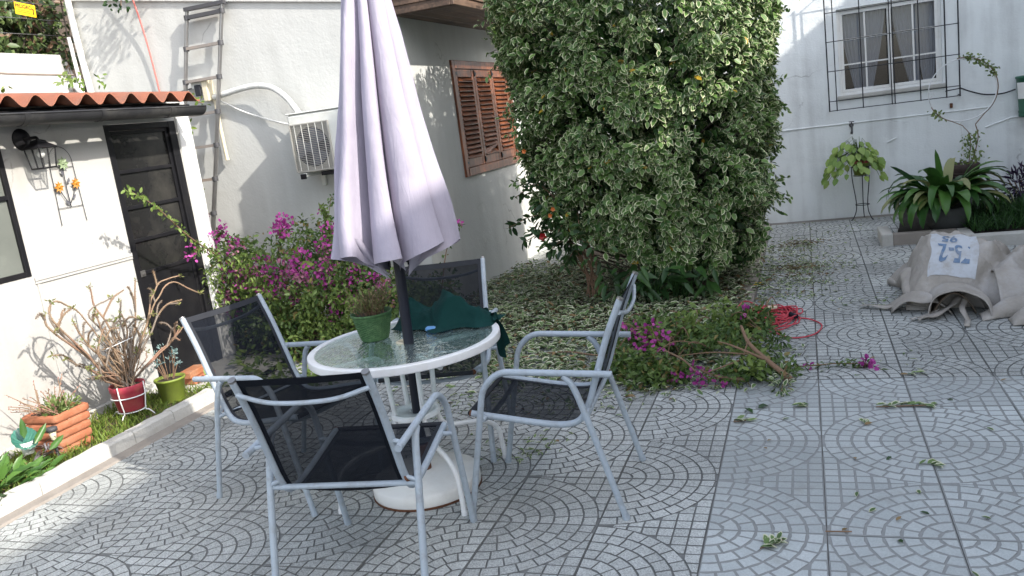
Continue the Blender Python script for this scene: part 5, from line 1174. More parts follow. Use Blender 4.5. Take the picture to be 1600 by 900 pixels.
# one long cutting reaching out over the smooth tiles
lc = thing('long_cutting', 'thin leafy bougainvillea cutting with purple tip stretched over grey tiles right of heap', 'cutting', (.45, 1.48, 0))
pts = spline([(.20, 1.52, .03), (.34, 1.47, .02), (.50, 1.50, .02), (.62, 1.48, .025), (.70, 1.47, .02)], 6); mb = MB(); mb.tube(pts, .0035, 6); mb.build('stem', M['branch'], lc)
P_ = np.array([tuple(random.choice(pts)+Vector(rdir(1)[0])*.018) for i in range(130)]); P_[:, 2] = np.abs(P_[:, 2]); leaf_mesh('foliage', P_, rdir(130)*np.array([1, 1, .4]), rdir(130)*.5+np.array([0, 0, 1]), RNG.uniform(.02, .038, 130), .5, M['boug'], lc)
for c, r_ in (((.69, 1.47, .025), .025), ((.72, 1.44, .02), .02), ((.70, 1.50, .02), .02), ((.38, 1.47, .02), .015)): flower_cluster(c, r_, 24000, M['bract'], lc)
cut = thing('drooping_cutting', 'small pale leafy cutting drooping from the heap onto the grey tile edge', 'cutting', (.23, 1.12, 0))
P_, O_ = bunch([(.25, 1.20, .05), (.24, 1.12, .03), (.24, 1.06, .02)], [.05, .05, .04], 14000); P_[:, 2] = np.abs(P_[:, 2])+.003; leaf_mesh('foliage', P_, O_, rdir(len(P_))*.5+np.array([0, 0, 1]), RNG.uniform(.025, .05, len(P_)), .5, M['litter'], cut)
mb = MB(); mb.tube([(.26, 1.26, .04), (.24, 1.08, .012)], .003, 6); mb.build('stem', M['branch'], cut)

# single leaves and sprigs on the smooth tiles
FG = 'leaf clippings fallen on the smooth grey tiles'
def sprig(name, label, x, y, n, spread, size, m_, ang=None, stick=None):
    t = thing(name, label, 'leaf', (x, y, 0), FG); P_ = []; D_l = []
    a0 = random.uniform(0, 6.28) if ang is None else ang
    for i in range(n):
        u = (i/(max(1, n-1))-.5)*2 if n > 1 else 0; P_.append((x+u*spread*math.cos(a0)+random.gauss(0, .006), y+u*spread*math.sin(a0)+random.gauss(0, .006), random.uniform(.004, .014))); D_l.append((math.cos(a0+random.uniform(-1.1, 1.1)), math.sin(a0+random.uniform(-1.1, 1.1)), .12))
    leaf_mesh('blade', P_, D_l, rdir(n)*.35+np.array([0, 0, 1]), RNG.uniform(1.0, 1.4, n)*size, .5, m_, t)
    if stick: mb = MB(); mb.tube([(x-stick*math.cos(a0), y-stick*math.sin(a0), .006), (x+stick*math.cos(a0), y+stick*math.sin(a0), .008)], .003, 5); mb.build('stalk', M['branch'], t)
sprig('leaf_sprig', 'long variegated sprig with pale tip lying across a tile joint', .82, .85, 16, .12, .045, M['litter'], .05, .13)
sprig('leaf_sprig', 'dry grey green sprig lying near the bottom edge left of the long tile joint', .24, -.53, 12, .045, .045, M['litter'], .7, .05)
sprig('leaf_sprig', 'pale sprig on the brown joint line below the heap of cuttings', .05, .66, 8, .035, .045, M['litter'], .2, .03)
sprig('fallen_leaf', 'dark green curled leaf just right of the sprig below the heap', .10, .83, 2, .03, .065, M['hib'], .1)
sprig('fallen_leaf', 'broad green leaf with pale rim between two tile joints', .31, .86, 3, .018, .055, M['hedge'], .4)
sprig('fallen_leaf', 'green and white leaf cluster on the third tile from the long joint', .63, .62, 5, .018, .038, M['litter'], 1.2)
sprig('fallen_leaf', 'pale green leaf lying on the right long tile joint', .84, .17, 5, .025, .045, M['litter'], -.1)
sprig('fallen_leaf', 'pale clipping near paving edge close to sack', .90, 1.34, 7, .05, .04, M['litter'], .1)
sprig('twig', 'short orange brown twig lying along a cross joint', .47, -.42, 1, .0, .02, M['drylitter'], .02, .045)
small = [(.21, .43, 'dark leaf scrap left of the second long joint, above tile crossing'), (.28, .70, 'small leaf scrap between the pale sprig and the broad pale rimmed leaf'), (.78, -.10, 'small green leaf upper of three near the right long joint'),
         (.77, -.27, 'curled green leaf middle one of three near the right long joint'), (.67, -.32, 'pale curled leaf lower left of three near the right long joint'), (.98, -.28, 'pale leaf alone on the far right smooth tile'), (.86, -.64, 'leaf at the very bottom edge right of the right long joint'),
         (.68, .25, 'dark leaf scrap left of the leaf on the right long joint'), (.56, .24, 'brown leaf scrap in the middle of the third smooth tile row'), (.55, -.10, 'tiny leaf on the middle tile above the orange twig'), (.61, -.22, 'tiny white leaf between orange twig and curled leaves'),
         (.69, -.46, 'dark narrow leaf right of the orange twig'), (.18, .34, 'thin dark leaf scrap near the left smooth tile centre'), (1.13, .57, 'leaf scrap near the right frame edge below the sack'), (.44, 1.40, 'small leaf just below the long purple tipped cutting'),
         (1.05, .95, 'tiny leaf right of the long variegated sprig'), (1.3, 1.2, 'dark leaf below the sack at the right frame edge'), (.95, 1.75, 'small leaf between long cutting and sack straps')]
s0 = None
for i, (x, y, lab) in enumerate(small):
    if i < 4:
        k = 1
        P_ = np.c_[np.random.default_rng(i).normal(0, .008, (k, 2)), np.full(k, .006)]; o_ = leaf_mesh('fallen_leaf', P_, rdir(k)*np.array([1, 1, .1]), rdir(k)*.3+np.array([0, 0, 1]), RNG.uniform(.032, .052, k), .5, M['litter'] if i < 3 else M['hib'])
        s0 = (s0 or [])+[o_]
    else: o_ = s0[i % 4].copy(); COL.objects.link(o_)
    o_.location = (x, y, 0); o_.rotation_euler = (0, 0, random.uniform(0, 6.28)); tag(o_, lab, 'leaf', FG)
o_ = leaf_mesh('fallen_leaf', [(-.04, 3.70, .008)], [(1, .3, .1)], [(0, -.2, 1)], .10, .7, leafmat('yellow leaf', (.50, .33, .02), (.62, .42, .03), trans=.2)); tag(o_, 'bright yellow fallen leaf on the brown strip beside the hedge', 'leaf')

# red cable coil
mb = MB(); rr2 = random.Random(3); pts = []
for i in range(15):
    cx_, cy_ = .11+rr2.uniform(-.07, .08), 2.62+rr2.uniform(-.12, .12); a0 = rr2.uniform(0, 6.28); ea, eb = rr2.uniform(.09, .22), rr2.uniform(.10, .30)
    for k in range(10):
        a = a0+k*.66; pts.append((cx_+ea*math.cos(a)+rr2.uniform(-.02, .02), cy_+eb*math.sin(a)+rr2.uniform(-.02, .02), .008+.003*i*rr2.uniform(.3, 1)))
pts += [(.2, 2.35, .02), (.05, 2.28, .01), (-.02, 2.5, .01)]
mb.tube(spline(pts, 4), .0048, 6)
mb.tube(spline([(.18, 2.5, .02), (.16, 2.28, .01), (.28, 2.10, .008), (.42, 2.16, .008), (.47, 2.38, .008), (.38, 2.55, .01), (.25, 2.55, .02)], 8), .0048, 6)
mb.tube(spline([(.1, 2.75, .03), (-.05, 3.02, .04), (-.1, 2.8, .05), (-.06, 2.6, .03)], 8), .0048, 6)
cr = mb.build('cable_coil', M['rope']); tag(cr, 'tangled coil of red cable on the paving between heap and sack', 'cable')
mb = MB(); mb.tube([(.27, 2.60, .035), (.31, 2.54, .03)], .018, 8); mb.build('plug', M['navy'], cr); mb = MB(); mb.box(.11, .18, 2.68, 2.71, .055, .075, 0, .004); mb.build('tape', M['cream'], cr)
# thin pink twigs in the litter behind the chair
mb = MB(); mb.tube(spline([(-1.55, 1.75, .03), (-1.2, 1.85, .04), (-.85, 1.7, .05), (-.6, 1.85, .06)], 6), .006, 6); tag(mb.build('cut_stick', M['branch']), 'long thin cut stick lying on the leaf litter behind the right chair', 'stick')

# ================================================================== OLD SACK
sk = thing('big_sack', 'crumpled dirty taupe bulk sack with blue print on white patch', 'sack', (1.4, 2.9, 0))
def sack_pt(u, v, push=0.0):
    """u along the heap (left to right), v from the front hem over the ridge to the back"""
    x = 1.02+1.55*u+.10*math.sin(v*3.0)-.06*v
    H = .455*min(1, (u/.10+.18))**.6*(1-.30*min(1, max(0, (u-.05)/.45)))*(1-.25*max(0, u-.6)/.4)
    a = math.pi*v; prof = max(0, math.sin(a))**.62
    y = 2.72+.80*v+.16*(1-prof)*0-.10*math.sin(u*5+.4)*(1-v)+.05*math.sin(u*11)*(1-v)
    z = H*prof
    cal = 1-.85*math.exp(-((u-.17)/.13)**4-((v-.31)/.27)**4); prof0 = prof; prof *= cal
    z += (.026*math.sin(u*17+v*5)+.022*math.sin(u*9-v*11+1))*prof + (.085*abs(mnoise.noise((u*5+v*3, v*3, 21)))-.075*abs(mnoise.noise((u*9-v*4, v*5+u*3, 31)))-.045*abs(mnoise.noise((u*19+v*3, v*9-u*4, 41)))+.022*abs(mnoise.noise((u*38, v*17+u*9, 51))))*prof + .045*mnoise.noise((u*6, v*4, 2))*prof+.016*mnoise.noise((u*17, v*9, 4))*prof
    prof = prof0; y += .045*mnoise.noise((u*7, v*5, 9))*cal; x += .03*mnoise.noise((u*8, v*6, 13))
    # deep diagonal crease
    cr_ = abs((u-.33)-.30*(v-.2)); z -= .085*math.exp(-(cr_/.035)**2)*prof; y += .05*math.exp(-(cr_/.035)**2)
    return Vector((x, y, max(z, .004)+push))
nu, nv = 170, 90
mb = MB(); rows = [[sack_pt(i/nu, j/nv) for i in range(nu+1)] for j in range(nv+1)]
mb.grid(rows)
# closed, rounded left end
left = [r[0] for r in rows]; cap_ = [[p+Vector((-.085*math.sin(math.pi*q/6)*min(1, p.z/.25), .05*(q/6)*0, -p.z*(q/6)**1.6*.98)) for p in left] for q in range(7)]
mb.grid([list(c) for c in cap_]); mb.build('sack_body', M['sack'], sk)
def patch(u0, u1, v0, v1, push, n=14):
    out = []
    for j in range(n+1):
        r_ = []
        for i in range(n+1):
            u, v = u0+(u1-u0)*i/n+.02*(j/n), v0+(v1-v0)*j/n; p = sack_pt(u, v); du = sack_pt(u+.004, v)-p; dv = sack_pt(u, v+.004)-p; nn_ = du.cross(dv).normalized()
            if nn_.y > 0 and nn_.z < 0: nn_ = -nn_
            r_.append(p+nn_*push)
        out.append(r_)
    return out
mb = MB(); mb.grid(patch(.075, .265, .10, .52, .004)); mb.build('print_patch', M['sackwhite'], sk)
tv, tf = [], []
def put_text(body, size, uc, vc, su, sv):
    v_, f_ = text_mesh(body, size, .022); k = len(tv)
    for x, y, z in v_:                                        # print is upside down on the slumped sack
        u, v = uc-x*su, vc-y*sv; p = sack_pt(u+.02*((v-.10)/.42), v); du = sack_pt(u+.004, v)-p; dv = sack_pt(u, v+.004)-p; nn_ = du.cross(dv).normalized()
        if nn_.y > 0 and nn_.z < 0: nn_ = -nn_
        tv.append(p+nn_*.0075)
    tf.extend([[i+k for i in f] for f in f_])
put_text('75-2', 1, .168, .27, .072, .23); put_text('95', 1, .145, .445, .062, .15)
mb = MB(); mb.add(tv, tf); mb.build('lettering', M['sackblue'], sk)
# open mouth: arched flap in front
def flap(name, f, n, m, mi_):
    mb = MB(); mb.grid([[f(i/n, j/m) for i in range(n+1)] for j in range(m+1)]); o = mb.build(name, mi_, sk)
    sd = o.modifiers.new('thickness', 'SOLIDIFY'); sd.thickness = .007; return o
flap('mouth_flap', lambda a, b: (1.12+.30*(1-math.cos(math.pi*a))/2*1.2+.03*math.sin(b*4), 2.42+.42*b+.05*math.sin(a*5)-.04*math.sin(math.pi*a), .006+(.185-.02*b)*math.sin(math.pi*min(1, a*1.02))**.75+.02*mnoise.noise((a*4, b*3, 1))*math.sin(math.pi*a)), 30, 12, M['sack'])
flap('inner_lining', lambda a, b: (1.16+.26*a, 2.52+.30*b, .006+.15*math.sin(math.pi*a)**.8*(.95-.2*b)), 20, 8, M['sackinside'])
flap('side_flap', lambda a, b: (.92+.36*a, 2.62+.22*b-.10*a, .008+.115*math.sin(math.pi*a)**.8*(1-.5*abs(b-.4))+.02*math.sin(a*9+b*5)*math.sin(math.pi*a)), 20, 8, M['sack'])
flap('front_fold', lambda a, b: (1.42+.95*a, 2.33+.16*b+.17*a+.03*math.sin(a*9), .008+(.075+.04*math.sin(a*5))*math.sin(math.pi*b)**.8*min(1, a*5+.2)), 40, 8, M['sack'])
flap('right_fold', lambda a, b: (1.55+.75*a, 2.45+.40*b+.05*math.sin(a*7), .02+(.19+.04*math.sin(a*8+1)+.05*a)*math.sin(math.pi*min(1, b*.75+.02))**.8), 36, 10, M['sack'])
flap('corner_lump', lambda a, b: (1.56+.22*a, 2.20+.16*b, .008+.10*math.sin(math.pi*a)*math.sin(math.pi*b)**.6), 12, 8, M['sack'])
def strap(pts, w):
    s = spline(pts, 8); mb = MB(); L = []; Rr = []
    for i, p in enumerate(s):
        d = (s[min(i+1, len(s)-1)]-s[max(i-1, 0)]); d.normalize(); sd = Vector((-d.y, d.x, 0)).normalized()*w; L.append(p+sd); Rr.append(p-sd+Vector((0, 0, .012*math.sin(i*.5))))
    mb.grid([L, Rr]); o = mb.build('strap', M['sack'], sk); m_ = o.modifiers.new('thickness', 'SOLIDIFY'); m_.thickness = .006
strap([(.74, 2.82, .012), (.88, 2.74, .022), (1.0, 2.70, .03), (1.2, 2.66, .03)], .026); strap([(1.06, 2.38, .012), (1.14, 2.40, .035), (1.25, 2.50, .05), (1.33, 2.62, .10)], .022)
strap([(1.31, 2.20, .010), (1.33, 2.30, .03), (1.32, 2.42, .06), (1.36, 2.55, .10)], .016); strap([(1.02, 2.41, .010), (1.10, 2.45, .015), (1.2, 2.54, .03)], .018)

# ================================================================== BOUGAINVILLEA BY THE SHED
bo = thing('bougainvillea', 'large bougainvillea bush with magenta flowers against the grey gable wall', 'shrub', (-3.3, 2.55, 0))
cs = []; rs_ = []
for i in range(150):
    x = random.uniform(-4.35, -2.25); top = .95-.10*abs(x+3.7)-(.25 if x > -2.8 else 0)-.25*max(0, x+2.9); z = random.uniform(.12, max(.3, top)); y = random.uniform(2.12, 2.85)-.22*(1-z)*(x > -4.0)
    cs.append((x, y, z)); rs_.append(random.uniform(.10, .19))
P_, O_ = bunch(cs, rs_, 5400); P_[:, 2] = np.abs(P_[:, 2]); n = len(P_)
leaf_mesh('foliage', P_, O_*.6+rdir(n)*.7+np.array([0, 0, -.35]), rdir(n)*.6+np.array([.1, -.5, .6]), RNG.uniform(.024, .055, n), RNG.uniform(.45, .65, n), M['boug'], bo, kind='stuff')
Pc, Oc = bunch([(random.uniform(-3.35, -2.55), random.uniform(1.85, 2.1), random.uniform(.12, .5)) for i in range(22)]+[(random.uniform(-4.2, -3.5), 2.05, random.uniform(.5, .9)) for i in range(8)], [.10]*30, 6500); n = len(Pc)
leaf_mesh('pale_foliage', Pc, rdir(n)*.8+np.array([.1, -.2, -.6]), rdir(n)*.6+np.array([0, -.5, .6]), RNG.uniform(.025, .055, n), .48, M['boughi'], bo, kind='stuff')
fl_ = [(-3.93, .94), (-4.11, .99), (-3.97, .85), (-4.16, .92), (-3.40, .71), (-3.27, .78), (-3.23, .65), (-3.07, .74), (-3.16, .56), (-3.07, .61), (-3.37, .58), (-3.96, .53), (-4.19, .52), (-4.27, .44), (-4.11, .46), (-3.68, .52), (-3.58, .56), (-3.45, .47), (-3.28, .54), (-3.84, .66), (-3.69, .76), (-4.06, .67), (-3.02, .40), (-3.13, .84), (-3.06, .89), (-2.95, .47), (-3.50, .70), (-3.31, .70), (-3.18, .70), (-3.10, .66), (-3.60, .68), (-4.22, .36), (-4.05, .38), (-2.7, .55), (-2.6, .45), (-4.0, .75), (-3.75, .6), (-2.85, .62)]
fcs = [(x, 2.13+random.uniform(-.04, .06), z) for x, z in fl_]; frs = [random.uniform(.045, .085) for _ in fl_]
for c, r_ in zip(fcs, frs): flower_cluster(c, r_, 7500, M['bract'], bo)
for c in ([(x+random.uniform(-.12, .12), 2.10, z+random.uniform(-.1, .1)) for x, z in fl_[::2]]+[(-2.58, 2.0, .50), (-2.52, 2.0, .43), (-2.6, 2.02, .36), (-2.5, 2.02, .55)]): flower_cluster(c, .05, 6500, M['bractpale'], bo, name='faded_flower', sz=(.018, .030))
def spray(pts, leaves, flowers, m_leaf=None, fsz=.06, r0=.006):
    s = spline(pts, 8); mb = MB(); mb.tube(s, np.linspace(r0, .002, len(s)), 6); mb.build('branch', M['branch'], bo)
    k0 = len(s)//4; P_ = np.array([tuple(random.choice(s[k0:])+Vector(rdir(1)[0])*.022) for i in range(leaves)])
    leaf_mesh('spray_foliage', P_, rdir(leaves)+np.array([0, 0, -.35]), rdir(leaves)*.6+np.array([.1, -.5, .5]), RNG.uniform(.022, .045, leaves), .55, m_leaf or M['boug'], bo)
    if flowers:
        e = s[-1]; [flower_cluster(tuple(e+Vector((random.gauss(0, .035), random.gauss(0, .03), random.gauss(0, .03)))), fsz*.6, 11000, M['bract'], bo) for i in range(flowers)]
spray([(-3.7, 2.4, .55), (-3.62, 2.3, .80), (-3.55, 2.25, .93), (-3.48, 2.22, 1.02)], 90, 9)
spray([(-3.45, 2.5, .6), (-3.30, 2.42, .86), (-3.17, 2.38, 1.02), (-3.08, 2.36, 1.22)], 70, 0)
spray([(-3.25, 2.45, .6), (-3.20, 2.4, .80), (-3.16, 2.38, .98), (-3.17, 2.36, 1.14)], 200, 1, M['boughi'], .03)
spray([(-4.2, 2.4, .6), (-4.22, 2.3, .85), (-4.12, 2.25, 1.02), (-4.08, 2.22, 1.05)], 70, 3)
spray([(-3.0, 2.4, .6), (-3.02, 2.35, .75), (-3.04, 2.3, .88), (-3.03, 2.28, .97)], 40, 4, None, .05)
spray([(-2.3, 2.45, .4), (-2.2, 2.42, .7), (-2.10, 2.40, .86), (-2.055, 2.4, .90)], 30, 3, None, .04)
spray([(-4.1, 2.2, .75), (-3.98, 2.0, .88), (-3.82, 1.55, 1.10), (-3.74, 1.2, 1.36), (-3.70, .95, 1.50)], 170, 0, M['boughi'], .05, .008)
spray([(-4.1, 2.2, .75), (-4.0, 1.98, .88), (-3.9, 1.72, .98), (-3.85, 1.62, .96)], 40, 3, None, .04)
flower_cluster((-4.61, 2.71, 1.14), .04, 16000, M['bract'], bo)
for i in range(16):
    x = random.uniform(-4.2, -2.5); mb = MB(); s = spline([(x*.6-1.3, 2.5, .01), (x, 2.45, .3), (x+random.uniform(-.15, .15), 2.3, .65)], 5); mb.tube(s, np.linspace(.012, .004, len(s)), 6); mb.build('branch', M['branch'], bo)
# two broad pale leaves behind the sprays and a few beneath the left chair
wp = thing('broad_leaf_plant', 'few broad pale green leaves standing among the magenta flowers', 'plant', (-3.36, 2.2, 0))
for p, d, s in (((-3.37, 2.18, .74), (.25, -.2, 1), .17), ((-3.34, 2.15, .72), (.9, -.2, .1), .15), ((-3.95, 2.0, .36), (.5, -.3, .7), .11)): leaf_mesh('leaf', [p], [d], [(-.2, -1, .4)], s, .55, M['pothos'], wp)
mb = MB(); mb.tube([(-3.38, 2.4, .0), (-3.37, 2.2, .5), (-3.36, 2.17, .75)], .005, 6); mb.tube([(-3.95, 2.2, 0), (-3.95, 2.0, .37)], .004, 6); mb.build('stem', M['broad'], wp)
gp = thing('ground_ivy', 'low yellow green broad leaved weeds at the end of the kerb behind left chair', 'plant', (-3.3, 1.6, 0))
P_, O_ = bunch([(random.uniform(-3.85, -2.7), random.uniform(1.25, 2.0), .03) for i in range(24)], [.10]*24, 2300); P_[:, 2] = np.abs(P_[:, 2])+.01; n = len(P_)
leaf_mesh('foliage', P_, O_*np.array([1, 1, .3]), rdir(n)*.5+np.array([0, -.2, 1]), RNG.uniform(.03, .09, n), .55, M['boughi'], gp)
for i, (x, y, z, a, m_, lab) in enumerate(((-3.93, 1.42, .06, 8, 'brickred', 'upper orange brick lying at the foot of the black door'), (-3.90, 1.45, .025, -4, 'terracotta', 'pale lower brick under the orange one at the black door'))):
    mb = MB(); mb.box(-.055, .055, -.11, .11, 0, .05, 0, .006); o_ = mb.build('brick', M[m_]); o_.location = (x, y, .035+.051*(1-i)); o_.rotation_euler = (0, 0, R(a)); tag(o_, lab, 'brick')

# ================================================================== POTS AND PLANTS ALONG THE SHED
pb = thing('planter_box', 'square terracotta planter of stacked log courses on the grass by the shed', 'planter', (-3.82, .2, .07))
X0, X1, Y0, Y1 = -3.995, -3.745, .055, .29
nc = 5
for i in range(nc):
    z0, z1 = .035+i*.052, .035+(i+1)*.052; q = .012*(i/(nc-1)); mb = MB(); rows = []
    for t in np.linspace(-1, 1, 7):
        off = .012*(1-abs(t)**5); zz = (z0+z1)/2+t*.0252; x0, x1, y0, y1 = X0-q-off+.013, X1+q+off-.013, Y0-q-off+.013, Y1+q+off-.013; c_ = .012; r_ = []
        seg = [(x0+c_, y0), (x1-c_, y0), (x1, y0+c_), (x1, y1-c_), (x1-c_, y1), (x0+c_, y1), (x0, y1-c_), (x0, y0+c_)]
        for s in range(8):
            a, b2 = seg[s], seg[(s+1) % 8]
            m_n = 10 if s % 2 == 0 else 2
            for u in range(m_n): r_.append((a[0]+(b2[0]-a[0])*u/m_n+.004*mnoise.noise((a[0]*9+u*.6, i*3.1, s)), a[1]+(b2[1]-a[1])*u/m_n+.004*mnoise.noise((u*.6, i*3.1, s+7)), zz+.003*mnoise.noise((u*.5, s, i))))
        rows.append(r_)
    mb.grid(rows, 0, True, True)
    if i == nc-1: mb.grid([rows[-1], [((x-(X0+X1)/2)*.82+(X0+X1)/2, (y-(Y0+Y1)/2)*.88+(Y0+Y1)/2, z-.004) for x, y, z in rows[-1]], [((x-(X0+X1)/2)*.80+(X0+X1)/2, (y-(Y0+Y1)/2)*.86+(Y0+Y1)/2, z-.04) for x, y, z in rows[-1]]], 0, True, True)
    mb.build('log_course', M['terracotta'], pb)
mb = MB(); mb.grid([[(X0+.02+(X1-X0-.04)*i/8, Y0+.02+(Y1-Y0-.04)*j/10, .278+.02*abs(mnoise.noise((i*.6, j*.6, 2)))) for i in range(9)] for j in range(11)]); mb.build('soil', M['soil'], pb)
sc = thing('succulent', 'spindly pink succulent with green rosettes growing in the terracotta planter', 'plant', (-3.83, .2, .28))
P_, O_ = bunch([(random.uniform(X0+.05, X1-.03), random.uniform(Y0+.05, Y1-.04), .30) for i in range(14)], [.055]*14, 9000); P_[:, 2] = np.abs(P_[:, 2]-.28)+.285; leaf_mesh('foliage', P_, O_+np.array([0, 0, .7]), rdir(len(P_))+np.array([0, 0, .6]), RNG.uniform(.018, .04, len(P_)), .45, M['vine'], sc)
mb = MB(); P_ = []; D_l = []
for i in range(26):
    x, y = random.uniform(X0+.03, X1-.03), random.uniform(Y0+.02, Y1); a = random.uniform(0, 6.28); L = random.uniform(.08, .20); lean = random.uniform(.1, .9)
    if i < 9: x, y, a, lean = random.uniform(-3.9, -3.75), Y0+.04, -1.57+random.uniform(-.9, .9), random.uniform(.7, 1.5)
    pts = [Vector((x+lean*L*t*math.cos(a), y+lean*L*t*math.sin(a), .29+L*t-.25*L*lean*t*t)) for t in (0, .3, .6, 1)]; mb.tube(pts, [.004, .0032, .003, .002], 5)
    for t in np.linspace(.2, 1, 9): P_.append(pts[0].lerp(pts[-1], t)); D_l.append(rdir(1)[0]+np.array([0, 0, .3]))
mb.build('stem', M['thornstem'], sc); leaf_mesh('tiny_leaves', P_, D_l, rdir(len(P_)), .014, .5, leafmat('pink leaf', (.30, .12, .10), (.42, .22, .18)), sc)

rp_ = thing('red_pot', 'red plastic pot held in a white wire stand on the grass', 'flower pot', (-3.805, .70, .13)); cx_, cy_, cz_ = -3.82, .69, .10
mb = MB(); mb.lathe([(0, 0), (.078, 0), (.082, .004), (.095, .085), (.0985, .088), (.104, .128), (.1085, .132), (.1115, .170), (.108, .174), (.101, .172), (.097, .150)], 44, (cx_, cy_, cz_)); mb.build('pot', M['redpot'], rp_)
mb = MB(); mb.lathe([(.098, .152), (.05, .162), (0, .158)], 24, (cx_, cy_, cz_)); mb.build('soil', M['soil'], rp_)
ws = thing('wire_stand', 'white wire plant stand gripping the red pot', 'plant stand', (cx_, cy_, .07)); mb = MB()
ringp = lambda r_, z, n=30: [(cx_+r_*math.cos(2*math.pi*k/n), cy_+r_*math.sin(2*math.pi*k/n), z) for k in range(n)]
mb.tube(ringp(.1085, cz_+.095), .0040, 6, closed=True); mb.tube(ringp(.085, cz_-.006), .0040, 6, closed=True); mb.build('ring', M['whitemetal'], ws)
for a in (15, 105, 195, 285):
    ca, sa = math.cos(R(a)), math.sin(R(a)); Q = lambda r_, z: (cx_+r_*ca, cy_+r_*sa, z); mb = MB(); mb.tube(spline([Q(.116, cz_+.178), Q(.1125, cz_+.095), Q(.095, cz_-.004), Q(.115, .085), Q(.150, .05)], 6), .0042, 6); mb.build('leg', M['whitemetal'], ws)
th = thing('crown_of_thorns', 'sprawling thorny brown stemmed plant with few leaves growing in the red pot', 'plant', (cx_, cy_, cz_+.16))
PT, DT, PL, DL = [], [], [], []
def thorn_branch(pts, r0, r1, m_, leafy=True, dens=9):
    s = spline(pts, 7); s = [p+Vector((mnoise.noise(p*9), mnoise.noise(p*9+Vector((5, 0, 0))), mnoise.noise(p*9+Vector((0, 5, 0)))))*.012*min(1, i/6) for i, p in enumerate(s)]
    mb = MB(); mb.tube(s, np.linspace(r0, r1, len(s)), 6); mb.build('branch', M[m_], th)
    for i in range(3, len(s)):
        for q in range(dens): PT.append(s[i-1].lerp(s[i], random.random())); DT.append(rdir(1)[0])
    if leafy:
        for q in range(9): PL.append(s[-1]+Vector(rdir(1)[0])*.012); DL.append(rdir(1)[0]+np.array([0, 0, .5]))
    return s
b0 = Vector((cx_, cy_, cz_+.15))
main = [((-3.80, .26, .93), (-3.8, .38, .60), (-3.8, .24, .80)), ((-3.82, .21, .86), (-3.8, .35, .62), (-3.82, .22, .78)), ((-3.86, .61, .95), (-3.82, .68, .6), (-3.86, .63, .80)), ((-3.84, .74, .84), (-3.8, .66, .55), (-3.84, .55, .78)),
        ((-3.72, 1.27, .86), (-3.76, .92, .62), (-3.74, 1.05, .84)), ((-3.70, 1.40, .70), (-3.76, .96, .66), (-3.72, 1.16, .83)), ((-3.72, 1.20, .68), (-3.78, .95, .55), (-3.74, 1.08, .68)), ((-3.68, 1.10, .52), (-3.74, .9, .38), (-3.70, 1.0, .44)), ((-3.68, 1.18, .54), (-3.74, .92, .40), (-3.70, 1.06, .47)),
        ((-3.78, .95, .62), (-3.8, .82, .45), (-3.79, .9, .56)), ((-3.84, .42, .76), (-3.82, .55, .5), (-3.84, .46, .66)), ((-3.80, .56, .80), (-3.8, .64, .5), (-3.8, .58, .68)), ((-3.86, .84, .80), (-3.82, .77, .5), (-3.86, .80, .66)), ((-3.74, .70, .74), (-3.78, .70, .45), (-3.76, .72, .62)),
        ((-3.74, .44, .60), (-3.78, .55, .40), (-3.75, .48, .50)), ((-3.9, .36, .55), (-3.86, .52, .40), (-3.9, .44, .48)), ((-3.70, .32, .50), (-3.76, .48, .36), (-3.72, .40, .44)), ((-3.88, 1.02, .90), (-3.84, .86, .55), (-3.86, .95, .74))]
for i, (tip, m1, m2) in enumerate(main):
    s = thorn_branch([b0+Vector((random.uniform(-.03, .03), random.uniform(-.04, .04), 0)), m1, m2, tip], random.uniform(.005, .008), .0044, 'thornstem' if i % 3 else 'thorngrey')
    for q in range(2):
        j = random.randrange(6, len(s)-3); e = s[j]+Vector((random.uniform(-.08, .1), random.uniform(-.16, .16), random.uniform(.02, .15))); thorn_branch([s[j], s[j].lerp(e, .5)+Vector((0, 0, .03)), e], .006, .004, 'thornstem' if q else 'thorngrey', random.random() < .4)
thorn_branch([b0, (-3.79, .5, .42), (-3.78, .38, .60), (-3.8, .24, .84), (-3.8, .29, .92), (-3.8, .42, .84), (-3.8, .55, .62)], .008, .004, 'thornstem')
for i in range(62):
    a = random.uniform(0, 6.28); sp_ = random.uniform(.1, .32); h = random.uniform(.10, .42); e = b0+Vector((.35*sp_*math.cos(a), sp_*math.sin(a), h)); thorn_branch([b0+Vector((random.uniform(-.06, .06), random.uniform(-.06, .06), 0)), b0.lerp(e, .5)+Vector((random.uniform(-.04, .06), random.uniform(-.06, .06), .03)), e], .0045, .0025, 'thorngrey' if i % 2 else 'thornstem', random.random() < .35, 5)
leaf_mesh('thorn', PT, DT, rdir(len(PT)), RNG.uniform(.009, .016, len(PT)), .16, leafmat('thorn', (.12, .08, .05), (.24, .17, .11), trans=0), th, kind='stuff')
leaf_mesh('foliage', PL, DL, rdir(len(PL)), RNG.uniform(.014, .03, len(PL)), .45, M['tinyleaf'], th)
mb = MB(); mb.tube([(-3.78, .56, .545), (-3.75, .76, .565)], .003, 5); mb.build('tie', M['whitemetal'], th)

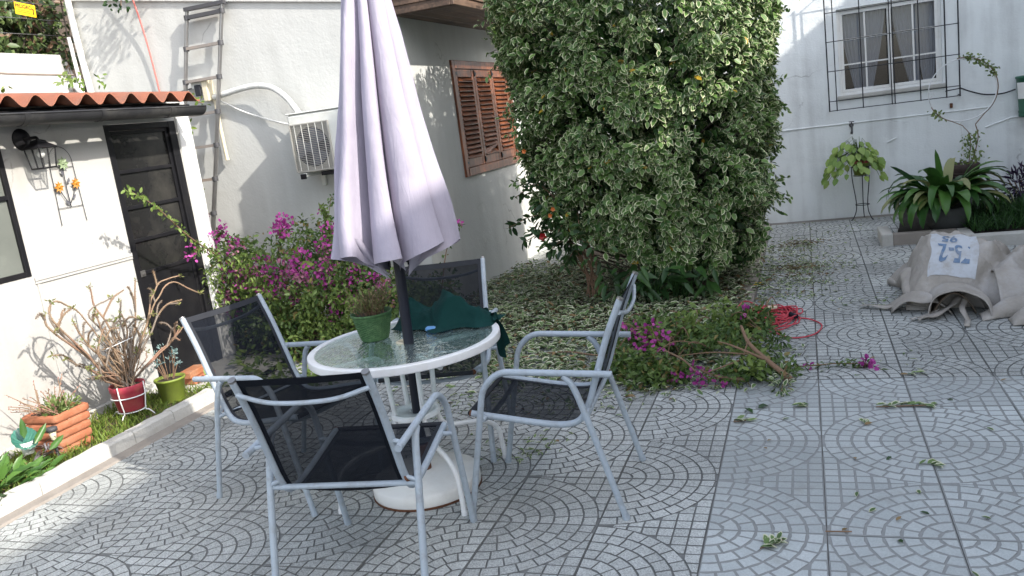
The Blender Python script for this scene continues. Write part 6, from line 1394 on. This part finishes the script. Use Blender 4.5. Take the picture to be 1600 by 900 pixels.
lp = thing('lime_pot', 'lime green plastic pot near the black door', 'flower pot', (-3.74, 1.00, .07)); lx_, ly_, lz_ = -3.74, .985, .045
mb = MB(); mb.lathe([(0, 0), (.068, 0), (.073, .005), (.096, .150), (.1025, .152), (.1035, .167), (.096, .167), (.091, .145)], 40, (lx_, ly_, lz_)); mb.build('pot', M['limepot'], lp); mb = MB(); mb.lathe([(.092, .148), (0, .155)], 20, (lx_, ly_, lz_)); mb.build('soil', M['soil'], lp)
bsu = thing('blue_succulent', 'glaucous blue grey succulent with thin stems in the lime green pot', 'plant', (lx_, ly_, lz_+.16)); mb = MB(); P_, D_l = [], []
for i in range(12):
    a = random.uniform(0, 6.28); L = random.uniform(.10, .22); e = Vector((lx_+.07*math.cos(a), ly_+.08*math.sin(a), lz_+.16+L)); mb.tube([(lx_+.03*math.cos(a), ly_+.03*math.sin(a), lz_+.16), (lx_+.05*math.cos(a), ly_+.05*math.sin(a), lz_+.16+L*.5), e], .003, 5)
    for q in range(12): P_.append(e+Vector(rdir(1)[0])*.018-Vector((0, 0, .02*random.random()))); D_l.append(rdir(1)[0]+np.array([0, 0, .5]))
mb.build('stem', M['branch'], bsu); leaf_mesh('foliage', P_, D_l, rdir(len(P_)), .024, .4, M['bluesucc'], bsu)

sl_t = thing('solar_light', 'small black solar garden stake light with pale lens in front of planter', 'garden light', (-3.665, -.045, .07)); sx_, sy_ = -3.70, -.02
mb = MB(); mb.tube([(sx_, sy_, .04), (sx_, sy_, .185)], .0085, 8); mb.build('stake', M['plasticgrey'], sl_t)
mb = MB(); mb.lathe([(.011, .180), (.014, .184), (.021, .232), (.019, .232)], 16, (sx_, sy_, 0)); mb.build('lens', M['solarlens'], sl_t); mb = MB(); mb.lathe([(.018, .233), (.030, .234), (.031, .252), (.027, .256), (0, .257)], 20, (sx_, sy_, 0)); mb.build('cap', M['plasticgrey'], sl_t)
# green clump with a turquoise dish behind it
gc = thing('leafy_clump', 'lush green broad leaved clump on the grass at the left edge', 'plant', (-3.65, -.35, .07))
P_, D_l = [], []
for i in range(230):
    a = random.uniform(0, 6.28); rr_ = random.random()**.5; x, y = -3.70+.15*rr_*math.cos(a), -.46+.34*rr_*math.sin(a); P_.append((x, y, .05+random.uniform(.0, .13)*(1.1-rr_))); D_l.append((math.cos(a)*(.4+rr_), math.sin(a)*(.4+rr_), random.uniform(.2, 1.0)))
leaf_mesh('foliage', P_, D_l, rdir(len(P_))*.5+np.array([.2, 0, 1]), RNG.uniform(.06, .13, len(P_)), .38, M['broad'], gc)
for p, d, s in (((-3.72, -.13, .20), (.15, .55, .6), .13), ((-3.76, -.15, .24), (0, .1, 1), .12), ((-3.66, -.10, .15), (.2, .9, .5), .12)): leaf_mesh('leaf', [p], [d], [(.8, -.5, .3)], s, .36, M['broad'], gc)
td = thing('glazed_dish', 'turquoise glazed leaf shaped dish behind the green clump', 'dish', (-3.78, -.12, .15)); mb = MB()
mb.lathe([(0, .0), (.030, .0), (.035, .05), (.034, .07)], 24, (-3.78, -.13, .145)); mb.build('foot', M['white'], td)
mb = MB(); rows = []
for j in range(8):
    t = j/7; rows.append([(-3.78+(.012+.068*t)*(1+.02*math.cos(12*a_))*math.cos(a_)*.9, -.13+(.010+.056*t)*(1+.02*math.cos(12*a_))*math.sin(a_), .205+.030*t*t+.05*t*math.cos(a_-2.6)+.003*math.cos(18*a_)) for a_ in np.linspace(0, 2*math.pi, 60, endpoint=False)])
mb.grid(rows, 0, True, True); mb.build('bowl', M['turq'], td)
gl_p = thing('grey_grass_plant', 'greyish purple strap leaved tuft between planter and solar light', 'plant', (-3.75, -.03, .07)); P_, D_l = [], []
for i in range(26): a = random.uniform(-2.6, .6); P_.append((-3.76+random.uniform(-.04, .04), -.04+random.uniform(-.04, .03), .09+random.uniform(0, .09))); D_l.append((math.cos(a)*.6+.2, math.sin(a), random.uniform(-.4, .5)))
leaf_mesh('foliage', P_, D_l, rdir(26)*.4+np.array([0, 0, 1]), RNG.uniform(.08, .14, 26), .12, M['greyleaf'], gl_p, T_BLADE)
n = 6500; P_ = np.c_[RNG.uniform(-4.12, -3.555, n), RNG.uniform(-1.3, 1.2, n), np.full(n, .045)]; P_ = P_[np.array([mnoise.noise((p[0]*5, p[1]*5, 1)) > -.35 for p in P_])]; n = len(P_)
leaf_mesh('grass', P_, rdir(n)*.8+np.array([.15, 0, .9]), rdir(n), RNG.uniform(.03, .085, n), .09, M['grass'], None, T_BLADE, kind='stuff')

# ================================================================== RIGHT SIDE: raised bed, strap leaved plant, pothos, trellis plant
rb = thing('raised_bed', 'low concrete edged planting bed below the barred window', 'planter', (1.5, 5.2, 0))
mb = MB(); mb.box(1.06, 1.16, 5.06, 5.55, -.02, .115, 0, .008); mb.build('kerb_end', M['concrete'], rb)
mb = MB(); mb.box(1.1605, 1.70, 5.075, 5.16, -.02, .110, 0, .008); mb.build('front_kerb', M['greyconcrete'], rb)
mb = MB(); mb.box(1.7005, 3.69, 4.72, 4.84, -.02, .105, 0, .008); mb.box(1.7005, 1.80, 4.8405, 5.16, -.02, .107, 0, .006); mb.build('side_kerb', M['concrete'], rb)
mb = MB(); mb.grid([[(1.15+2.5*i/20+.30*(j/16)*(1-i/20), 4.82+2.27*j/16, .055+.03*mnoise.noise((i*.5, j*.5, 6))-(.12 if (1.15+2.5*i/20 < 1.75 and 4.82+2.27*j/16 < 5.12) else 0)) for i in range(21)] for j in range(17)]); mb.build('soil', M['darksoil'], rb)
asp = thing('strap_leaf_plant', 'large dark green strap leaved plant in a grey pot in the raised bed', 'plant', (1.66, 5.5, .10))
mb = MB(); mb.lathe([(0, 0), (.14, 0), (.19, .06), (.205, .14), (.195, .20), (.18, .215), (.17, .20), (0, .19)], 32, (1.68, 5.45, .06)); mb.build('pot', M['stonepot'], asp)
def strap_leaf(az, L, w, lift, droop, m_, base=(1.66, 5.50, .24), tw=0):
    ca, sa = math.cos(az), math.sin(az); mb = MB(); rows = []; dat = []; n = 10; p = Vector(base)+Vector((ca, sa, 0))*.05; el = lift; rv = random.random(); rw = random.random()
    for i in range(n+1):
        t = i/n; wd = w*(.18+.82*math.sin(math.pi*min(1, t*.93+.07))**.75)*(1 if t < .97 else .15); side = Vector((-sa, ca, 0))*math.cos(tw)+Vector((0, 0, math.sin(tw))); up = Vector((-ca*math.sin(el), -sa*math.sin(el), math.cos(el)))
        rows.append([p-side*wd/2+up*wd*.14, p, p+side*wd/2+up*wd*.14]); dat += [(1, rv, rw, 1), (0, rv, rw, 1), (1, rv, rw, 1)]
        p = p+Vector((ca*math.cos(el), sa*math.cos(el), math.sin(el)))*L/n; el -= droop/n*(.4+1.2*t)
    mb.grid(rows); mb.d = dat; return mb.build('leaf', m_, asp)
rr3 = random.Random(9)
strap_leaf(-2.2, .60, .075, 1.50, .25, M['aspid'], tw=.2); strap_leaf(3.05, .62, .095, .98, .45, M['aspid'], tw=.9); strap_leaf(-.4, .50, .08, 1.25, .4, M['aspid'], tw=.3); strap_leaf(3.3, .66, .10, .85, 2.0, M['aspid']); strap_leaf(-2.75, .66, .10, .9, 2.3, M['aspid'])
for i in range(96):
    az = rr3.uniform(-3.5, .4) if i < 72 else rr3.uniform(.5, 2.7)
    strap_leaf(az, rr3.uniform(.46, .76), rr3.uniform(.08, .125), rr3.uniform(.7, 1.4), rr3.uniform(1.7, 3.6), M['aspidpale'] if rr3.random() < .16 else M['aspid'], tw=rr3.uniform(-.3, .3))
n = 2600; P_ = np.c_[RNG.uniform(1.80, 3.1, n), RNG.uniform(4.95, 6.2, n), np.full(n, .10)]; leaf_mesh('fern_mat', P_, rdir(n)*.8+np.array([0, -.1, 1.0]), rdir(n), RNG.uniform(.08, .21, n), .07, M['fern'], None, T_BLADE, kind='stuff')
pl = thing('purple_plant', 'dark purple leaved plant by the wall at the right edge', 'plant', (2.5, 6.3, .1)); P_, O_ = bunch([(2.5, 6.3, .34), (2.42, 6.25, .30), (2.62, 6.3, .40), (2.75, 6.3, .35)], [.14, .12, .14, .14], 5200); leaf_mesh('foliage', P_, O_+rdir(len(P_))*.3, rdir(len(P_))+np.array([0, -.3, .5]), RNG.uniform(.06, .11, len(P_)), .26, M['purple'], pl)
mb = MB()
for i in range(8): mb.tube([(2.5, 6.3, .08), (2.5+random.uniform(-.15, .25), 6.3, .35)], .005, 5)
mb.build('stem', M['branch'], pl)
# pothos on a wire stand
ps_ = thing('wire_plant_stand', 'slim black three legged wire plant stand against the white wall', 'plant stand', (.99, 6.8, 0)); qx, qy = 1.005, 6.80
for a in (200, 320, 80):
    ca, sa = math.cos(R(a)), math.sin(R(a)); Q = lambda r_, z: (qx+r_*ca, qy+r_*sa, z); mb = MB(); mb.tube(spline([Q(.105, .60), Q(.10, .45), Q(.07, .22), Q(.075, .10), Q(.115, .015), Q(.135, .006)], 6), .0055, 6); mb.build('leg', M['ironblack'], ps_)
mb = MB(); mb.tube([(qx+.072*math.cos(2*math.pi*k/28), qy+.072*math.sin(2*math.pi*k/28), .17) for k in range(28)], .0045, 6, closed=True); mb.tube([(qx+.105*math.cos(2*math.pi*k/28), qy+.105*math.sin(2*math.pi*k/28), .60) for k in range(28)], .0045, 6, closed=True); mb.tube([(qx+.08*math.cos(2*math.pi*k/28), qy+.08*math.sin(2*math.pi*k/28), .50) for k in range(28)], .004, 6, closed=True); mb.build('ring', M['ironblack'], ps_)
pp = thing('lime_wall_pot', 'bright lime pot with red inner rim in the wire stand', 'flower pot', (qx, qy, .5)); mb = MB(); mb.lathe([(0, .505), (.070, .505), (.096, .625), (.100, .627), (.101, .640), (.094, .640)], 32, (qx, qy, 0)); mb.build('pot', M['limepot'], pp)
mb = MB(); mb.lathe([(.092, .630), (.092, .672), (.086, .674), (.082, .64), (0, .64)], 32, (qx, qy, 0)); mb.build('inner_pot', M['redpot'], pp)
po = thing('pothos', 'trailing lime green pothos spilling from the pot in the wire stand', 'plant', (qx, qy, .64)); mb = MB(); lvp = None
for i in range(130):
    a = rr3.uniform(0, 6.28); t = rr3.random(); rad = .05+.235*t**.7; z = .68+.20*(1-t)*rr3.random()+.04-.30*max(0, t-.35)*rr3.uniform(.3, 1.4)
    p = Vector((qx-.075+rad*math.cos(a)*1.05, qy+rad*math.sin(a)*.7-.03, z)); mb.tube([(qx, qy, .64), ((qx+p.x)/2, (qy+p.y)/2, max(.72, z+.05)), p], .0025, 4, cap=False)
    d = Vector((math.cos(a)*.6, math.sin(a)*.5-.2, -.75)); leaf_mesh('leaf', [p], [d], [(math.cos(a)*.4, -.8+math.sin(a)*.2, .6)], rr3.uniform(.075, .12), .74, M['pothos'], po)
mb.build('stem', M['vine'], po)
# climbing plant on a hoop trellis
tp_ = thing('hoop_trellis', 'pale wire hoop trellis standing in a dark basket pot', 'trellis', (1.99, 6.5, .1)); mb = MB()
hc = Vector((1.99, 6.5, 1.31)); hr = .315
mb.tube([hc+Vector((hr*math.cos(a_), .03*math.sin(a_*2), hr*math.sin(a_))) for a_ in np.linspace(0, 2*math.pi, 48, endpoint=False)], .006, 6, closed=True); mb.tube(spline([hc+Vector((-.02, 0, -hr)), (1.98, 6.5, .8), (1.985, 6.5, .5)], 5), .006, 6)
mb.tube([hc+Vector((-hr+.02+.035*math.cos(a_)*(1-a_/9), 0, -.02+.035*math.sin(a_)*(1-a_/9))) for a_ in np.linspace(0, 6, 16)], .004, 6); mb.build('hoop', M['whitemetal'], tp_)
bp_t = thing('basket_pot', 'dark wicker basket pot on a plinth behind the strap leaved plant', 'flower pot', (1.99, 6.5, .1)); mb = MB()
mb.lathe([(0, .34), (.11, .34), (.135, .48), (.145, .50), (.148, .545), (.135, .555), (.12, .53), (0, .525)], 28, (1.99, 6.5, 0)); 
for z in (.37, .40, .43, .46): mb.tube([(1.99+(.112+(z-.34)*.19)*math.cos(2*math.pi*k/28), 6.5+(.112+(z-.34)*.19)*math.sin(2*math.pi*k/28), z) for k in range(28)], .007, 5, closed=True)
mb.build('basket', M['wicker'], bp_t); mb = MB(); mb.lathe([(.13, .08), (.12, .33), (0, .335)], 20, (1.99, 6.5, 0)); mb.build('plinth', M['stonepot'], bp_t)
cv = thing('climbing_vine', 'thin climbing vine with small leaves wound round the hoop trellis', 'vine', (1.99, 6.5, .53)); mb = MB()
arc = [hc+Vector(((hr+.01)*math.cos(a_), -.015, (hr+.01)*math.sin(a_))) for a_ in np.linspace(-.9, 1.7, 30)]; mb.tube(spline([(2.05, 6.48, .52), (2.12, 6.47, .80), (2.10, 6.47, .95)], 6)+arc, .005, 6); arc2 = [hc+Vector(((hr+.01)*math.cos(a_), -.02, (hr+.01)*math.sin(a_))) for a_ in np.linspace(-1.9, -2.7, 12)]
mb.tube(spline([(2.03, 6.48, .52), (2.05, 6.47, .82), (1.98, 6.47, .95)], 6)+arc2, .004, 6); mb.build('stem', M['branch'], cv)
P_ = [tuple(random.choice(arc[15:27])+Vector((random.gauss(0, .022), random.gauss(0, .02), random.gauss(0, .022)))) for i in range(120)]+[tuple(random.choice(arc2[3:10])+Vector((random.gauss(0, .02), 0, random.gauss(0, .02)))) for i in range(26)]
for i in range(150): P_.append((2.05+random.gauss(0, .055), 6.46+random.gauss(0, .04), random.uniform(.54, .86)))
for i in range(10): P_.append((2.14+random.gauss(0, .05), 6.46, random.gauss(.85, .02)))
n = len(P_); leaf_mesh('foliage', P_, rdir(n)+np.array([0, 0, -.4]), rdir(n)*.6+np.array([0, -.8, .5]), RNG.uniform(.025, .05, n), .6, M['vine'], cv)

# ================================================================== TOP LEFT: garden hedge, electric fence, sign, vines on the gable and roof edge
gh = thing('garden_hedge', 'tall dense green hedge of the neighbouring garden above the white boundary wall', 'hedge', (-6.9, 2.4, 0))
cs = [(random.uniform(-7.3, -6.62), random.uniform(1.2, 3.75), random.uniform(2.7, 4.3)) for i in range(150)]; P_, O_ = bunch(cs, [random.uniform(.16, .28) for _ in cs], 1500); n = len(P_)
leaf_mesh('foliage', P_, O_*.6+rdir(n)*.7+np.array([.2, 0, -.3]), rdir(n)*.5+np.array([.7, -.3, .5]), RNG.uniform(.05, .11, n), RNG.uniform(.45, .6, n), M['gardenhedge'], gh, kind='stuff')
mb = MB(); mb.add([(-7.35, .0, 0), (-7.35, 5.5, 0), (-7.35, 5.5, 4.6), (-7.35, .0, 4.6)], [(0, 1, 2, 3)])  # flat dark sheet behind the leaves, standing in for shaded depth
for i in range(60): y = random.uniform(1.2, 3.7); a = Vector((-6.9+random.uniform(-.3, .25), y, random.uniform(2.5, 3.3))); mb.tube([a, a+Vector((random.uniform(0, .25), random.uniform(-.3, .3), random.uniform(.2, .7)))], [.010, .004], 5)
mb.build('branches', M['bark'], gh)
for i, z in enumerate((2.995, 3.137, 3.284, 3.43)):
    mb = MB(); mb.tube([(-6.35, -2, z), (-6.35, 2.0, z-.006), (-6.35, 3.45, z)], .0035, 5); tag(mb.build('fence_wire', M['alu']), ('lowest', 'second lowest', 'third', 'topmost')[i]+' thin fence wire stretched before the garden hedge', 'wire', 'electric fence wires')
mb = MB(); mb.tube(spline([(-6.33, 3.38, 3.33), (-6.32, 3.36, 3.15), (-6.31, 3.34, 2.85)], 6), .007, 6); tag(mb.build('dry_stalk', M['thorngrey']), 'dry bent stalk hanging beside the hedge near the drain pipe', 'stalk')
sg = thing('warning_sign', 'yellow PELIGRO warning sign hung on the fence wires', 'sign', (-6.33, 2.94, 3.22))
sc0 = Vector((-6.335, 2.944, 3.214)); ax_ = Vector((0, .214, -.020)).normalized(); az_ = Vector((0, .020, .214)).normalized()
mb = MB(); mb.obox(sc0, ax_, Vector((1, 0, 0)), az_, .111, .002, .055); mb.build('plate', M['yellow'], sg)
def sign_text(body, size, du, dv, m_, bold=.01):
    v_, f_ = text_mesh(body, size, bold); mb = MB(); mb.add([sc0+Vector((.0035, 0, 0))+ax_*(x+du)+az_*(y+dv) for x, y, z in v_], f_); mb.build('lettering', m_, sg)
sign_text('PELIGRO', .046, -.018, .022, M['print'], .0012); 
mb = MB()
for q in range(2): mb.obox(sc0+Vector((.003, 0, 0))-ax_*.02-az_*(.012+.016*q), ax_, Vector((1, 0, 0)), az_, .066, .001, .0036)
mb.build('small_print', M['petalorange'], sg)
mb = MB(); c_ = sc0+Vector((.0035, 0, 0))+ax_*.082-az_*.006
def seg2(a, b2, w): 
    a, b2 = c_+ax_*a[0]+az_*a[1], c_+ax_*b2[0]+az_*b2[1]; mb.obox((a+b2)/2, b2-a, Vector((1, 0, 0)), (b2-a).cross(Vector((1, 0, 0))), (b2-a).length/2, .0008, w)
seg2((0, -.002), (0, .016), .005); seg2((0, -.002), (-.006, -.030), .003); seg2((0, -.002), (.006, -.030), .003); seg2((0, .012), (-.014, .024), .0025); seg2((0, .012), (.014, .022), .0025); seg2((0, .022), (0, .029), .0045)
mb.build('figure_symbol', M['print'], sg); mb = MB(); mb.tube([sc0+ax_*.10+az_*.05, (-6.35, 3.06, 3.284)], .003, 5); mb.tube([sc0-ax_*.10+az_*.05, (-6.35, 2.85, 3.284)], .003, 5); mb.build('hanger', M['alu'], sg)
def tuft(name, label, cs, rs, dens, size, m_, stem=None):
    t = thing(name, label, 'vine', cs[0]); P_, O_ = bunch(cs, rs, dens); n = len(P_); leaf_mesh('foliage', P_, O_*.5+rdir(n)*.8+np.array([0, -.1, -.4]), rdir(n)*.6+np.array([.3, -.7, .4]), RNG.uniform(.7, 1.2, n)*size, .55, m_, t)
    if stem: mb = MB(); mb.tube(spline(stem, 5), .004, 5); mb.build('stem', M['branch'], t)
tuft('hanging_vine', 'leafy vine hanging over the gable top beside the red cord', [(-5.28, 3.0, 3.09), (-5.15, 3.0, 3.10), (-5.4, 3.02, 3.13), (-5.24, 2.95, 3.22), (-5.0, 2.9, 3.45), (-4.7, 2.85, 3.55), (-4.55, 2.85, 3.50)], [.075, .06, .06, .1, .12, .1, .12], 2300, .055, M['hib'], [(-5.1, 3.05, 3.6), (-5.2, 3.0, 3.35), (-5.28, 3.0, 3.08)])
tuft('hanging_vine', 'dark leafy vine at the very top left corner of the gable', [(-5.8, 3.02, 3.33), (-5.65, 3.0, 3.35), (-5.95, 3.0, 3.38), (-5.5, 2.98, 3.42)], [.07, .07, .08, .09], 2400, .055, M['hib'], [(-5.7, 3.0, 3.6), (-5.75, 3.0, 3.3)])
tuft('wall_creeper', 'green creeper tuft clinging to the boundary wall end below the hedge', [(-6.24, 3.22, 2.80), (-6.23, 3.20, 2.72), (-6.25, 3.25, 2.88)], [.07, .06, .06], 3200, .045, M['gardenhedge'], [(-6.24, 3.2, 2.4), (-6.24, 3.21, 2.9)])
tuft('roof_weed', 'small green weeds growing on the shed roof edge', [(-5.0, 1.9, 2.37), (-5.1, 2.15, 2.40), (-5.3, 2.3, 2.45), (-5.15, 1.5, 2.37), (-5.2, 2.5, 2.42)], [.055, .075, .08, .04, .06], 2400, .05, M['boughi'])
tuft('roof_vine', 'small leafy vine tip at the end of the shed gutter', [(-3.95, 2.15, 2.09), (-3.95, 2.17, 2.04), (-4.0, 2.12, 2.13)], [.035, .03, .03], 5200, .045, M['boughi'], [(-4.2, 2.1, 2.16), (-3.95, 2.16, 2.06)])
tuft('gutter_vine', 'few leaves hanging below the gutter end before the ladder', [(-4.2, 2.245, 1.935), (-4.2, 2.25, 1.90)], [.03, .035], 5600, .05, M['boughi'], [(-4.2, 2.23, 2.1), (-4.2, 2.25, 1.88), (-4.2, 2.24, 1.76)])
tuft('ladder_vine', 'few leaves beside the white shed corner in front of the ladder', [(-4.2, 2.24, 1.41), (-4.2, 2.23, 1.37)], [.03, .03], 5200, .04, M['boughi'], [(-4.2, 2.25, 1.76), (-4.2, 2.23, 1.36)])
mb = MB(); mb.tube(spline([(-5.6, -.2, 2.47), (-5.6, .8, 2.50), (-5.55, 1.3, 2.53), (-5.5, 1.9, 2.50), (-5.4, 2.4, 2.48)], 6), .009, 6); tag(mb.build('roof_branch', M['thorngrey']), 'bare dry runner lying along the top of the shed roof', 'branch')
